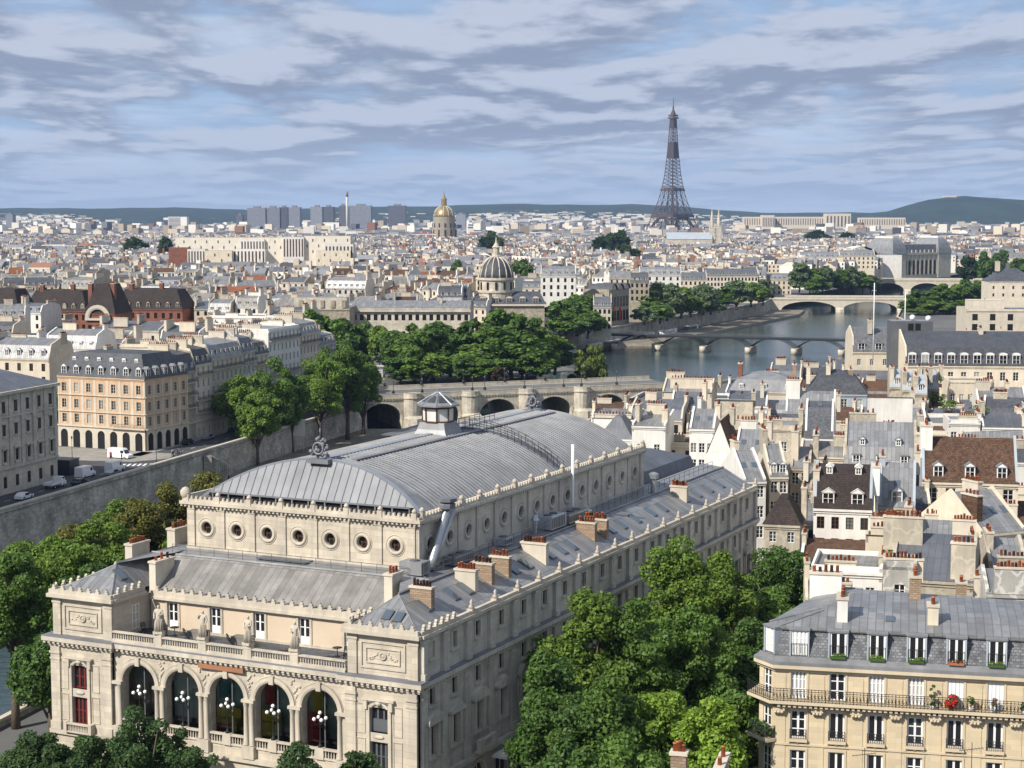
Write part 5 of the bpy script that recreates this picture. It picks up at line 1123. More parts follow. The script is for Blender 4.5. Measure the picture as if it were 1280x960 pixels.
# ------------------------------------------------------------------ the arched stone bridge
def stone_bridge(name, label, p0, ang, L, width, centers, span, zs, zc, zdeck, m='stone_bridge', par=1.1, turret=True, lamps=True, seg=12):
    """arches facing -y in the bridge's own frame; deck along +x"""
    t = thing(name, label, 'bridge', (*p0, 0), ang)
    for side in (0, 1):
        b = MB(); y = 0 if side == 0 else width; edges = [centers[0] - span / 2 - 14] + [(a + c) / 2 for a, c in zip(centers, centers[1:])] + [centers[-1] + span / 2 + 14]
        for i, c in enumerate(centers):
            x0, x1 = edges[i], edges[i + 1]; h = zc - zs; pts = [(c - span / 2 * cos(pi * k / seg), zs + h * sin(pi * k / seg)) for k in range(seg + 1)]; z0 = -8.4
            def Q(p): b.poly(p if side == 0 else p[::-1], m)
            Q([(x0, y, z0), (c - span / 2, y, z0), (c - span / 2, y, zs), (x0, y, zs)]); Q([(c + span / 2, y, z0), (x1, y, z0), (x1, y, zs), (c + span / 2, y, zs)])
            Q([(x0, y, zs), (c - span / 2, y, zs), (c - span / 2, y, zdeck), (x0, y, zdeck)]); Q([(c + span / 2, y, zs), (x1, y, zs), (x1, y, zdeck), (c + span / 2, y, zdeck)])
            for (xa, za), (xb, zb) in zip(pts, pts[1:]): Q([(xa, y, za), (xb, y, zb), (xb, y, zdeck), (xa, y, zdeck)])
            if side == 0:
                fl = [(c - span / 2, z0)] + pts + [(c + span / 2, z0)]
                for (xa, za), (xb, zb) in zip(fl, fl[1:]): b.poly([(xb, 0, zb), (xa, 0, za), (xa, width, za), (xb, width, zb)], m)
                b.loft([[(c - (span / 2 + w) * cos(pi * k / seg), -pr, zs + (h + w) * sin(pi * k / seg)) for k in range(seg + 1)] for w, pr in ((0, .02), (0, .16), (.55, .16), (.55, .0))], m, False)
        b.build('arch_wall' if side == 0 else 'rear_wall', t)
    X0, X1 = centers[0] - span / 2 - 30, centers[-1] + span / 2 + 20
    b = MB(); b.box(X0, -.35, zdeck - .35, X1, .0, zdeck + .05, m); b.box(X0, width, zdeck - .35, X1, width + .35, zdeck + .05, m)
    for k in range(int((X1 - X0) / .95)): x = X0 + .95 * k; b.box(x, -.32, zdeck - .75, x + .42, -.001, zdeck - .35, m)
    b.build('corbel_cornice', t)
    MB().box(X0, .35, zdeck - .1, X1, width - .35, zdeck + .02, 'asphalt_light').build('deck', t)
    b = MB(); b.box(X0, .36, zdeck + .02, X1, 4.0, zdeck + .16, 'paving'); b.box(X0, width - 4.0, zdeck + .02, X1, width - .36, zdeck + .16, 'paving'); b.build('footway', t)
    b = MB()
    for y in (-.28, width - .1): b.box(X0, y, zdeck + .05, X1, y + .38, zdeck + par, m); b.box(X0, y - .06, zdeck + par, X1, y + .44, zdeck + par + .14, m)
    b.build('parapet', t)
    for a, c in zip(centers, centers[1:]):
        x = (a + c) / 2; b = MB()
        if turret: b.lathe([(2.2, zs + .6), (2.5, zs + 2.5), (2.6, zdeck - .6), (2.9, zdeck - .3), (2.9, zdeck), (2.6, zdeck), (2.6, zdeck + par + .1), (2.2, zdeck + par + .1), (2.2, zdeck + .1), (.1, zdeck + .1)], 14, (x, -.2, 0), m, False)
        b.loft([[(x - 2.6, 0, z), (x - w, -4.2 * w / 2.6, z), (x, -5.2 * w / 2.6, z), (x + w, -4.2 * w / 2.6, z), (x + 2.6, 0, z)] for z, w in ((-8.4, 2.6), (zs + .4, 2.4), (zs + 1.6, .4))], m, False); b.build('pier', t)
    return t
BR0 = (-39.7, 515.0); BRA = math.atan2(.375, .927)
def br_w(t, d, z=0.0): return (BR0[0] + t * cos(BRA) - d * sin(BRA), BR0[1] + t * sin(BRA) + d * cos(BRA), z)
stone_bridge('stone_bridge', 'old stone bridge with round arches and half-round bays behind the theatre roof', BR0, BRA, 90, 24, [1.5 + 18.4 * k for k in range(5)], 12.2, -5.0, -.1, 1.5)
def bridge_lamp(loc, label, group, h=4.2):
    t = thing('street_lamp', label, 'lamp', loc, 0, group); MB().lathe([(.42, 0), (.42, .9), (.2, 1.0), (.1, 1.2), (.07, h - .6)], 6, (0, 0, 0), 'iron').build('post', t); MB().lathe([(.12, h - .6), (.28, h - .1), (.05, h + .25)], 6, (0, 0, 0), 'iron_grey').build('lantern', t); return t
bl = bridge_lamp(br_w(-6, .1, 2.6), 'dark iron lamp on the parapet of the arched stone bridge', 'lamps on the arched stone bridge')
for t_ in (5, 14, 30, 34, 47, 60, 66, 78): dup(bl, br_w(t_, .1, 2.6))
for t_ in (-2, 10, 22, 36, 50, 64, 78): dup(bl, br_w(t_, 24, 2.6))
# far stone bridges
stone_bridge('stone_bridge', 'pale three-arched stone bridge right of the footbridge', (172, 1160), -.06, 120, 30, [24, 64, 104], 36, -6.5, -1.0, .6, turret=False, m='pale_stone', par=1.0)
stone_bridge('stone_bridge', 'farther humped stone bridge below the long station', (292, 1440), -.08, 150, 18, [16, 47, 78, 109], 26, -6.0, .5, 3.0, turret=False, m='pale_stone', par=1.0)
# iron footbridge
def footbridge():
    a = math.atan2(790 - 833, 165 - 49); t = thing('footbridge', 'slender dark iron footbridge on pale stone piers', 'bridge', (49, 833, 0), a); L = 150; z = -.9
    MB().box(-6, 0, z - .8, L, 9, z, 'iron').build('deck', t)
    b = MB(); n = 7; sp = 21.5; z1 = z - .3
    for k in range(n):
        for y in (.3, 4.5, 8.7):
            pts = [(k * sp + sp * i / 12, y, -5.6 + 4.4 * sin(pi * i / 12) ** .8) for i in range(13)]; b.tube(pts, .16, 'iron', 4, False)
            for i in range(2, 11, 2): b.beam(pts[i], (pts[i][0], y, z1), .12, 'iron')
    b.build('arch', t); b = MB()
    for y in (.1, 8.9): railing(b, [(-6, y, z), (L, y, z)], 1.1, 'iron_grey', 2.2, .04)
    b.build('railing', t)
    for k in range(0, n): MB().box(k * sp - 1.5, -1.5, -8.4, k * sp + 1.5, 10.5, -5.4, 'stone_bridge').lathe([(1.5, 0), (1.5, 3.0)], 10, (k * sp, -1.5, -8.4), 'stone_bridge').build('pier', t)
    return t
footbridge()
# ------------------------------------------------------------------ houses
def inset(poly, d):
    """inset of a convex counter-clockwise polygon; d a number or one per edge"""
    n = len(poly); D = [d] * n if isinstance(d, (int, float)) else d; L = []
    for i in range(n):
        (x0, y0), (x1, y1) = poly[i], poly[(i + 1) % n]; dx, dy = x1 - x0, y1 - y0; l = math.hypot(dx, dy); nx, ny = -dy / l, dx / l; L.append((x0 + nx * D[i], y0 + ny * D[i], dx / l, dy / l))
    out = []
    for i in range(n):
        x1, y1, a, b = L[i - 1]; x2, y2, c, e = L[i]; den = a * e - b * c
        if abs(den) < 1e-6: out.append((x2, y2)); continue
        t = ((x2 - x1) * e - (y2 - y1) * c) / den; out.append((x1 + a * t, y1 + b * t))
    return out
def dormer_mesh(w, h, dep, frame, body, roofm, kind, pane='glass'):
    k = ('dormer', w, h, dep, frame, body, roofm, kind, pane)
    if k in CACHE: return CACHE[k]
    b = MB(); b.box(-w / 2, .04, 0, w / 2, dep, h, body, skip='f')
    for x in (-w / 2, w / 2 - .14): b.box(x, 0, 0, x + .14, .06, h, frame)
    b.box(-w / 2 + .14, 0, h - .16, w / 2 - .14, .06, h, frame); b.box(-w / 2 + .14, 0, 0, w / 2 - .14, .06, .12, frame); b.box(-.045, .0, .12, .045, .06, h - .16, frame); b.box(-w / 2 + .14, .08, .12, w / 2 - .14, .1, h - .16, pane); b.box(-w / 2 + .14, .02, h * .5, w / 2 - .14, .07, h * .5 + .05, frame)
    o = .12
    if kind == 'gable':
        b.loft([[(-w / 2 - o, y, h), (0, y, h + w * .38), (w / 2 + o, y, h), (w / 2 + o, y, h - .06), (-w / 2 - o, y, h - .06)] for y in (-.1, dep + .6)], roofm, True, (False, False)); b.poly([(-w / 2, -.05, h), (w / 2, -.05, h), (0, -.05, h + w * .36)], frame)
    elif kind == 'arch':
        n = 8; b.loft([[(-(w / 2 + o) * cos(pi * i / n), y, h + .32 * w * sin(pi * i / n)) for i in range(n + 1)] for y in (-.1, dep + .3)], roofm, False); b.poly([(-(w / 2 + o) * cos(pi * i / n), -.06, h + .32 * w * sin(pi * i / n)) for i in range(n + 1)][::-1], frame)
    else: b.loft([[(-w / 2 - o, -.12, h - .03), (w / 2 + o, -.12, h - .03), (w / 2 + o, dep + .5, h + .06), (-w / 2 - o, dep + .5, h + .06)], [(-w / 2 - o, -.12, h + .07), (w / 2 + o, -.12, h + .07), (w / 2 + o, dep + .5, h + .16), (-w / 2 - o, dep + .5, h + .16)]], roofm, True, (True, True))
    CACHE[k] = b.mesh('dormer'); return CACHE[k]
NH = [0]; HIDDEN = {49, 52, 56, 59, 62, 63, 64, 67, 85, 89, 91, 93, 97, 98, 100, 103, 104, 105, 106, 110, 111, 112, 113, 115, 116, 117, 118, 119, 120, 121, 122, 123, 124, 125, 126, 127, 129, 177, 183, 184, 187, 188, 193, 194, 196, 198, 199, 200, 201, 202, 205, 209, 210, 211, 212, 213, 215, 216, 220, 222, 224, 227, 234, 236, 237, 238, 239, 240, 249, 253, 256, 258, 259, 261, 266, 276, 279, 280, 286, 287, 290, 292, 293, 294, 299, 300, 301, 302, 304, 305, 320, 321, 323, 325, 326, 331, 334, 341, 344, 353, 359, 364, 365, 366, 372, 373, 375, 381, 382, 384, 385, 389, 390, 391, 392, 396, 397, 402, 412, 413, 415, 416, 418, 420, 421}  # infill the view shows nothing of
def house(label, x, y, rz, w, d, ze, wall='white_render', roof='zinc', rt='gable', h1=2.8, h2=1.6, i1=1.2, cols=0, rows=(), win=(1.0, 1.7), wm='white_paint', scols=0, srows=(), side='r', dorm=0, dm=(1.05, 1.25, 'gable'), dmat=('white_paint', 'zinc_plain', 'zinc_plain'), dz=None, dorm2=0, party='l r', pwall=None, ch=None, sky=0, cornice=True, group=None, far=False, cat='house', name='house', seed=None, pot='terracotta', mullion=2, pane='glass'):
    NH[0] += 1
    if NH[0] in HIDDEN: return None
    r = random.Random(seed if seed is not None else NH[0] * 13 + 5); pwall = pwall or wall
    t = thing(name, label, cat, (x, y, 0), rz, group); b = MB()
    holes = []; ww, wh = win; lst = []
    for zr in rows:
        for k in range(cols):
            cx = w * (k + .5) / cols; holes.append((cx - ww / 2, cx + ww / 2, zr, zr + wh)); lst.append((cx, zr))
    b.wall(0, w, 0, ze, 0, holes, wall, .2)
    if far:
        for hx0, hx1, hz0, hz1 in holes: b.poly([(hx0, .2, hz0), (hx1, .2, hz0), (hx1, .2, hz1), (hx0, .2, hz1)], 'glass_dark')
    sl = []
    if scols:
        T0 = face_T('r', w, 0) if side == 'r' else face_T('l', 0, d); b.T = T0; sh = [(d * (k + .5) / scols - ww / 2, d * (k + .5) / scols + ww / 2, zr, zr + wh) for zr in srows for k in range(scols)]; b.wall(0, d, 0, ze, 0, sh, wall, .2)
        if far:
            for hx0, hx1, hz0, hz1 in sh: b.poly([(hx0, .2, hz0), (hx1, .2, hz0), (hx1, .2, hz1), (hx0, .2, hz1)], 'glass_dark')
        sl = [((h[0] + h[1]) / 2, h[2]) for h in sh]; b.T = None
    # roof section through the depth
    if rt == 'gable': pr = [(0, ze), (d / 2, ze + h1), (d, ze)]
    elif rt == 'mansard': pr = [(0, ze), (i1, ze + h1), (d / 2, ze + h1 + h2), (d - i1, ze + h1), (d, ze)]
    elif rt == 'shed': pr = [(0, ze), (d, ze + h1)]
    elif rt == 'back': pr = [(0, ze), (d, ze - h1)]
    elif rt == 'flat': pr = [(0, ze), (d, ze + .05)]
    else: pr = None
    if pr:
        for s, X in (('l', 0), ('r', w)):
            if not (scols and side == s): b.poly([(X, 0, 0)] + [(X, py, pz) for py, pz in pr] + [(X, d, 0)] if s == 'l' else [(X, d, 0)] + [(X, py, pz) for py, pz in pr[::-1]] + [(X, 0, 0)], pwall)
            elif len(pr) > 2: b.poly([(X, py, pz) for py, pz in pr][::(1 if s == 'l' else -1)], pwall)
        b.poly([(w, d, 0), (0, d, 0), (0, d, pr[-1][1]), (w, d, pr[-1][1])], wall)
        for s, xa, xb in (('l', -.02, .33), ('r', w - .33, w + .02)):     # party walls standing above the roof
            if s in party.split():
                up = [(py, pz + .42) for py, pz in pr]; b.loft([[(X, py, pz) for py, pz in [(pr[0][0], pr[0][1] - 1)] + up + [(pr[-1][0], pr[-1][1] - 1)]] for X in (xa, xb)], pwall, True, (True, True))
    else:
        b.poly([(w, 0, 0), (w, d, 0), (w, d, ze), (w, 0, ze)], wall) if not (scols and side == 'r') else None
        b.poly([(0, d, 0), (0, 0, 0), (0, 0, ze), (0, d, ze)], wall) if not (scols and side == 'l') else None
        b.poly([(w, d, 0), (0, d, 0), (0, d, ze), (w, d, ze)], wall)
    if cornice: b.box(-.05, -.28, ze - .32, w + .05, -.002, ze - .02, wall); b.box(-.02, -.12, ze - .62, w + .02, -.003, ze - .32, wall)
    b.build('wall', t)
    q = MB()
    if rt == 'flat': q.box(0, 0, ze - .3, w, .25, ze + .55, wall); q.box(.25, .2, ze, w - .25, d, ze + .06, roof); q.box(0, d - .2, ze - .3, w, d + .05, ze + .55, wall); q.box(-.01, .25, ze - .3, .25, d - .2, ze + .55, wall); q.box(w - .25, .25, ze - .3, w + .01, d - .2, ze + .55, wall)
    elif pr: q.loft([[(-.01 if 'l' in party else -.2, py - (.25 if i == 0 else 0), pz + .03) for i, (py, pz) in enumerate(pr)], [(w + (.01 if 'r' in party else .2), py - (.25 if i == 0 else 0), pz + .03) for i, (py, pz) in enumerate(pr)]][::-1], roof, False)
    elif rt == 'gable_y':
        q.loft([[(-.25, yy, ze - .2), (w / 2, yy, ze + h1), (w + .25, yy, ze - .2)] for yy in (0.0, d)], roof, False); q.poly([(0, .1, ze), (w, .1, ze), (w / 2, .1, ze + h1)], wall); q.poly([(w, d - .1, ze), (0, d - .1, ze), (w / 2, d - .1, ze + h1)], wall)
    elif rt in ('hip', 'hipmansard'):
        P0 = [(-.25, -.25), (w + .25, -.25), (w + .25, d + .25), (-.25, d + .25)]; rings = [[(*p, ze) for p in P0]]
        if rt == 'hipmansard': P1 = inset(P0, i1); rings.append([(*p, ze + h1) for p in P1]); P0 = P1; zz = ze + h1 + h2
        else: zz = ze + h1
        m_ = min(w, d) / 2 - .3 - (i1 if rt == 'hipmansard' else 0); rings.append([(*p, zz) for p in inset(P0, m_)]); q.loft(rings, roof, True, (False, True))
    q.build('roof', t)
    if not far:
        for cx, zr in lst:
            window(t, cx, .13, zr, ww, wh, wm, 'f', mullion, 3, pane=pane, sub=False)
        for cx, zr in sl:
            p = (face_T('r', w, 0) if side == 'r' else face_T('l', 0, d)) @ Vector((cx, .13, 0)); window(t, p.x, p.y, zr, ww, wh, wm, side, mullion, 3, pane=pane, sub=False)
    if dorm:
        z0 = ze + .45 if dz is None else ze + dz
        if rt == 'mansard' or rt == 'hipmansard': f = lambda z: (z - ze) / h1 * i1
        else: f = lambda z: (z - ze) / h1 * d / 2
        me = dormer_mesh(dm[0], dm[1], min(3.0, max(.6, dm[1] * (i1 / h1 if 'mansard' in rt else d / 2 / h1))), dmat[0], dmat[1], dmat[2], dm[2])
        for k in range(dorm): obj('dormer', me, t, (w * (k + .5) / dorm, f(z0) - .12, z0))
        if dorm2:
            z1 = ze + h1 + .25; me2 = dormer_mesh(.8, .9, 1.6, dmat[0], dmat[1], dmat[2], 'gable')
            for k in range(dorm2): obj('dormer', me2, t, (w * (k + .5) / dorm2, i1 + .25 * (d / 2 - i1) / max(h2, .3) - .1, z1))
        if side and scols and rt == 'hipmansard':
            n = max(1, round(d / (w / dorm)))
            for k in range(n):
                c = d * (k + .5) / n; p = (w - f(z0) + .12, c) if side == 'r' else (f(z0) - .12, d - c); obj('dormer', me, t, (p[0], p[1], z0), ROT[side])
    top = max([pz for _, pz in pr]) if pr else ze + h1
    if ch is None and r.random() < .5: ch = [(w * .3, d * .45, min(w * .45, r.uniform(2, 4.5)), .6, r.randint(4, 9)), (w - .2, d * .5, .55, min(d * .5, r.uniform(2, 4)), r.randint(4, 8))]
    if ch is None: ch = [(0.2, d * r.uniform(.3, .5), .55, min(d * .5, r.uniform(2, 4)), r.randint(4, 8)), (w - .2, d * r.uniform(.35, .6), .55, min(d * .5, r.uniform(2, 4)), r.randint(4, 8))]
    for c in ch:
        cx, cy, lx, ly, n = c[:5]; hh = c[5] if len(c) > 5 else r.uniform(1.1, 1.9); zb = top if len(c) < 7 else c[6]; chimney(t, cx, cy, zb - .4, lx, ly, hh, c[7] if len(c) > 7 else r.choice((pwall, 'cream_render', 'beige_render', 'pale_stone')), n, pot, seed=NH[0] * 3 + n, pots=not (far and y > 900))
    for k in range(sky):
        if rt in ('gable', 'mansard', 'shed'):
            y0 = d * .25; n = (0, -h1, d / 2) if rt == 'gable' else ((0, -h2, d / 2 - i1) if rt == 'mansard' else (0, -h1, d))
            zz = ze + h1 * (.5 if rt == 'gable' else .25) if rt != 'mansard' else ze + h1 + h2 * .4; yy = y0 if rt != 'mansard' else i1 + (d / 2 - i1) * .4; skylight(t, (w * (k + .5) / sky, yy, zz + .05), n, .8, 1.2)
    return t
def HB(label, pl, pr, pe, ze, d, rz=-14, **kw):
    """house whose front eave line starts at photo point (pl, pe) at height ze and ends at column pr"""
    rz = R_(rz); x, y, _ = G(pl, pe, ze); k = (pr - 640) / 2205.0; w = (k * y - x) / (cos(rz) - k * sin(rz)); return house(label, x, y, rz, w, d, ze, **kw)

# --- cream corner apartment building in the right foreground
def corner_building():
    rz = R_(-12.5); x0, y0 = AT(978, 132.3), 132.3; t = thing('apartment_building', 'cream corner apartment building with slate mansard, long iron balcony and flower pots', 'building', (x0, y0, 0), rz)
    P = [(0, 0), (25, 0), (25, 13.5), (3.0, 16.4), (-1.35, 1.6)]; ze = 20.85; m, c = 'stone_gold', 'stone_gold_carved'
    bays = [1.75 + 2.92 * k for k in range(8)]; fl = [(18.12, 2.25), (15.0, 2.2), (11.8, 2.3), (8.4, 2.3)]
    b = MB(); b.wall(0, 25, 0, ze, 0, [(x - .58, x + .58, z, z + h) for x in bays for z, h in fl], m, .3)
    cw = math.hypot(1.35, 1.6); ca = math.atan2(-1.6, 1.35); b.T = Matrix.Translation((-1.35, 1.6, 0)) @ Matrix.Rotation(ca, 4, 'Z'); b.wall(0, cw, 0, ze, 0, [(cw / 2 - .5, cw / 2 + .5, z, z + h) for z, h in fl], m, .3); b.T = None
    for i in (1, 2, 3): (xa, ya), (xb, yb) = P[i], P[(i + 1) % 5]; b.poly([(xa, ya, 0), (xb, yb, 0), (xb, yb, ze), (xa, ya, ze)], m)
    b.build('wall', t)
    def band(z0, z1, out, mm, top=None):
        q = MB(); Q = inset(P, -out); q.prism(Q, z0, z1, mm, top); return q
    band(ze - .35, ze - .08, .42, c).build('cornice', t); band(ze - .6, ze - .35, .18, c).build('cornice', t); band(ze - .08, ze + .14, .42, 'zinc_plain').build('gutter', t)
    b = band(17.85, 18.08, .85, c)
    for k in range(62): b.box(.2 + k * .4, -.7, 17.6, .42 + k * .4, -.002, 17.85, c)
    b.build('balcony_slab', t)
    for k in range(9):                                   # carved brackets between the windows
        x = bays[0] - 1.46 + 2.92 * k; q = MB(); q.box(x - .45, -.42, 17.2, x + .45, -.002, 17.55, c); q.box(x - .38, -.3, 16.95, x + .38, -.003, 17.2, c); [q.blob((x + u, -.34, 17.1), (.13, .12, .12), c, k) for u in (-.25, 0, .25)]; q.build('bracket', t)
    b = MB()
    for x in bays:
        for z, h in fl:
            for s in (-1, 1): b.box(x + s * .59, -.06, z, x + s * .76, -.001, z + h, c)
            b.box(x - .76, -.07, z + h, x + .76, -.001, z + h + .17, c)
            if z < 17: b.box(x - .72, -.3, z - .22, x + .72, -.002, z - .02, c)
        archivolt(b, x, 13.75, 1.0, 1.15, 0, .16, c, 10, pi * .28, pi * .72); b.blob((x, -.1, 14.75), (.22, .12, .18), c, 2)
    for s in range(9): x = bays[0] - 1.46 + 2.92 * s; b.box(x - .5, -.045, 18.4, x + .5, -.001, 20.0, m); b.box(x - .5, -.045, 12.2, x + .5, -.001, 16.8, m)
    b.box(0, -.12, 14.45, 25, -.002, 14.62, c); b.build('window_surround', t)
    for i, x in enumerate(bays):
        closed = i in (0, 2, 3); sh = i in (4, 5)
        window(t, x, .12, fl[0][0], 1.16, 2.25, 'white_paint', 'f', 4 if closed else 2, 3, pane='cloth_pale' if closed else 'glass_dark', t=.1, label='white blinds drawn in the balcony window' if closed else None) if not sh else obj('shutter', MB().box(-.57, .05, 0, .57, .11, 2.24, 'white_paint').box(-.02, .03, 0, .02, .05, 2.24, 'grey_paint').box(-.3, .035, 0, -.27, .05, 2.24, 'grey_paint').box(.27, .035, 0, .3, .05, 2.24, 'grey_paint').mesh('shutter'), t, (x, 0, fl[0][0]))
        for z, h in fl[1:]:
            window(t, x, .14, z, 1.16, h, 'white_paint', 'f', 2, 1 if i % 3 else 3, pane='glass_dark' if (i + int(z)) % 3 else 'glass', t=.12); q = MB(); railing(q, [(x - .6, -.18, z), (x + .6, -.18, z)], .75, 'iron', .13, .014, 3); q.beam((x - .6, -.18, z + .3), (x + .6, -.18, z + .3), .03, 'iron'); [q.beam((x + s * .6, -.18, z + zz), (x + s * .6, 0, z + zz), .03, 'iron') for s in (-1, 1) for zz in (.1, .74)]; q.build('window_rail', t)
    ca_ = ca
    for z, h in fl: o = obj('window', frame_mesh(1.0, h, 'white_paint', 2, 3, .1), t, (-.675 + .1 * -sin(ca), .8 + .1 * cos(ca), z), ca); obj('pane', pane_mesh(1.0, h, 'glass'), o)
    # long balcony rail: uprights with a ring pattern
    b = MB(); Q = inset(P, -.79); pts = [(Q[4][0], Q[4][1], 18.08), (Q[0][0], Q[0][1], 18.08), (Q[1][0], Q[1][1], 18.08)]
    for h in (.06, .82, .98): [b.beam((p[0], p[1], p[2] + h), (q[0], q[1], q[2] + h), .035, 'iron') for p, q in zip(pts, pts[1:])]
    for p, q in zip(pts, pts[1:]):
        p, q = Vector(p), Vector(q); L = (q - p).length; n = int(L / .26); d = (q - p) / L
        for k in range(n + 1):
            a = p + d * (L * k / n); b.beam(a, a + Vector((0, 0, .98)), .026 if k % 4 else .045, 'iron')
            if k < n: c0 = a + d * .13; [b.beam(c0 + Vector((0, 0, .44)) + d * .1 * cos(u) + Vector((0, 0, .3 * sin(u))), c0 + Vector((0, 0, .44)) + d * .1 * cos(u + 1.05) + Vector((0, 0, .3 * sin(u + 1.05))), .02, 'iron') for u in np.arange(0, 6.2, 1.047)]
    b.build('balcony_rail', t)
    # mansard
    z1, z2 = 23.45, 24.3; P1 = inset(P, .9); b = MB(); B0 = inset(P, -.1); P2 = inset(P, .15); b.loft([[(*p, ze + .14) for p in B0], [(*p, ze + .55) for p in inset(P, -.02)]], 'zinc_plain'); b.loft([[(*p, ze + .5) for p in P2], [(*p, z1) for p in P1]], 'slate_light'); b.build('slate_mansard', t)
    b = MB(); Pb = inset(P, .62); Pt = [(3.4, 3.7), (24.3, 3.7), (24.3, 9.8), (6.2, 12.2), (3.1, 4.2)]; b.loft([[(*p, z1 - .12) for p in Pb], [(*p, z1 + .16) for p in Pb], [(*p, z2) for p in Pt]], 'zinc', True, (False, True))
    for a_, b_ in zip(Pb, Pt): b.beam((*a_, z1 + .2), (*b_, z2 + .03), .12, 'zinc_plain')
    b.build('zinc_roof', t)
    
    for i, x in enumerate(bays):
        f = lambda z: .15 + (z - ze - .5) / (z1 - ze - .5) * .75; z = ze + .55; q = MB(); w, h = 1.22, 2.02
        q.box(-w / 2 - .14, .12, 0, -w / 2, 1.4, h + .1, 'blue_grey'); q.box(w / 2, .12, 0, w / 2 + .14, 1.4, h + .1, 'blue_grey'); q.box(-w / 2 - .2, .04, h, w / 2 + .2, 1.4, h + .14, 'zinc_plain'); q.box(-w / 2, .2, 0, w / 2, 1.3, .1, 'zinc_plain'); d = q.build('dormer', t, loc=(x, 0, z))
        o = obj('window', frame_mesh(w, h - .1, 'white_paint', 2 if i != 0 else 4, 1 if i else 3, .13), d, (0, .2, .1)); obj('pane', pane_mesh(w, h - .1, 'cloth_pale' if i == 0 else 'glass_dark'), o); q = MB(); railing(q, [(-w / 2, .1, .05), (w / 2, .1, .05)], .95, 'iron', .2, .014, 1); q.build('window_rail', d)
    fz = ze + .55; q = MB(); q.T = Matrix.Translation((-.675, .8, fz)) @ Matrix.Rotation(ca, 4, 'Z'); q.box(-.7, .1, 0, -.56, 1.3, 2.1, 'blue_grey'); q.box(.56, .1, 0, .7, 1.3, 2.1, 'blue_grey'); q.box(-.75, .04, 2.0, .75, 1.3, 2.14, 'zinc_plain'); q.build('dormer', t)
    o = obj('window', frame_mesh(1.1, 1.9, 'white_paint', 2, 3, .1), t, (-.675 - .2 * sin(ca), .8 + .2 * cos(ca), fz + .1), ca); obj('pane', pane_mesh(1.1, 1.9, 'cloth_pale'), o)
    for i, (x, y, lx, ly, h, n, wl) in enumerate(((4.9, 2.8, .8, 2.2, 2.0, 6, 'white_render'), (11.7, 2.6, .8, 1.3, 1.7, 3, 'cream_render'), (3.2, 12, 2.6, .8, 1.9, 5, 'white_render'), (10.4, 10, .9, 1.6, 2.4, 4, 'brick_tan'))): chimney(t, x, y, 23.6, lx, ly, h, wl, n, seed=i + 40)
    b = MB(); b.tube([(17.9, -2.1, 14), (17.9, -2.1, 17.0)], .03, 'iron'); 
    skylight(t, (8.5, 2.6, 24.06), (0, -.85, 3.08), .7, .9)
    return t, x0, y0, rz
CB, cbx, cby, cbr = corner_building()
def cb_w(x, y, z): return (cbx + x * cos(cbr) - y * sin(cbr), cby + x * sin(cbr) + y * cos(cbr), z)
def pot_plant(x, z, h, w, leaf, label, potm='white_paint', y=-.6, ph=.3, cat='plant', flower=None, n=260, seed=1):
    t = thing('potted_plant', label, cat, cb_w(x, y, z), cbr); MB().lathe([(.14, 0), (.2, ph)], 8, (0, 0, 0), potm).build('pot', t)
    r = random.Random(seed); pf = [(r.uniform(-w, w) * .6, r.uniform(-w, w) * .5, ph + h * r.random(), w * .55) for _ in range(9)]
    obj('foliage', mesh_quads('foliage', leaf_cloud(pf, n, .11, seed), leaf), t)
    if flower: obj('bloom', mesh_quads('bloom', leaf_cloud(pf, n, .13, seed + 3), flower), t)
pot_plant(11.75, 18.09, 1.55, .24, 'leaf_deep', 'tall slim shrub in a white pot on the balcony rail', n=500)
pot_plant(13.1, 18.09, .75, .52, 'leaf_deep', 'big bright red flowering pot on the iron balcony', 'terracotta', flower='flower_red', n=600, seed=4)
pot_plant(14.55, 18.09, .85, .30, 'leaf_mid', 'small leafy shrub in a white pot right of the red flowers', seed=6)
pot_plant(16.3, 18.09, .45, .26, 'leaf_deep', 'pot of pink flowers on the balcony before a white shutter', 'grey_paint', ph=.55, flower='flower_pink', seed=7, n=160)
pot_plant(18.4, 18.09, .5, .3, 'leaf_deep', 'small dark shrub at the right end of the balcony', seed=8)
for i, x in enumerate((4.67, 7.59, 10.5, 13.43, 16.35)):
    t = thing('window_box', ('green planter box under the second mansard window', 'green planter box with yellow flowers under the third mansard window', 'green planter box and a beige pot under the fourth mansard window', 'terracotta planter with brown heather under the fifth mansard window', 'green planter box under the sixth mansard window')[i], 'planter', cb_w(x, -.12, 21.42), cbr); MB().box(-.58, -.1, 0, .58, .12, .2, 'terracotta' if i == 3 else 'leaf_deep').build('box', t)
    r = random.Random(i); obj('foliage', mesh_quads('foliage', leaf_cloud([(r.uniform(-.5, .5), 0, .25 + .1 * r.random(), .16) for _ in range(9)], 220, .09, i), 'leaf_rust' if i == 3 else ('leaf_bright' if i == 1 else 'leaf_mid')), t)
t = thing('chamfer_balcony', 'small rounded iron balcony with plants on the corner of the cream building', 'balcony', cb_w(-.675, .8, 14.7), cbr - R_(49.8)); MB().box(-1.2, -.95, 0, 1.2, -.05, .25, 'stone_gold_carved').build('slab', t); q = MB(); railing(q, [(-1.1, -.05, .25), (-1.1, -.85, .25), (1.1, -.85, .25), (1.1, -.05, .25)], .95, 'iron', .14, .016, 3); q.build('rail', t); r = random.Random(3); obj('plants', mesh_quads('plants', leaf_cloud([(r.uniform(-1, 1), -.5, .4 + r.random() * .9, .35) for _ in range(14)], 900, .14, 5), 'leaf_deep'), t)
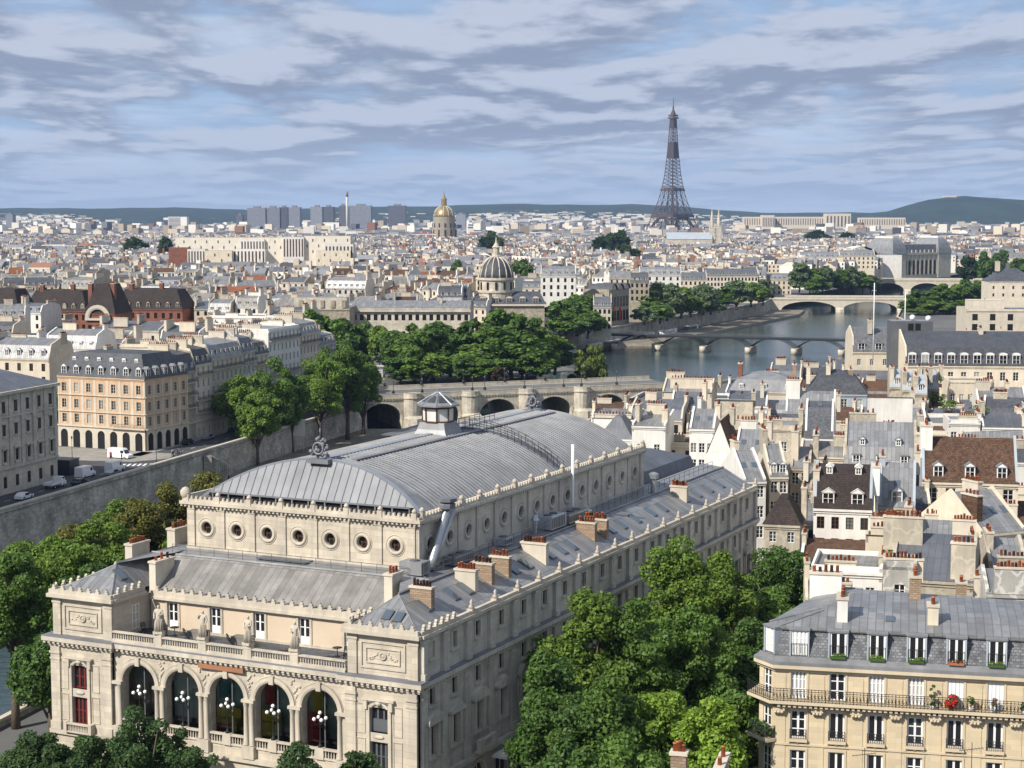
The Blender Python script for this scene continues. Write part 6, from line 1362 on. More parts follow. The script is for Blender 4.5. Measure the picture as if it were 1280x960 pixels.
# --- rooftops between the theatre and the river, read off the photograph row by row
WD = dict(wm='white_paint')
rowz = lambda ze, n, step=2.9, h=2.35: tuple(ze - h - step * k for k in range(n))
HB('white house with a steep black mansard and four window columns', 1017, 1097, 635, 18, 10, -13, roof='tile_dark', rt='mansard', h1=3.9, h2=1.2, i1=1.6, cols=4, rows=rowz(18, 4, 2.75, 2.6), win=(.95, 1.55), wm='brown_wood', dorm=2, dm=(1.5, 1.6, 'gable'), dmat=('white_render', 'white_render', 'white_render'), dorm2=2, pwall='blue_grey', wall='white_render', ch=[(.2, 3, .8, 3.4, 3, 2.0, 21), (7.7, 3.2, .9, 3.2, 3, 2.4, 21.2, 'white_render')], mullion=2)
HB('narrow beige house with a plain zinc roof and one gabled dormer', 1098, 1152, 633, 17.8, 11, -13, wall='beige_render', roof='zinc', rt='gable', h1=5.0, cols=2, rows=rowz(17.8, 3, 3.0, 2.6), win=(1.15, 1.75), dorm=1, dm=(1.4, 1.5, 'gable'), dz=.5, pwall='blue_grey', ch=[(.3, 6, .8, 2.4, 4), (4.8, 7, .7, 2.2, 4)], sky=1)
HB('cream house with a brown tiled roof and three zinc dormers', 1153, 1282, 602, 18.6, 11, -11, wall='cream_render', roof='tile_brown', rt='gable', h1=5.6, cols=5, rows=rowz(18.6, 3, 3.3, 2.9), win=(1.35, 2.1), dorm=3, dm=(1.35, 1.6, 'gable'), dmat=('white_paint', 'blue_grey', 'zinc_plain'), dz=.6, pwall='blue_grey', ch=[(.6, 6, 1.6, 4.6, 7, 3.2, 23.0, 'white_render'), (14.6, 7, .8, 3, 5)], sky=0)
HB('grey zinc mansard house with two tiers of white dormers', 1055, 1152, 584, 18, 12, -12, wall='grey_render', roof='zinc', rt='mansard', h1=3.0, h2=3.2, i1=.8, cols=3, rows=rowz(18, 2), dorm=3, dm=(1.1, 1.5, 'flat'), dmat=('white_paint', 'zinc_plain', 'zinc_plain'), dorm2=2, ch=[(2.5, 10, 4, .7, 5), (11, 9, .8, 3, 6)], pwall='beige_render')
HB('small beige corner house with a dark pointed roof and two dormers', 955, 1006, 655, 14.6, 7, -14, wall='beige_render', roof='tile_dark', rt='hip', h1=3.4, cols=2, rows=rowz(14.6, 3), win=(.9, 1.4), ch=[(4.8, 5.6, .7, 2, 3, 3.2, 16)])
t = HB('grey stone house behind the small pointed-roofed one', 1002, 1020, 612, 17, 9, -14, wall='stone_old', roof='zinc_old', rt='shed', h1=2.5, cols=1, rows=rowz(17, 3), ch=[(.4, 3, .7, 2.6, 4)])
# street front carrying on beyond the theatre
HB('white-gabled house with a zinc roof at the end of the theatre wing', 930, 962, 602, 17.5, 13, 8, wall='white_render', roof='zinc', rt='gable', h1=3.6, cols=2, rows=rowz(17.5, 3), sky=2, scols=3, srows=rowz(17.5, 3), ch=[(1, 9, .7, 2.4, 5)])
HB('narrow pale house with two white dormers on a zinc roof', 962, 990, 596, 17.8, 12, 2, wall='pale_stone', roof='zinc', rt='gable', h1=4.0, cols=2, rows=rowz(17.8, 3), dorm=2, dm=(1.0, 1.3, 'gable'), ch=[(.3, 7, .7, 3, 5, 2.4)])
HB('tall beige chimney-walled house beside the narrow pale one', 988, 1018, 585, 18.6, 12, -12, wall='beige_render', roof='zinc_plain', rt='gable', h1=2.4, cols=2, rows=rowz(18.6, 3), ch=[(.5, 4, 1.0, 4.2, 7, 3.0), (3.4, 6, .8, 3, 6, 2.2)])
HB('white gable house with dark timber edges on its steep roof', 884, 918, 566, 16.8, 12, -14, wall='white_render', roof='tile_brown', rt='gable_y', h1=5.2, cornice=False, ch=[(3, 9, .7, 2, 4)])
HB('zinc roofed house with slanting skylights right of the dark-edged gable', 918, 958, 570, 17.2, 12, -14, wall='white_render', roof='zinc', rt='gable', h1=3.6, sky=2, ch=[(1.2, 9, 2.6, .7, 5), (5, 6, .7, 2.5, 4)])
HB('white house with chimneys just behind the theatre vault', 740, 800, 522, 17, 12, -14, wall='white_render', roof='zinc_blue', rt='back', h1=3.4, ch=[(4, .4, 7, .6, 11, 1.0), (10, 5, .7, 3, 6)], cornice=False)
HB('dark zinc hipped house behind the end of the theatre vault', 748, 792, 548, 15.0, 9, -14, wall='white_render', roof='zinc_blue', rt='hip', h1=3.8, ch=[(6.2, 6, .7, 2, 4)])
HB('white party-walled house with grey chimneys above the rear theatre wing', 790, 834, 532, 18.4, 10, -14, wall='white_render', roof='zinc', rt='shed', h1=1.6, cols=2, rows=(13.5,), ch=[(.5, 4, .8, 3.4, 6, 2.2), (5.5, 3, 1, 2.4, 5, 3.0, 18.5, 'cream_render'), (3, 8, 3.4, .7, 7)])
HB('cream house carrying a long row of orange chimney pots', 828, 892, 490, 17.4, 12, -12, wall='cream_render', roof='zinc', rt='gable', h1=2.2, ch=[(6, 2, 9, .7, 14, 1.6, 19), (2, 7, 4, .7, 8), (11.6, 8, .7, 3, 7)], cornice=False)
HB('low zinc roofed house in front of the orange pots', 838, 880, 512, 16.2, 10, -12, wall='white_render', roof='zinc_blue', rt='gable', h1=3.2, cols=3, rows=(12.4,), ch=[(6.5, 4, .8, 2.6, 5, 2.4), (.4, 6, .7, 2.4, 5)])
HB('beige blank-walled house with an iron ladder up its side', 893, 944, 500, 20.3, 10, -10, wall='beige_render', roof='zinc', rt='back', h1=.8, cornice=False, party='', ch=[(7.2, 5, .8, 2.4, 3)])
HB('pale house with a skylit zinc roof left of the blank beige wall', 862, 896, 536, 17.8, 11, -12, wall='white_render', roof='zinc', rt='gable', h1=3.0, cols=3, rows=(13.6, 10.7), sky=2, ch=[(1, 8, .7, 3, 6, 2.2), (4.6, 5, .8, 3, 6)])
HB('beige house with stepped chimney walls beside the blank one', 944, 1006, 535, 18.6, 12, -12, wall='beige_render', roof='zinc_plain', rt='flat', cols=4, rows=(14.6,), ch=[(3, 2, 3.2, .8, 6, 1.6), (7.6, 5, .8, 4.4, 7, 3.4), (.6, 7, .8, 3.6, 6, 2.6)])
HB('white steep-gabled house with a black skylit slope', 1006, 1046, 548, 17.6, 10, -12, wall='white_render', roof='slate', rt='mansard', h1=5.0, i1=2.4, h2=.9, sky=1, ch=[(5.4, 5, .7, 4.0, 6, 1.6)])
HB('long grey mansard house overlooking the river', 912, 1002, 489, 16.4, 14, -10, wall='pale_stone', roof='zinc_plain', rt='hipmansard', h1=2.6, h2=1.4, i1=1.8, dorm=3, dm=(1.0, 1.2, 'arch'), ch=[(2, 7, .9, 3.4, 5, 2.4, 20, 'brick_red'), (9, 8, 3, .8, 7, 1.6), (14, 6, .9, 3.6, 6, 2.4, 20, 'brick_tan')])
HB('low white house with a corrugated awning below the long grey mansard', 908, 962, 507, 14.5, 9, -10, wall='white_render', roof='zinc_blue', rt='shed', h1=2.4, cols=3, rows=(12,), ch=[(7.4, 6, .8, 2.6, 5, 2.2)])
HB('dark slate mansard house with curved hips and blue grey attic', 1008, 1088, 492, 18.4, 13, -10, wall='blue_grey', roof='slate', rt='hipmansard', h1=3.2, h2=1.4, i1=2.4, cols=4, rows=(15.6, 12.4), win=(1.2, 1.8), dorm=0, ch=[(4.4, 5, .9, 3.4, 5, 3.0), (9.0, 6, .9, 3.6, 6, 3.4, 20, 'brick_tan'), (.3, 6, .8, 3.2, 5, 2.4)])
HB('big blank white gable wall among the right rooftops', 1088, 1146, 496, 21.2, 9, -8, wall='white_render', roof='zinc_plain', rt='back', h1=1.0, party='', cornice=False, cols=2, rows=(12.4,), win=(.8, 1.1), ch=[(8, 4, .8, 2.6, 5, 1.2)])
HB('white house with a wide slanting party wall beneath the dark slate mansard', 982, 1048, 516, 18.0, 9, -12, wall='white_render', roof='zinc', rt='mansard', h1=3.4, i1=3.0, h2=.4, ch=[(1.2, 2.4, 2.6, .7, 5, 2.6)])
for i, (a, c, e) in enumerate(((1112, 1134, 484), (1128, 1150, 488), (1142, 1164, 492), (1156, 1178, 486))): HB('beige gable-walled house of the stepped row, number %s from its left end' % ('one', 'two', 'three', 'four')[i], a, c, e, 18.6 + .3 * i, 12, -10, wall='beige_render', roof='blue_grey', rt='mansard', h1=2.6, i1=1.0, h2=.8, dorm=1, dm=(1.0, 1.4, 'flat'), ch=[(.5, 3, .8, 5.4, 8, 2.0, 21), (3.6, 6, .7, 3, 5)])
HB('plain cream building with a flat roof before the palace roof', 1186, 1246, 478, 17.4, 10, -6, wall='cream_render', roof='zinc_plain', rt='flat', cols=5, rows=(13,), ch=[(9, 2, 2.6, .6, 6, .8)], cornice=False)
HB('white house with zinc gables at the right edge', 1222, 1290, 502, 16.6, 10, -8, wall='white_render', roof='zinc', rt='gable', h1=2.6, cols=4, rows=(13.4,), ch=[(1.4, 4, 3, .7, 6, 1.6), (6.6, 6, .8, 3, 6)])
HB('white low house with a roof terrace of shrubs', 1150, 1224, 520, 15.6, 10, -8, wall='white_render', roof='zinc_plain', rt='flat', cols=5, rows=(12.8,), ch=[(1.4, 3, 2.4, .7, 4, 1.4), (7.5, 6, 3.2, .7, 7, 2.0)])
HB('white house with grey shutters and a dark zinc roof', 1228, 1290, 534, 17.0, 10, -8, wall='white_render', roof='zinc_blue', rt='gable', h1=2.2, cols=4, rows=(14.4, 11.4), win=(1.1, 1.7), ch=[(.4, 5, .8, 3, 6, 2.4), (7, 6, .8, 3, 6)])
HB('white chimneyed house between the shuttered one and the brown roof', 1186, 1232, 528, 17.8, 10, -8, wall='white_render', roof='zinc_plain', rt='flat', cols=3, rows=(14.4,), ch=[(3.4, .6, 3.4, .7, 8, 1.4), (5.6, 4, .8, 3.4, 6, 1.8)])
HB('cream walled house with a flat parapet behind the two-tier zinc mansard', 1062, 1124, 542, 19.2, 10, -10, wall='cream_render', roof='zinc_plain', rt='flat', cols=4, rows=(15.8,), ch=[(6.4, 3, 2.2, .8, 5, 1.6)], cornice=False)
HB('cream house with curved parapet between black and zinc mansards', 1000, 1062, 570, 17.2, 11, -12, wall='cream_render', roof='zinc_old', rt='gable', h1=1.8, cols=5, rows=(14,), ch=[(2.4, 3, .8, 3, 5, 2.2), (6.6, 4, 3, .8, 7, 1.4)])
# nearer roofs above the corner building
HB('wide cream chimney wall crowned with orange pots behind the beige house', 1082, 1160, 668, 16.6, 10, -14, wall='cream_render', roof='zinc', rt='back', h1=1.6, cornice=False, ch=[(3.6, .5, 6, .7, 12, 1.2), (2.4, 4, 4, .7, 8, 1.8)], cols=3, rows=(12.8,))
HB('pale house with a double row of orange pots under the brown tiled roof', 1150, 1226, 652, 17.6, 9, -12, wall='pale_stone', roof='zinc_plain', rt='back', h1=1.2, cornice=False, ch=[(4.5, .5, 8, .7, 14, 1.2), (5, 3.6, 6, .7, 10, 2.0)])
HB('grey zinc house with a glazed gable and steep skylights', 1226, 1292, 668, 17.4, 12, 24, wall='cream_render', roof='zinc', rt='gable', h1=4.2, sky=4, ch=[(1.0, 3, .8, 3, 4, 2.0, 20, 'tile_brown'), (5, 8, .7, 3, 6)])
HB('zinc gable roofed house in the middle of the near rooftops', 1128, 1214, 690, 16.4, 11, -16, wall='beige_render', roof='zinc', rt='gable', h1=3.0, ch=[(.5, 3, .8, 3.4, 5, 2.4), (6.8, 1, 2.6, .7, 7, 1.2)])
HB('large dark zinc roofed house left of the cream chimney wall with stains', 1112, 1228, 722, 18.4, 13, -18, wall='beige_render', roof='zinc_blue', rt='gable', h1=3.6, sky=2, ch=[(7.2, .6, 2.4, 1.0, 5, 2.6, 20), (.8, 5, 4.0, .7, 9, 2.2)])
HB('beige gable wall with pale repair streaks and a row of pots', 1104, 1156, 708, 21.6, 4, -12, wall='grey_render', roof='zinc_plain', rt='flat', cornice=False, cols=1, rows=(18.2,), ch=[(1.9, 1, 3.7, .7, 10, .9)])
HB('cream house with bow windows at the right edge above the corner building', 1236, 1296, 706, 18.6, 10, -8, wall='beige_render', roof='zinc', rt='gable', h1=2.0, cols=2, rows=(16.0, 13.0), win=(1.6, 1.9), ch=[(2.6, -.8, 3.6, .8, 8, 1.0, 19), (.4, 4, .7, 3, 5)])
HB('white stuccoed house with low walls left of the stained gable', 1014, 1112, 712, 18.2, 9, -14, wall='white_render', roof='zinc_old', rt='flat', cols=3, rows=(15.2,), win=(.9, 1.4), ch=[(3.0, .6, 3.2, .8, 7, 1.2), (7.2, 3.5, .8, 2.6, 4, 1.6)])
HB('cream walled house with brick chimneys just behind the corner building', 1150, 1236, 752, 20.6, 6, -12, wall='cream_render', roof='zinc_plain', rt='back', h1=.6, cornice=False, party='', ch=[(3.6, 1.2, .9, 1.2, 3, 2.0, 20.6, 'brick_tan'), (5.0, 2.2, .5, 1, 2, 2.4)])
HB('white low house behind the left end of the corner building', 1013, 1070, 738, 20.2, 6, -14, wall='white_render', roof='zinc', rt='back', h1=.8, cornice=False, ch=[(2, .5, 3.4, .8, 8, 1.1)])
HB('beige house with stained wall at the far right above the corner building', 1232, 1300, 742, 19.8, 8, -8, wall='grey_render', roof='zinc', rt='gable', h1=1.6, ch=[(2.4, .2, 3.2, .8, 9, 1.2)])
# filler roofs that close the gaps between them
def fillers():
    r = random.Random(21); n = 0; looks = [('white_render', 'white'), ('cream_render', 'cream'), ('beige_render', 'beige'), ('pale_stone', 'pale stone')]; roofs = [('zinc', 'zinc'), ('zinc_blue', 'dark zinc'), ('slate', 'slate'), ('tile_brown', 'brown tiled')]
    for y in (190, 212, 236, 262, 288, 316, 346, 378, 408, 440, 475, 515, 560, 610):
        a = 1112 if y > 600 else (1085 if y > 550 else (1040 if y > 500 else (965 if y > 460 else (908 if y > 430 else (868 if y > 395 else (740 if y > 300 else (930 if y > 240 else 1010)))))))
        while a < 1290:
            x = AT(a, y); w = r.uniform(7, 13); m, mw = r.choice(looks); ro, rw = r.choice(roofs); ze = r.uniform(12.0, 14.8) if y < 300 else r.uniform(13.0, 15.6)
            ze -= 1 if 300 < y < 378 and a < 900 else (2.6 if 378 <= y < 430 else (4.2 if y >= 430 else 0))
            house('%s house with a low %s roof filling the rooftops beyond the theatre' % (mw, rw), x, y + r.uniform(-4, 4), R_(-12 + r.uniform(-6, 6)), w, 12, ze, wall=m, roof=ro, rt=r.choice(('gable', 'gable', 'mansard', 'flat')), h1=r.uniform(1.8, 2.6), cols=int(w / 2.4) if r.random() < .5 else 0, rows=(ze - 2.6,), group='%s %s-roofed infill houses' % (mw, rw), far=True, seed=int(x * 7 + y)); n += 1; a += w / y * 2205 + r.uniform(2, 12) * 300 / y
fillers()
# --- palace roof, white pavilion, nearest chimney
t = HB('long cream palace with a slate mansard and a row of white arched dormers', 1132, 1300, 457, 18.2, 26, -5, wall='cream_render', roof='slate', rt='mansard', h1=4.4, h2=3.4, i1=1.4, cols=10, rows=(14.6, 11), win=(1.3, 2.1), dorm=10, dm=(1.9, 2.5, 'arch'), dz=.3, dmat=('white_paint', 'slate', 'zinc_plain'), ch=[(20, 12, 1, 3, 6)], cat='palace', name='palace')
HB('lower palace wing with grey slate roof and three white dormers', 1066, 1134, 440, 18, 18, -4, wall='cream_render', roof='slate_light', rt='mansard', h1=4.0, i1=1.4, h2=2.4, dorm=3, dm=(1.9, 2.0, 'flat'), cols=4, rows=(14.4,), cat='palace', name='palace', ch=[(5, 4, 1, 3, 6, 2.4), (12.5, 4, 1, 3, 6, 2.4)])
x, y, _ = G(1114, 418, 25); t = thing('roof_plant', 'grey roof plant room with white satellite domes above the palace roof', 'plant room', (x, y, 0), -.06); MB().box(0, 0, 16, 10.5, 7, 28.4, 'iron_grey', 'zinc_plain').box(4.2, -.05, 25.2, 5.6, -.001, 27.8, 'glass_dark').box(6, -.05, 25.2, 7.4, -.001, 27.8, 'glass_dark').build('body', t); b = MB(); b.sphere((5.6, 2, 29.2), .75, 'white_paint'); b.build('satellite_dome', t); MB().sphere((9.6, 2, 29.0), .75, 'white_paint').build('satellite_dome', t)
for px, py, h, l in ((1131, 408, 9, 'slim white mast beside the roof plant room'), (1092, 412, 12, 'taller white mast left of the roof plant room')): x, y, z = G(px, py, 26); t = thing('antenna_mast', l, 'antenna', (x, y, 18)); MB().tube([(0, 0, 0), (0, 0, 8 + h)], .12, 'white_paint', 5).build('mast', t); MB().beam((-.6, 0, 6 + h), (.6, 0, 6 + h), .06, 'white_paint').build('crossbar', t)
HB('white stone pavilion with an arched window and terraces by the near bank', 1208, 1300, 388, 17.5, 22, -4, wall='pale_stone', roof='zinc_blue', rt='flat', cols=4, rows=(13.5, 9.5), win=(2.2, 2.6), ch=[(9, 10, 14, 8, 1, 3.6, 18, 'pale_stone')], cat='pavilion', name='pavilion', far=True)
HB('dark slate roofed mansion behind the white pavilion', 1236, 1300, 352, 20, 20, -4, wall='pale_stone', roof='slate', rt='hip', h1=7, ch=[(6, 8, 2, 4, 4, 4)], cat='mansion', name='mansion', far=True, cols=5, rows=(16, 12))
t = HB('house with a brick chimney poking into the bottom edge of the picture', 806, 868, 1040, 17.4, 10, -14, wall='grey_render', roof='zinc', rt='gable', h1=1.4, ch=[(1.9, 1.2, .95, .8, 4, 4.3, 18.2, 'brick_tan')]);
HB('grey walled house top cut by the bottom edge beside the cream corner building', 888, 936, 1000, 19.6, 4, -14, wall='grey_render', roof='zinc_plain', rt='flat', ch=[(.4, 2, .5, 3.6, 2, 1.7, 20, 'stone_old')], cornice=False)
for px, y, z, l in ((1094, 124, 13.5, 'thin television aerial before the lower windows of the corner building'), (1232, 122, 14.5, 'thin television aerial at the bottom right corner')):
    t = thing('television_aerial', l, 'aerial', (AT(px, y), y, z)); MB().tube([(0, 0, -6), (0, 0, 3.2)], .03, 'iron', 5).build('mast', t); q = MB(); q.beam((-.9, 0, 2.6), (.9, .2, 2.75), .03, 'iron'); [q.beam((-.8 + k * .22, -.25, 2.62 + k * .02), (-.8 + k * .22, .35, 2.62 + k * .02), .02, 'iron') for k in range(8)]; q.build('antenna', t)
for px, y, z, l in ((1176, 395, 17, 'green roof shrub beside the stepped beige row'), (1178, 360, 16.5, 'roof garden shrub between white houses'), (1192, 345, 16.4, 'dark green roof garden shrub right of the white gable'), (1216, 330, 16.2, 'small roof terrace tree above the brown tiled house'), (1234, 332, 16.6, 'small roof terrace tree near the right edge'), (1128, 205, 15.0, 'leafy shrub on a ledge beside the orange pots')):
    t = thing('roof_shrub', l, 'shrub', (AT(px, y), y, z)); r = random.Random(px); obj('foliage', mesh_quads('foliage', leaf_cloud([(r.uniform(-1.2, 1.2), r.uniform(-1, 1), .4 + r.random() * 1.8, .7) for _ in range(8)], 500, .3, px), 'leaf_mid'), t); MB().box(-1, -.6, -.5, 1, .6, .3, 'brown_wood').build('planter', t)
# ------------------------------------------------------------------ island: houses along the quay, vehicles, people
QA = R_(74.4); qd = (cos(QA), sin(QA))
def orange_house():
    t = house('orange brick house with slate roof and round-arched stone arcade on the corner', -109, 419.5, R_(-25), 25.5, 17, 17.0, wall='orange_wall', roof='slate', rt='hipmansard', h1=5.6, i1=3.2, h2=.5, cols=7, rows=(5.9, 9.4, 13.3), win=(1.25, 2.1), wm='pale_stone', scols=5, srows=(5.9, 9.4, 13.3), dorm=7, dm=(1.5, 1.9, 'gable'), dz=.4, ch=[(9, 8, .9, 2.6, 4, 2.0, 22)])
    b = MB(); n = 7
    for T0, L, k in ((None, 25.5, 7), (face_T('r', 25.5, 0), 17, 5)):
        b.T = T0
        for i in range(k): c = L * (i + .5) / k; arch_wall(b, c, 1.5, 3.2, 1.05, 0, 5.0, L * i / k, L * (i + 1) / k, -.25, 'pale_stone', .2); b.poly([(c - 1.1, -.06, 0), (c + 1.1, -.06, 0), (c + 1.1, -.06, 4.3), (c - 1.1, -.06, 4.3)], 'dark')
        b.box(0, -.55, 5.0, L, -.001, 5.3, 'pale_stone'); b.box(0, -.3, 8.55, L, -.001, 8.75, 'pale_stone'); b.box(0, -.3, 12.5, L, -.001, 12.75, 'pale_stone')
        for i in range(k + 1): x = L * i / k; b.box(max(0, x - .35), -.05, 5.3, min(L, x + .35), -.0005, 16.3, 'pale_stone')
        for i in range(k):
            c = L * (i + .5) / k
            for z in (5.9, 9.4, 13.3): [b.box(c + s * .64, -.07, z - .2, c + s * .86, -.0007, z + 2.3, 'pale_stone') for s in (-1, 1)]
    b.T = None; b.build('arcade', t); me = dormer_mesh(1.0, 1.1, 1.2, 'white_paint', 'zinc_plain', 'zinc_plain', 'arch')
    for k in range(6): obj('dormer', me, t, (25.5 * (k + 1) / 7, 1.85, 20.2))
    q = MB(); railing(q, [(16, -.9, 5.3), (25.9, -.9, 5.3)], .9, 'iron', .4, .02); q.box(16, -.95, 5.05, 25.9, -.5, 5.29, 'pale_stone'); q.build('balcony', t)
orange_house()
s0 = 19.0; ROWH = [(10, 17.2, 'beige_render', 'slate', 4.2, 3, 'beige corner house of the quay row with a slate mansard, next to the orange one'), (9, 18.4, 'pale_stone', 'slate', 3.6, 3, 'narrow pale house of the quay row with a dark mansard'), (19, 19.2, 'pale_stone', 'zinc', 3.2, 7, 'wide pale stone house of the quay row with seven window columns'), (8, 19.6, 'grey_render', 'zinc_blue', 3.4, 3, 'narrow grey house of the quay row with blue zinc attic'), (9, 18.2, 'pale_stone', 'slate', 3.0, 3, 'pale house of the quay row half hidden by the tall riverside trees'), (22, 24.0, 'white_render', 'zinc_plain', 2.6, 8, 'tall white block of the quay row with a flat zinc top'), (15, 21.6, 'pale_stone', 'zinc', 2.8, 6, 'tall stone house of the quay row above the riverside trees'), (13, 17.6, 'grey_render', 'zinc_blue', 2.4, 5, 'low grey house with three white dormers ending the quay row')]
for w, ze, wm_, rf, h1, c, lab in ROWH:
    x, y = -86 + qd[0] * s0, 404 + qd[1] * s0; n = int((ze - 5.6) / 3.1)
    t = house(lab, x, y, QA, w, 14, ze, pane='glass_dark', wall=wm_, roof=rf, rt='mansard' if ze != 24.0 else 'flat', h1=h1, i1=1.4, h2=1.0, cols=c, rows=tuple(ze - 2.7 - 3.1 * k for k in range(n)) + (.6,), win=(1.05, 1.95), dorm=c if ze != 24 else 0, dm=(1.15, 1.5, 'flat'), ch=[(.4, 5, .7, 5.4, 9, 2.0), (w - .4, 7, .7, 4.4, 7, 1.8)]); s0 += w
    for k in (0, n - 1, n - 2):                          # running balconies
        b = MB(); z = ze - 2.85 - 3.1 * k; b.box(.2, -.75, z - .16, w - .2, -.002, z, 'pale_stone'); railing(b, [(.2, -.7, z), (w - .2, -.7, z)], .95, 'iron', .3, .022, 2); b.build('balcony', t)
    MB().box(.02, -.3, 4.1, w - .02, -.002, 4.4, 'pale_stone').build('string_course', t)
house('grey stone law court at the left edge, tall windows and a blue slate roof', -95 - .27 * 62, 364 - .963 * 62, QA, 62, 22, 20.6, wall='stone_grey', roof='zinc_blue', rt='hip', h1=4.2, cols=14, rows=(16.2, 11.6, 6.4, 1.2), win=(1.3, 2.3), wm='brown_wood', pane='glass_dark', ch=[], sky=0, cat='palace', name='courthouse')
def court_trim():
    t = next(o for o in bpy.data.objects if o.name == 'courthouse'); b = MB(); m = 'stone_grey'; n = 14
    b.box(0, -.9, 19.9, 62.4, -.29, 20.5, m); b.box(0, -.35, 15.3, 62, -.003, 15.6, m); b.box(0, -.4, 5.0, 62, -.003, 5.4, m); b.build('string_course', t)
    for k in range(n + 1): x = min(61.4, max(.6, 62 * k / n)); MB().box(x - .55, -.25, 5.4, x + .55, -.004, 15.3, m).box(x - .7, -.35, 14.5, x + .7, -.005, 15.3, m).box(x - .5, -.18, 15.6, x + .5, -.004, 19.6, m).build('pilaster', t)
    for k in range(n):
        x = 62 * (k + .5) / n; b = MB(); [b.box(x + s * .68, -.16, 6.2, x + s * .95, -.003, 9.0, m) for s in (-1, 1)]; b.box(x - 1.2, -.45, 9.0, x + 1.2, -.003, 9.2, m)
        b.loft([[(x - 1.2, q, 9.2), (x, q, 9.9), (x + 1.2, q, 9.2)] for q in (-.002, -.42)], m, True, (True, True)); b.box(x - .9, -.3, 5.9, x + .9, -.003, 6.3, m)
        for z in (11.6, 16.2): b.box(x - .95, -.2, z + 2.35, x + .95, -.003, z + 2.6, m); b.box(x - .9, -.25, z - .25, x + .9, -.003, z - .02, m)
        b.build('window_surround', t)
court_trim()
HB('cream house with zinc mansard and three white dormers behind the law court', -14, 57, 447, 18, 12, -18, wall='cream_render', roof='zinc', rt='mansard', h1=3.4, i1=1.2, cols=5, rows=(14.8, 11.4, 8), win=(1.1, 2.0), dorm=5, dm=(1.3, 1.8, 'gable'), wm='brown_wood')
HB('white house with grey mansard left of the orange house', 57, 116, 434, 18, 12, -16, wall='white_render', roof='zinc', rt='mansard', h1=3.4, i1=1.2, cols=5, rows=(14.8, 11.6, 8.4), win=(1.1, 1.9), dorm=5, dm=(1.0, 1.2, 'arch'))
for i, (a, c, e, d, m, ro, rt, lab) in enumerate(((110, 150, 428, 12, 'white_render', 'zinc_blue', 'gable', 'white house with blue zinc roof just above the orange house'), (150, 205, 432, 14, 'cream_render', 'zinc', 'flat', 'cream flat-topped house above the orange house'), (200, 245, 426, 14, 'white_render', 'slate', 'mansard', 'white house with dark attic right above the quay row'), (240, 292, 424, 16, 'white_render', 'zinc', 'gable', 'white gabled house behind the wide quay house'), (262, 340, 396, 16, 'white_render', 'zinc_plain', 'flat', 'long white wall house with pots before the red brick mansion'), (120, 196, 412, 14, 'pale_stone', 'zinc_blue', 'gable', 'pale house with long zinc roof below the red brick mansion'), (196, 262, 408, 14, 'white_render', 'zinc', 'flat', 'white flat house right of the red brick mansion'), (330, 372, 404, 18, 'cream_render', 'zinc', 'mansard', 'cream house with mansard above the end of the quay row'), (-10, 40, 424, 12, 'white_render', 'zinc', 'flat', 'white flat house at the left edge under the brick mansion'))):
    HB(lab, a, c, e, 18.5, d, -16, wall=m, roof=ro, rt=rt, h1=2.6, cols=5, rows=(15.2, 12.2), far=True, ch=[(1, 4, .8, 5, 7, 2.0), (8, 2, 5, .8, 9, 1.6), (13, 6, .8, 4, 6, 2.4)])
# red brick mansion with steep dark roofs
for a, c, e, cols, h1, lab in ((30, 106, 388, 9, 7.6, 'left wing of the red brick mansion with a steep dark roof'), (142, 226, 386, 9, 7.6, 'right wing of the red brick mansion with two brick chimneys'), (-30, 21, 392, 5, 9, 'dark roofed brick house cut by the left edge')):
    HB(lab, a, c, e, 19, 16, -10, wall='brick_red', roof='tile_dark', rt='hipmansard', h1=h1, i1=3.6, h2=.4, cols=cols, rows=(15.4, 11.6), win=(1.3, 2.2), dorm=cols - 2, dm=(1.4, 2.0, 'gable'), dmat=('pale_stone', 'brick_red', 'tile_dark'), ch=[(6, 4, 1.4, 1.8, 3, 5.0, 24, 'brick_red'), (18, 5, 1.4, 1.8, 3, 5.4, 24, 'brick_red')] if cols > 5 else [], far=True, name='mansion', cat='mansion')
t = HB('tall central pavilion of the red brick mansion with a carved round gable', 106, 141, 392, 20, 16, -10, wall='brick_red', roof='tile_dark', rt='hipmansard', h1=10.5, i1=3.4, h2=.3, cols=3, rows=(13.5, 9.5), win=(1.5, 2.4), ch=[(.8, 4, 1.5, 1.8, 2, 9.0, 22, 'brick_red'), (9.4, 4, 1.5, 1.8, 2, 9.0, 22, 'brick_red')], far=True, name='mansion', cat='mansion'); b = MB(); archivolt(b, 5.1, 18.4, 3.2, 4.8, -.3, .5, 'pale_stone', 12); b.box(.3, -.8, 17.6, 9.9, -.35, 18.4, 'pale_stone'); b.build('round_gable', t)

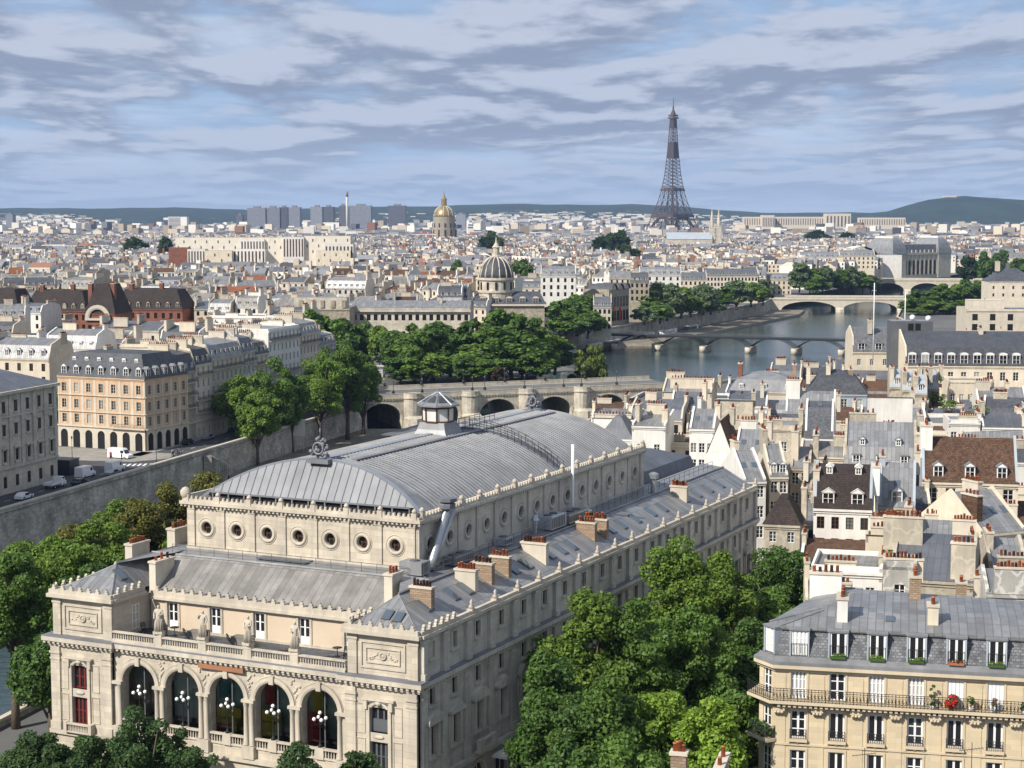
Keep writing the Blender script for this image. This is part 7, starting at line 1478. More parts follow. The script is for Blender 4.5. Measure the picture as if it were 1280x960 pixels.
# vehicles
def vehicle(kind, loc, rz, label, paint, group=None):
    t = thing({'van': 'delivery_van', 'car': 'parked_car', 'truck': 'flatbed_truck'}[kind], label, {'van': 'van', 'car': 'car', 'truck': 'truck'}[kind], loc, rz, group); b = MB()
    if kind == 'van': L, w, pr, gl, wx = 5.6, 1.0, [(-2.8, .35), (2.75, .35), (2.8, .95), (2.0, 1.25), (1.45, 2.1), (1.1, 2.42), (-2.7, 2.45), (-2.8, 2.2)], [(1.95, 1.3), (1.48, 2.05)], (-1.75, 1.75)
    elif kind == 'car': L, w, pr, gl, wx = 4.3, .88, [(-2.15, .3), (2.1, .3), (2.15, .68), (1.1, .88), (.4, 1.38), (-1.1, 1.42), (-1.8, .98), (-2.12, .85)], [(1.05, .92), (.45, 1.33)], (-1.35, 1.35)
    else: L, w, pr, gl, wx = 5.8, 1.0, [(1.0, .4), (2.85, .4), (2.9, 1.1), (2.5, 1.35), (2.0, 2.15), (1.0, 2.2)], [(2.48, 1.4), (2.03, 2.08)], (-1.7, 1.9)
    k = len(pr); n = len([1 for _, z in pr]); b.add([(x, -w + (.1 if z > 1.2 else 0), z) for x, z in pr] + [(x, w - (.1 if z > 1.2 else 0), z) for x, z in pr], [tuple(range(k)), tuple(range(2 * k - 1, k - 1, -1))] + [((i + 1) % k, i, k + i, k + (i + 1) % k) for i in range(k)], paint); b.build('body', t)
    (xa, za), (xb, zb) = gl; q = MB(); q.poly([(xa + .03, -w + .14, za), (xa + .03, w - .14, za), (xb + .03, w - .2, zb), (xb + .03, -w + .2, zb)], 'glass_dark'); q.build('windscreen', t)
    for s in (-1, 1):
        x0, x1 = (-1.0, .75) if kind == 'car' else ((.65, 1.6) if kind == 'van' else (1.15, 2.2)); z0, z1 = (.9, 1.32) if kind == 'car' else (1.35, 2.0); MB().box(x0, s * (w + (.012 if kind == 'car' else -.08)), z0, x1 - .15, s * (w - .16), z1, 'glass_dark').build('side_window', t)
        MB().box(pr[1][0] - .1, s * (w - .3), .62, pr[1][0] + .12, s * (w - .05), .78, 'white_paint').build('headlight', t)
        for x in wx: o = MB().tube([(0, -.12, 0), (0, .12, 0)], .34, 'dark', 12).build('wheel', t, loc=(x, s * (w - .06), .34)); MB().tube([(0, -.125, 0), (0, .125, 0)], .19, 'grey_paint', 8).build('rim', o)
    if kind == 'truck': MB().box(-2.9, -1.05, .75, .9, 1.05, .9, 'grey_paint').box(-2.9, -1.05, .9, .9, -1.0, 1.35, paint).box(-2.9, 1.0, .9, .9, 1.05, 1.35, paint).box(-2.9, -1.0, .9, -2.84, 1.0, 1.35, paint).build('flatbed', t)
    return t
mk('car_silver', (.35, .36, .38), rough=.3, tint=0, metallic=.5, spec=.5); mk('car_dark', (.02, .025, .035), rough=.25, tint=0, spec=.6); mk('car_white', (.78, .78, .77), rough=.3, tint=0, spec=.5)
qx = lambda y, o: at_y(L_PTS, y) - o
for k, y, o, p, rz, lab in (('car', 339, 5.4, 'car_white', QA, 'white car alone on the quay road at the left edge'), ('truck', 353.5, 7.2, 'car_white', QA, 'white flatbed truck parked on the quay road'), ('car', 357, 4.0, 'car_dark', QA, 'dark car beside the white flatbed truck'), ('van', 368, 8.6, 'car_white', QA, 'white van in front of a second white van on the quay road'), ('van', 376, 6.4, 'car_white', QA, 'taller white van just behind another white van'), ('car', 370.5, 4.0, 'car_silver', QA, 'silver car by the quay wall beside the two white vans'), ('van', 396.5, 15.5, 'car_white', R_(-22), 'white van crossing the square in front of the orange arcade'), ('car', 431, 11.2, 'car_silver', QA, 'silver car parked under the quay house row'), ('car', 422, 12.0, 'car_dark', QA, 'dark car parked under the quay house row'), ('car', 446, 11.4, 'car_dark', QA, 'dark car farther along the quay house row'), ('car', 312, 5.5, 'car_dark', QA, 'dark car on the quay road below the law court')): vehicle(k, (qx(y, o), y, .03), rz, lab, p)
for i, (y, o, top, lab) in enumerate(((399, 4.6, 'cloth_dark', 'person in dark clothes leading the group at the crossing'), (400.2, 5.4, 'cloth_pale', 'person in a pale top in the middle of the group at the crossing'), (401, 4.2, 'cloth_blue', 'person in blue at the back of the group at the crossing'), (402.2, 5.0, 'cloth_dark', 'last person in dark clothes walking towards the crossing'), (393, 13.4, 'cloth_dark', 'person in dark clothes waiting by the orange house corner'), (396, 17.5, 'red', 'person in a red top before the orange arcade'))): person((qx(y, o), y, .14 if o < 3 or o > 12.6 else .03), i * 1.3, lab, top)
def post_lamp(loc, label, h=7.5, group=None):
    t = thing('street_lamp', label, 'lamp', loc, 0, group); MB().lathe([(.16, 0), (.12, .5), (.07, .8), (.05, h)], 8, (0, 0, 0), 'iron').build('post', t); MB().lathe([(.1, 0), (.2, .45), (.05, .65)], 8, (0, 0, h), 'iron_grey').build('lantern', t); return t
for y, o, l in ((398, 2.2, 'tall dark lamp post at the top of the quay steps'), (372, 13.4, 'lamp post beside the grey kiosk on the square'), (386, 2.2, 'lamp post on the quay wall by the crossing'), (350, 13.2, 'lamp post before the law court gate'), (428, 2.0, 'lamp post on the quay beyond the steps')): post_lamp((qx(y, o), y, .14), l)
t = thing('kiosk', 'dark grey hoarding box on the square by the law court corner', 'kiosk', (-97, 371, .02), R_(-16)); MB().box(-5, 0, 0, 3, 4, 3.2, 'car_dark').build('body', t); MB().box(-5.2, -.2, 3.2, 3.2, 4.2, 3.35, 'iron_grey').build('roof', t)
t = thing('billboard', 'white board on two posts on the lower quay under the trees', 'billboard', (AT(371, 455), 455, -6.3)); MB().box(-1.5, -.06, 4.2, 1.5, .06, 8.6, 'white_render').build('panel', t); [MB().box(s * 1.1 - .08, -.05, 0, s * 1.1 + .08, .05, 4.2, 'grey_paint').build('post', t) for s in (-1, 1)]
# curved street lamp and bollards near the theatre's left pavilion
t = thing('street_lamp', 'slim grey street lamp with a curved arm beside the left theatre pavilion', 'lamp', (AT(88, 176), 176, 0), 0); MB().tube([(0, 0, 0), (0, 0, 7.0), (-.6, 0, 8.0), (-1.8, 0, 8.5)], .06, 'grey_paint', 6).build('post', t); MB().sphere((-2.0, 0, 8.3), .32, 'grey_paint', 8, 6).build('lamp_head', t)
# boats
def boat(loc, rz, L, w, hull, cabin, label, cover=False):
    t = thing('moored_boat', label, 'boat', loc, rz); b = MB(); pl = [(-L / 2, -w * .4), (-L / 2, w * .4), (-L * .42, w / 2), (L * .32, w / 2), (L * .46, w * .22), (L / 2, 0), (L * .46, -w * .22), (L * .32, -w / 2), (-L * .42, -w / 2)][::-1]; b.loft([[(x * .96, y * .85, -.6) for x, y in pl], [(x, y, 1.1) for x, y in pl]], hull, True, (True, False)); b.poly([(x, y, 1.08) for x, y in pl], 'brown_wood'); b.build('hull', t)
    q = MB(); q.box(-L * .36, -w * .34, 1.1, L * .12, w * .34, 2.9, cabin); q.box(-L * .37, -w * .38, 2.9, L * .14, w * .38, 3.05, 'white_paint' if not cover else cabin); [q.box(x, -w * .345, 1.7, x + L * .05, w * .345, 2.4, 'glass_dark') for x in np.arange(-L * .33, L * .06, L * .085)]; q.build('cabin', t)
    MB().box(L * .16, -w * .22, 1.1, L * .26, w * .22, 3.4, 'white_paint').build('wheelhouse', t)
for px, y, L, hl, cb_, rz, lab in ((713, 800, 22, 'white_paint', 'white_render', 1.2, 'white barge between the clump of trees and the willow'), (745, 822, 20, 'black_metal', 'brown_wood', 1.1, 'dark barge moored nearest the footbridge'), (768, 842, 24, 'brown_wood', 'canvas', 1.15, 'brown covered barge under the end of the footbridge'), (802, 893, 30, 'cloth_blue', 'car_dark', 1.15, 'dark violet barge just beyond the footbridge'), (830, 925, 34, 'white_paint', 'white_paint', 1.15, 'long white boat beyond the footbridge pier'), (852, 960, 28, 'white_paint', 'canvas', 1.15, 'pale boat beside the lower quay beyond the footbridge')):
    x = AT(px, y); boat((max(x, at_y(L_PTS, y) + 5), y, -7.6), rz, L, 5, hl, cb_, lab)
boat((12.5, 590, -7.6), .9, 20, 4.6, 'white_paint', 'teal', 'white tour boat with a blue roof by the arched bridge', True); boat((25, 600, -7.6), .9, 18, 4.6, 'white_paint', 'white_render', 'white tour boat nearest the willow')
t = thing('houseboat', 'long grey flat-roofed pontoon moored before the first bridge arch', 'boat', (-26, 488, -7.8), QA - .1); MB().box(-16, -4, 0, 12, 4, 1.0, 'iron_grey').build('hull', t); MB().box(-14, -3, 1.0, 9, 3, 3.4, 'glass_dark').build('cabin', t); MB().box(-16, -4, 3.4, 11, 4, 3.7, 'slate_light').build('roof', t)
# equestrian statue
t = thing('equestrian_statue', 'dark horse rider statue on a white pedestal on the bridge', 'statue', (AT(469, 566), 566, 1.5), .4); MB().box(-2.4, -1.6, 0, 2.4, 1.6, 1.2, 'white_render').box(-1.9, -1.1, 1.2, 1.9, 1.1, 5.0, 'white_render').box(-2.2, -1.4, 5.0, 2.2, 1.4, 5.4, 'white_render').build('pedestal', t)
J = [(0, 0, 7.6, .6), (1.0, 0, 7.8, .55), (1.6, 0, 8.7, .3), (1.9, 0, 9.3, .26), (2.4, 0, 8.9, .16), (-1.0, 0, 7.7, .55), (1.1, .3, 6.6, .2), (1.3, .3, 5.5, .13), (1.1, -.3, 6.8, .2), (1.7, -.3, 6.2, .13), (-1.2, .3, 6.6, .24), (-1.3, .3, 5.5, .13), (-1.1, -.3, 6.6, .24), (-.9, -.3, 5.5, .13), (-1.7, 0, 7.2, .14), (-1.9, 0, 6.2, .1), (0, 0, 8.7, .4), (.05, 0, 9.5, .4), (.05, 0, 9.95, .16), (.08, 0, 10.4, .27), (.5, -.4, 9.1, .14), (1.0, -.3, 9.0, .1), (.2, .5, 9.0, .14), (.7, .4, 8.8, .1)]
skin_body('figure', J, [(0, 1), (1, 2), (2, 3), (3, 4), (0, 5), (1, 6), (6, 7), (1, 8), (8, 9), (5, 10), (10, 11), (5, 12), (12, 13), (5, 14), (14, 15), (0, 16), (16, 17), (17, 18), (18, 19), (17, 20), (20, 21), (17, 22), (22, 23)], 'iron', t, 1)
# ------------------------------------------------------------------ far bank: landmarks and roofs
def dome(b, c, R, zb, rise, m, rib=None, n=24, nr=12):
    b.lathe([(R * cos(pi / 2 * k / 10) ** .9 if k < 10 else .02, zb + rise * sin(pi / 2 * k / 10)) for k in range(11)], n, (*c, 0), m)
    if rib:
        for i in range(nr): a = 2 * pi * i / nr; b.tube([(c[0] + 1.01 * R * cos(pi / 2 * k / 8) ** .9 * cos(a), c[1] + 1.01 * R * cos(pi / 2 * k / 8) ** .9 * sin(a), zb + 1.01 * rise * sin(pi / 2 * k / 8)) for k in range(8)], R * .045, rib, 4)
def striped_dome():
    y = 800; x = AT(620, y); t = thing('domed_palace', 'stone palace with a dark dome striped by pale ribs', 'palace', (x, y, 0)); b = MB(); b.box(-22, -4, 0, 22, 20, 14.5, 'stone_old'); b.box(-23, -5, 14.5, 23, 21, 15.3, 'pale_stone'); b.build('wall', t)
    b = MB(); b.loft([[(-22.6, -4.6, 15.3), (22.6, -4.6, 15.3), (22.6, 20, 15.3), (-22.6, 20, 15.3)], [(-20, 6, 20.5), (20, 6, 20.5), (20, 11, 20.5), (-20, 11, 20.5)]], 'slate', True, (False, True)); b.build('roof', t)
    me = dormer_mesh(2.6, 2.4, 2.2, 'pale_stone', 'slate', 'slate', 'arch', 'slate'); [obj('dormer', me, t, (-18 + 6 * k, -3.2, 15.6)) for k in range(7)]
    b = MB(); b.lathe([(8.2, 14), (8.2, 20), (8.6, 20.2), (8.6, 21), (7.8, 21.1), (7.8, 25.6), (8.5, 25.9), (8.5, 27)], 24, (0, 7, 0), 'stone_bridge', False); [b.box(7.7 * cos(a) - .5, 7 + 7.7 * sin(a) - .5, 21.6, 7.7 * cos(a) + .5, 7 + 7.7 * sin(a) + .5, 25, 'dark') for a in np.arange(0, 6.28, .524)]; b.build('drum', t)
    b = MB(); dome(b, (0, 7), 7.7, 27, 9.5, 'slate', 'pale_stone', 28, 14); b.build('dome', t); b = MB(); b.lathe([(2.2, 36.2), (2.2, 37), (1.5, 37.2), (1.5, 40.5), (2.0, 40.8), (1.3, 41.5), (.5, 43), (.1, 45.5)], 10, (0, 7, 0), 'stone_bridge', False); b.build('lantern', t)
striped_dome()
def museum():
    y = 690; x0, x1 = AT(438, y), AT(587, y); w = x1 - x0; t = house('long stone museum front with a flat cornice behind the island trees', x0, y, -.03, w, 20, 19.0, wall='stone_bridge', roof='zinc', rt='gable', h1=2.6, party='', cols=17, rows=(14.2, 7.6), win=(1.5, 2.3), ch=[(w * .75, 8, 1, 4, 6)], far=True, cat='museum', name='museum'); MB().box(-.5, -1.0, 17.6, w + .5, -.3, 18.6, 'stone_bridge').build('cornice', t)
    y = 672; x0, x1 = AT(363, y), AT(436, y); w = x1 - x0; t = house('projecting central block of the stone museum with carved consoles along its top', x0, y, -.03, w, 24, 19.5, wall='stone_old', roof='zinc_plain', rt='flat', cols=5, rows=(8.5,), win=(1.8, 4), ch=[], far=True, cat='museum', name='museum'); b = MB(); b.box(1, -.2, 19.5, w - 1, 8, 24, 'stone_bridge', 'zinc_plain'); [b.box(3 + k * 4.1, -.6, 20.2, 4.4 + k * 4.1, -.2, 23, 'stone_old') for k in range(5)]; b.build('attic', t)
museum()
for a, c, e, y, ze, m, ro, cols, lab in ((546, 577, 372, 705, 21, 'white_render', 'slate', 4, 'tall white house between the long museum and the striped dome'), (572, 584, 372, 712, 23, 'pale_stone', 'slate', 2, 'narrow pale house beside the striped dome palace'), (742, 765, 384, 800, 15, 'pale_stone', 'zinc_blue', 4, 'pale corner house behind the tree clump by the footbridge'), (676, 720, 345, 850, 24, 'white_render', 'zinc', 5, 'white house high above the tree clump'), (788, 812, 352, 915, 23, 'stone_old', 'slate', 4, 'stone house with slate mansard right of the brown arched front'), (880, 948, 345, 1120, 21, 'pale_stone', 'zinc_blue', 16, 'long mansard row house behind the quay trees'), (850, 884, 350, 1060, 20, 'cream_render', 'zinc_blue', 6, 'cream mansard house left of the long mansard row'), (800, 852, 344, 1020, 24, 'white_render', 'zinc', 6, 'white walled house above the quay trees'), (948, 990, 350, 1240, 19, 'cream_render', 'zinc', 7, 'cream riverside house before the twin bridges'), (1000, 1050, 322, 1400, 23, 'white_render', 'zinc', 8, 'white house behind the trees between the bridges'), (1050, 1094, 320, 1420, 22, 'cream_render', 'zinc', 8, 'cream house left of the long station'), (1196, 1240, 330, 1750, 18, 'cream_render', 'verdigris', 8, 'pale mansion with green roof right of the long station'), (1240, 1290, 322, 1600, 22, 'pale_stone', 'zinc', 8, 'pale block at the right edge behind the slim trees')):
    x0, x1 = AT(a, y), AT(c, y); zz = ZAT(e, y); house(lab, x0, y, -.05, x1 - x0, 16, zz, wall=m, roof=ro, rt='mansard', h1=3.4, i1=1.5, h2=1.2, cols=cols, rows=(zz - 3, zz - 6.4, zz - 9.8), win=(1.2, 2), dorm=cols, dm=(1.3, 1.6, 'flat'), far=True)
def arched_front():
    y = 868; x0, x1 = AT(762, y), AT(790, y); w = 26; t = thing('school_building', 'brown stone building with three deep attic arches and red banners', 'building', (x0, y, 0), R_(64)); b = MB(); b.box(0, .01, 0, w, 14, 19, 'stone_old', 'slate'); b.build('wall', t); b = MB(); [(b.box(2 + k * 4, -.1, 3, 4.6 + k * 4, .005, 8, 'dark'), b.box(2 + k * 4, -.1, 10, 4.6 + k * 4, .004, 15, 'glass_dark')) for k in range(6)]; b.build('window_strip', t)
    for k in range(3): b = MB(); b.lathe([(3.6, 0), (3.6, .01)], 3, (0, 0, -50), 'dark') if 0 else None; b.loft([[(1 + k * 8.4 + 4 - 4 * cos(pi * i / 8), yy, 18.5 + 3 * sin(pi * i / 8)) for i in range(9)] for yy in (-1, 12)], 'slate', False); b.poly([(1 + k * 8.4 + 4 - 3.4 * cos(pi * i / 8), -.3, 18.6 + 2.5 * sin(pi * i / 8)) for i in range(9)][::-1], 'stone_bridge'); b.build('attic_arch', t)
    for k in (1, 3): MB().box(k * 4 + 1.2, -.5, 3, k * 4 + 2, -.3, 10, 'red').build('banner', t)
arched_front()
def white_block():
    y = 1250; t = thing('faculty_building', 'huge white block with tall vertical window strips above the roofs', 'building', (AT(210, y), y, 0)); s = y / 2205.0
    for i, (a, c, top, dy, m, fins) in enumerate(((2, 26, 309, -6, 'brick_red', 0), (26, 48, 311, -8, 'white_render', 6), (48, 82, 313, -10, 'cream_render', 0), (8, 172, 297, 2, 'pale_white', 0), (82, 122, 311, -6, 'white_render', 9), (144, 170, 296, -4, 'white_render', 7), (170, 228, 295, -1, 'pale_white', 0), (186, 229, 313, -8, 'cream_render', 0), (196, 232, 305, -5, 'white_render', 8), (90, 120, 299, 0, 'white_render', 8))):
        x0, x1, z = a * s, c * s, ZAT(top, y); b = MB(); b.box(x0, dy, 0, x1, dy + 18, z, m, 'zinc_plain'); b.build('block', t)
        if fins:
            b = MB(); [b.box(x0 + (x1 - x0) * (k + .32) / fins, dy - .06, z - 14, x0 + (x1 - x0) * (k + .78) / fins, dy - .005, z - 1.6, 'brown_wood') for k in range(fins)]; b.build('window_strip', t)
        elif i in (2, 3, 6, 7): b = MB(); n = max(3, int((c - a) / 7)); [b.box(x0 + (x1 - x0) * (k + .4) / n, dy - .06, z - 4 - 4 * j, x0 + (x1 - x0) * (k + .6) / n, dy - .005, z - 2 - 4 * j, 'brown_wood') for k in range(n) for j in range(3) if (k + j) % 2]; b.build('window_strip', t)
white_block()
def gold_dome():
    y = 2680; t = thing('domed_church', 'church with a gleaming gold dome and spire on a columned drum', 'church', (AT(555, y), y, 0)); b = MB(); z = lambda p: ZAT(p, y); b.box(-30, -25, 0, 30, 25, z(298), 'stone_old', 'slate'); b.build('wall', t)
    b = MB(); b.lathe([(19, z(300)), (19, z(286)), (17.5, z(286)), (17.5, z(278)), (16.5, z(278)), (16.5, z(271))], 24, (0, 0, 0), 'stone_old', False); [b.box(18.6 * cos(a) - 1, 18.6 * sin(a) - 1, z(299), 18.6 * cos(a) + 1, 18.6 * sin(a) + 1, z(287), 'dark') for a in np.arange(.13, 6.28, .5236)]; [b.box(17.2 * cos(a) - .9, 17.2 * sin(a) - .9, z(284), 17.2 * cos(a) + .9, 17.2 * sin(a) + .9, z(279), 'dark') for a in np.arange(.13, 6.28, .5236)]; b.build('drum', t)
    b = MB(); dome(b, (0, 0), 15.5, z(271), z(257.5) - z(271), 'gold', 'stone_bridge', 24, 12); b.build('dome', t); b = MB(); b.lathe([(4.5, z(258)), (4, z(250)), (5, z(249.5)), (2, z(246)), (.9, z(243)), (.2, z(238))], 10, (0, 0, 0), 'gold', False); b.build('spire', t)
gold_dome()
def iron_tower():
    y = 3980.0; t = thing('iron_tower', 'tall brown iron lattice tower tapering to an antenna', 'tower', (AT(840.5, y), y, -1.5), R_(42)); prof = [(0, 50), (28, 41), (57, 32.5), (86, 24), (115, 17.6), (150, 12.6), (196, 9.0), (240, 6.5), (276, 4.8)]
    hw = lambda z: next((a + (c - a) * (z - za) / (zb - za) for (za, a), (zb, c) in zip(prof, prof[1:]) if za <= z <= zb), 4.8)
    lw = lambda z: 12.5 - 6.5 * z / 115 if z < 116 else 6
    for sx in (-1, 1):
        for sy in (-1, 1):
            b = MB(); zs = [0, 14, 28, 42, 57, 71, 86, 100, 115]; cor = lambda z, i, j: (sx * (hw(z) - i * 2 * lw(z)), sy * (hw(z) - j * 2 * lw(z)), z)
            for za, zb in zip(zs, zs[1:]):
                for i in (0, 1):
                    for j in (0, 1): b.beam(cor(za, i, j), cor(zb, i, j), 1.35, 'eiffel_brown')
                for (p, q) in (((0, 0), (1, 0)), ((0, 0), (0, 1)), ((1, 1), (1, 0)), ((1, 1), (0, 1))): b.beam(cor(za, *p), cor(zb, *q), .7, 'eiffel_brown'); b.beam(cor(za, *q), cor(zb, *p), .7, 'eiffel_brown'); b.beam(cor(zb, *p), cor(zb, *q), .7, 'eiffel_brown')
            b.build('leg', t)
    b = MB(); zs = [115 + (276 - 115) * k / 20 for k in range(21)]; c4 = lambda z: [(sx * hw(z), sy * hw(z), z) for sx, sy in ((-1, -1), (1, -1), (1, 1), (-1, 1))]
    for za, zb in zip(zs, zs[1:]):
        A, B = c4(za), c4(zb)
        for i in range(4):
            j = (i + 1) % 4; b.beam(A[i], B[i], 1.8, 'eiffel_brown'); b.beam(A[i], B[j], .75, 'eiffel_brown'); b.beam(A[j], B[i], .75, 'eiffel_brown'); b.beam(B[i], B[j], .5, 'eiffel_brown'); m0, m1 = [(A[i][k] + A[j][k]) / 2 for k in range(3)], [(B[i][k] + B[j][k]) / 2 for k in range(3)]; b.beam(m0, m1, .6, 'eiffel_brown')
    b.build('shaft', t)
    for z, w, h in ((54, 35, 5), (60, 33, 2), (113, 19.6, 4), (118, 18.4, 2), (274, 8.6, 3.5), (279, 7.6, 4)): MB().box(-w, -w, z, w, w, z + h, 'eiffel_brown').build('platform', t)
    for s in (0, 1, 2, 3):
        b = MB(); b.T = Matrix.Rotation(s * pi / 2, 4, 'Z'); pts = [(-30 * cos(pi * k / 16), -hw(14 + 38 * sin(pi * k / 16)) + 1.5, 14 + 38 * sin(pi * k / 16)) for k in range(17)]; b.tube(pts, 1.4, 'eiffel_brown', 4, False); b.tube([(x * 1.06, yy, z + 2.6) for x, yy, z in pts], .8, 'eiffel_brown', 4, False); [b.beam(p, (p[0] * 1.06, p[1], p[2] + 2.6), .8, 'eiffel_brown') for p in pts]; b.build('arch', t)
    for z0, z1 in ((186, 222), (254, 273)): b = MB(); b.loft([[(sx * (hw(z) + .5), sy * (hw(z) + .5), z) for sx, sy in ((-1, -1), (1, -1), (1, 1), (-1, 1))] for z in (z0, z1)], 'eiffel_net', True, (True, True)); b.build('netting', t)
    b = MB(); b.lathe([(6.5, 282), (5.4, 287), (3.4, 291), (2.0, 294), (1.6, 302), (.9, 303), (.5, 312)], 10, (0, 0, 0), 'eiffel_brown', False); b.build('cupola', t); MB().tube([(0, 0, 310), (0, 0, 320)], .6, 'eiffel_brown', 5).build('antenna', t)
iron_tower()
def towers():
    y = 5000
    for a, c, top, m, lab in ((309, 332, 260, 'tower_grey', 'grey high-rise at the left of the tower row'), (331, 350, 259.5, 'tower_grey', 'second grey high-rise of the tower row'), (349, 360, 259, 'tower_dark', 'dark slim high-rise in the tower row'), (360, 375, 259, 'tower_grey', 'pale high-rise right of the dark slim one'), (388, 403, 258.5, 'tower_grey', 'high-rise with a lower white annex'), (403, 417, 258.5, 'tower_dark', 'dark high-rise left of the slim chimney'), (424, 432, 257, 'tower_dark', 'narrow dark high-rise touching the slim chimney'), (437, 464, 257, 'tower_grey', 'pale high-rise right of the slim chimney'), (485, 507, 257, 'tower_dark', 'lone dark high-rise left of the golden dome'), (295, 303, 269, 'tower_dark', 'small dark high-rise left of the tower row'), (398, 424, 278, 'far_white', 'low white annex in the tower row'), (570, 582, 268, 'tower_grey', 'blue grey high-rise right of the golden dome'), (7, 16, 268, 'tower_grey', 'pale high-rise near the left edge of the skyline')):
        x0, x1, z = AT(a, y), AT(c, y), ZAT(top, y); t = thing('high_rise', lab, 'high-rise', (x0, y, 0), -.08, 'distant high-rise towers'); MB().box(0, 0, 0, x1 - x0, 26, z, m, 'far_grey').build('body', t); MB().box((x1 - x0) * .3, 6, z, (x1 - x0) * .7, 18, z + 5, 'far_grey').build('roof_plant', t)
    t = thing('high_rise', 'white slab high-rise standing alone left of the tower row', 'high-rise', (AT(210, 4200), 4200, 0), -.1, 'distant high-rise towers'); z = ZAT(271, 4200); MB().box(0, 0, 0, AT(234, 4200) - AT(210, 4200), 18, z, 'white_render', 'far_grey').build('body', t); b = MB(); w = AT(234, 4200) - AT(210, 4200); [b.box(1, -.4, z - 3.2 - 3 * k, w * .66, -.02, z - 1.8 - 3 * k, 'tower_dark') for k in range(9)]; b.build('window_band', t)
    t = thing('chimney_stack', 'slim pale chimney rising above the distant towers', 'chimney', (AT(434, y), y, 0)); MB().lathe([(4.4, 0), (3.6, ZAT(246, y)), (3.6, ZAT(240, y))], 10, (0, 0, 0), 'far_white').build('shaft', t); MB().lathe([(3.9, ZAT(246, y)), (3.9, ZAT(239.5, y))], 10, (0, 0, 0), 'far_grey').build('top', t)
    y = 2150; t = thing('twin_spired_church', 'pale church with twin openwork spires and a long nave roof', 'church', (AT(894, y), y, 0)); z = lambda p: ZAT(p, y); sc = y / 2205
    for a in (890, 898.5):
        x = AT(a, y) - AT(894, y); b = MB(); b.box(x - 3.2, -3.2, 0, x + 3.2, 3.2, z(284), 'stone_bridge'); b.build('tower', t); b = MB(); b.lathe([(3.0, z(284)), (.15, z(259))], 8, (x, 0, 0), 'stone_bridge', False); [b.lathe([(.7, z(287)), (.05, z(278))], 4, (x + sx * 2.8, sy * 2.8, 0), 'stone_bridge', False) for sx in (-1, 1) for sy in (-1, 1)]; b.build('spire', t)
    L = (885 - 832) * sc; b = MB(); b.box(-L - 8, -8, 0, -4, 8, z(299), 'stone_bridge'); b.build('wall', t); MB().loft([[(X, -8.5, z(299)), (X, 0, z(290.5)), (X, 8.5, z(299))] for X in (-L - 8, -4)], 'blue_grey', False).build('roof', t)
    y = 4700
    for a, c, top, lab in ((930, 1030, 271, 'long pale colonnaded palace wing far off'), (1074, 1132, 272, 'shorter pale colonnaded palace wing far off')):
        x0, x1 = AT(a, y), AT(c, y); t = thing('colonnade_palace', lab, 'palace', (x0, y, 0)); MB().box(0, 0, 0, x1 - x0, 24, ZAT(top, y), 'far_cream', 'far_grey').build('wall', t); b = MB(); n = int((c - a) / 3); [b.box((x1 - x0) * (k + .3) / n, -.5, ZAT(281, y), (x1 - x0) * (k + .6) / n, -.02, ZAT(top + 2, y), 'far_slate') for k in range(n)]; b.build('window_strip', t)
    for a, c, top, lab in ((1030, 1061, 267, 'pale square pavilion at the end of the long colonnaded wing'), (951, 966, 269, 'small pale pavilion on the long colonnaded wing')): x0, x1 = AT(a, y), AT(c, y); t = thing('palace_pavilion', lab, 'pavilion', (x0, y - 30, 0)); MB().box(0, 0, 0, x1 - x0, 40, ZAT(top, y), 'far_cream', 'far_grey').build('wall', t); b = MB(); [b.box((x1 - x0) * (k + .25) / 7, -.5, ZAT(283, y), (x1 - x0) * (k + .65) / 7, -.02, ZAT(top + 3, y), 'far_slate') for k in range(7)]; b.build('window_strip', t)
    y = 1500; t = thing('tower_crane', 'small red and white tower crane among far roofs', 'crane', (AT(538, y), y, 0)); b = MB()
    for k in range(12): m = 'red' if k % 2 else 'white_paint'; z0 = 8 + k * 2.6; [b.beam((sx * .8, sy * .8, z0), (sx * .8, sy * .8, z0 + 2.6), .35, m) for sx in (-1, 1) for sy in (-1, 1)]; b.beam((-.8, -.8, z0), (.8, -.8, z0 + 2.6), .3, m)
    b.build('mast', t); b = MB(); b.beam((-16, 0, 39.5), (5, 1, 39.5), .45, 'white_paint'); b.beam((-16, 0, 39.7), (0, 0, 42.0), .25, 'red'); b.beam((0, 0, 42.0), (5, 1, 39.6), .25, 'red'); b.box(3, -1, 37.8, 5, 1, 39.3, 'far_tan'); b.build('jib', t)
towers()
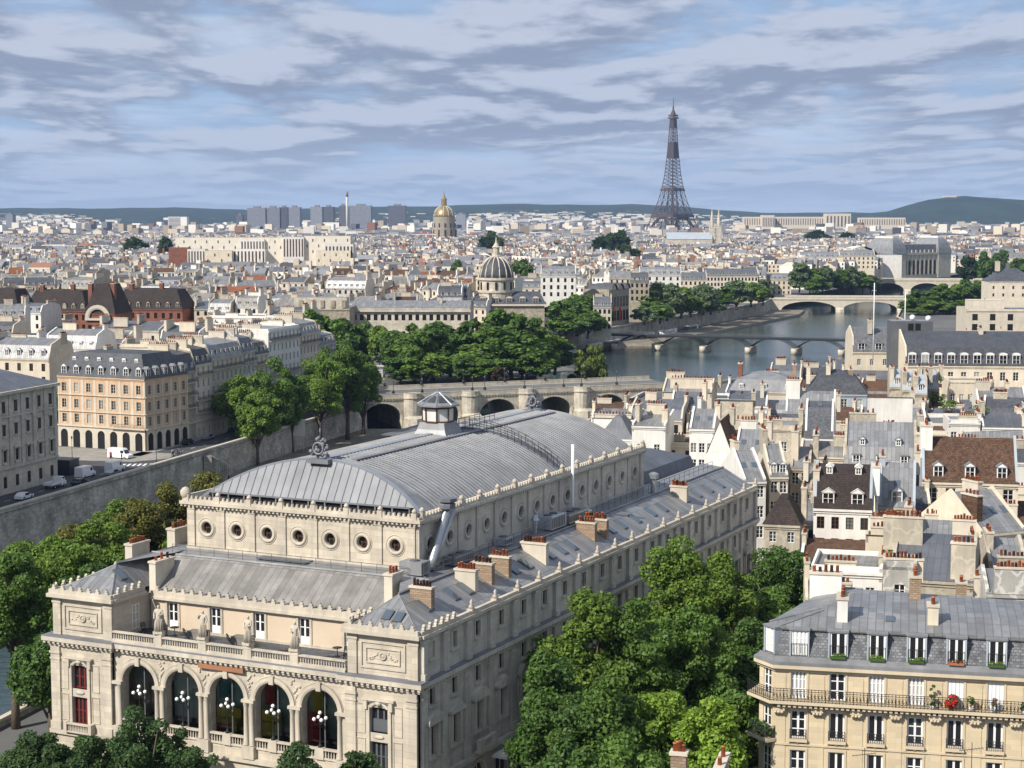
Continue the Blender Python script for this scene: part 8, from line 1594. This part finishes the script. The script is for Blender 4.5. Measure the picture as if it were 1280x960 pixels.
def station():
    y = 1560; s = y / 2205; x0 = AT(1130, y); t = thing('station_museum', 'long stone station hall with tall arches, two domed zinc roofs and a glass vault', 'museum', (x0, y, 0), R_(38)); w = (1190 - 1130) * s * 1.24; z = lambda p: ZAT(p, y); H = z(316); b = MB(); n = 9
    for k in range(n): arch_wall(b, w * (k + .5) / n, 2, 14, w / n * .33, 3, H - 2, w * k / n, w * (k + 1) / n, 0, 'pale_stone', .8, n=6); b.poly([(w * k / n, .75, 3), (w * (k + 1) / n, .75, 3), (w * (k + 1) / n, .75, H - 2), (w * k / n, .75, H - 2)], 'glass_dark')
    b.box(-.5, -.8, H - 2, w + .5, 30, H, 'pale_stone'); b.box(0, 0, 0, w, 1, 3, 'pale_stone'); b.box(0, .8, 0, w, 30, H - 2, 'pale_stone', skip='f'); [b.box(w * k / n - .8, -.6, 3, w * k / n + .8, -.002, H + 2.4, 'pale_stone') for k in range(n + 1)]; b.build('wall', t)
    b = MB(); b.loft([[(0, .5, H), (w, .5, H), (w, 30, H), (0, 30, H)], [(0, 3, H + 7), (w, 3, H + 7), (w, 27, H + 7), (0, 27, H + 7)]], 'zinc_blue', True, (False, True)); b.build('roof', t)
    for i, c in enumerate((-6, w + 4)):
        b = MB(); b.box(c - 9, -1, 0, c + 9, 30, H - 1, 'pale_stone'); b.build('end_pavilion', t); b = MB(); P0 = [(c - 9.5, -1.5), (c + 9.5, -1.5), (c + 9.5, 30), (c - 9.5, 30)]; b.loft([[(*p, H - 1 + h) for p in inset(P0, q)] for q, h in ((0, 0), (.8, 5), (2, 9), (4, 12.5), (6, 14))], 'zinc_plain', True, (False, True)); b.loft([[(*p, H + 13) for p in inset(P0, 5.8)], [(*p, H + 14.4) for p in inset(P0, 6)]], 'white_render', True, (False, True)); b.build('domed_roof', t)
    t = thing('glass_vault', 'pale building with a big arched glass end left of the station domes', 'hall', (AT(1052, 1500), 1500, 0)); b = MB(); R = 15; b.box(-8, 0, 0, 52, 30, 22, 'white_render', 'zinc_plain'); b.build('wall', t); b = MB(); b.loft([[(18 - R * cos(pi * k / 12), yy, 18 + R * .75 * sin(pi * k / 12)) for k in range(13)] for yy in (-1, 30)], 'white_render', False); b.build('roof', t); b = MB(); b.poly([(18 - R * .86 * cos(pi * k / 12), -.6, 18 + R * .63 * sin(pi * k / 12)) for k in range(13)][::-1], 'verdigris'); [b.box(18 + q * 4 - .2, -.8, 18, 18 + q * 4 + .2, -.62, 24.5, 'iron_grey') for q in range(-2, 3)]; b.build('arched_window', t)
station()
# roofs of the far bank, each house its own
def roofs():
    r = random.Random(33); walls = [('white_render', 'white', 9), ('cream_render', 'cream', 6), ('pale_stone', 'pale stone', 4), ('beige_render', 'beige', 3), ('grey_render', 'grey', 2)]; rfs = [('zinc', 'zinc', 9), ('zinc_blue', 'blue-grey', 4), ('slate', 'slate', 4), ('tile_brown', 'brown tiled', 3), ('tile_red', 'red tiled', 1), ('zinc_old', 'stained zinc', 3)]; y = 540.0; cnt = 0
    while y < 1135:
        a = -25.0
        while a < 1000:
            yy = y + r.uniform(-5, 5); x = AT(a, yy); w = r.choice((8, 9, 11, 13, 17)) * (1 + y / 6000); px1 = a + w / yy * 2205
            front = 548 if a < 30 else (690 if a < 232 else (575 if a < 352 else (712 if a < 440 else (722 if a < 598 else (835 if a < 660 else (850 if a < 760 else (930 if a < 812 else 1010)))))))
            ok = yy > front and x + w < at_y(L_PTS, yy) - 26 and not (596 < a < 652 and yy < 850) and not (a > 780 and yy < 1000 and px1 > 815) and not (860 < a < 950 and yy < 1120 and yy > 1060)
            if 560 < yy < 700 and 225 < px1 and a < 232 and yy < 690: ok = False
            if ok and r.random() < .985:
                m, mw, _ = r.choices(walls, [q[2] for q in walls])[0]; ro, rw, _ = r.choices(rfs, [q[2] for q in rfs])[0]; ze = r.gauss(17.5, 2.3) - (1.0 if yy < 640 else 0) - (3.2 if yy > 930 and 190 < a < 450 else 0); rt = r.choices(('gable', 'mansard', 'flat', 'shed', 'hip'), (4, 4, 2, 1.2, .8))[0]
                zone = 'left of the red brick mansion' if a < 30 else ('behind the red brick mansion' if a < 232 else ('before the huge white block' if a < 440 else ('between the white block and the golden dome' if a < 600 else ('behind the striped dome' if a < 760 else 'behind the quay trees below the iron tower'))))
                lab = '%s house, %s roof, %s' % (mw, rw, zone); cols = int(w / 2.6); dn = cols if rt == 'mansard' and yy < 900 else 0
                ch = [(r.uniform(.2, .6), r.uniform(4, 8), .7, r.uniform(3, 6), r.randint(4, 8), r.uniform(1.2, 3.0)), (w - .4, r.uniform(4, 9), .7, r.uniform(3, 6), r.randint(4, 8), r.uniform(1.2, 3.0))] + ([(w * r.uniform(.3, .7), r.uniform(5, 10), r.uniform(2, 5), .8, 6, r.uniform(1, 2.2))] if r.random() < .6 else [])
                house(lab, x, yy, R_(r.choice((-14, -14, 4, -30, 10)) + r.uniform(-6, 6)), w, r.uniform(11, 15), ze, wall=m, roof=ro, rt=rt, h1=r.uniform(2.2, 3.4), i1=1.3, h2=r.uniform(.8, 1.6), cols=cols, rows=(ze - 2.6, ze - 5.6), win=(1.1, 1.7), dorm=dn, dm=(1.1, 1.3, 'flat'), pwall=r.choice((m, 'white_render', 'cream_render', 'beige_render')), ch=ch, far=True, group=lab, seed=cnt); cnt += 1
            a = px1 + r.uniform(1, 10) * 600 / yy
        y *= 1.040
    print('roof houses', cnt)
roofs()
build_far_city()
# ------------------------------------------------------------------ haze over the far city
def haze():
    b = MB(); b.box(-15000, -500, -10, 15000, 16500, 360, 'dark'); o = b.build('haze'); m = bpy.data.materials.new('haze_air'); m.use_nodes = True; nt = m.node_tree; nt.nodes.clear()
    out = nt.nodes.new('ShaderNodeOutputMaterial'); v = nt.nodes.new('ShaderNodeVolumePrincipled'); v.inputs['Color'].default_value = (.42, .60, .95, 1); v.inputs['Density'].default_value = HAZE_D; v.inputs['Anisotropy'].default_value = .0
    nt.links.new(v.outputs[0], out.inputs['Volume']); o.data.materials.clear(); o.data.materials.append(m); tag(o, kind='stuff')
HAZE_D = 0.00004
haze()
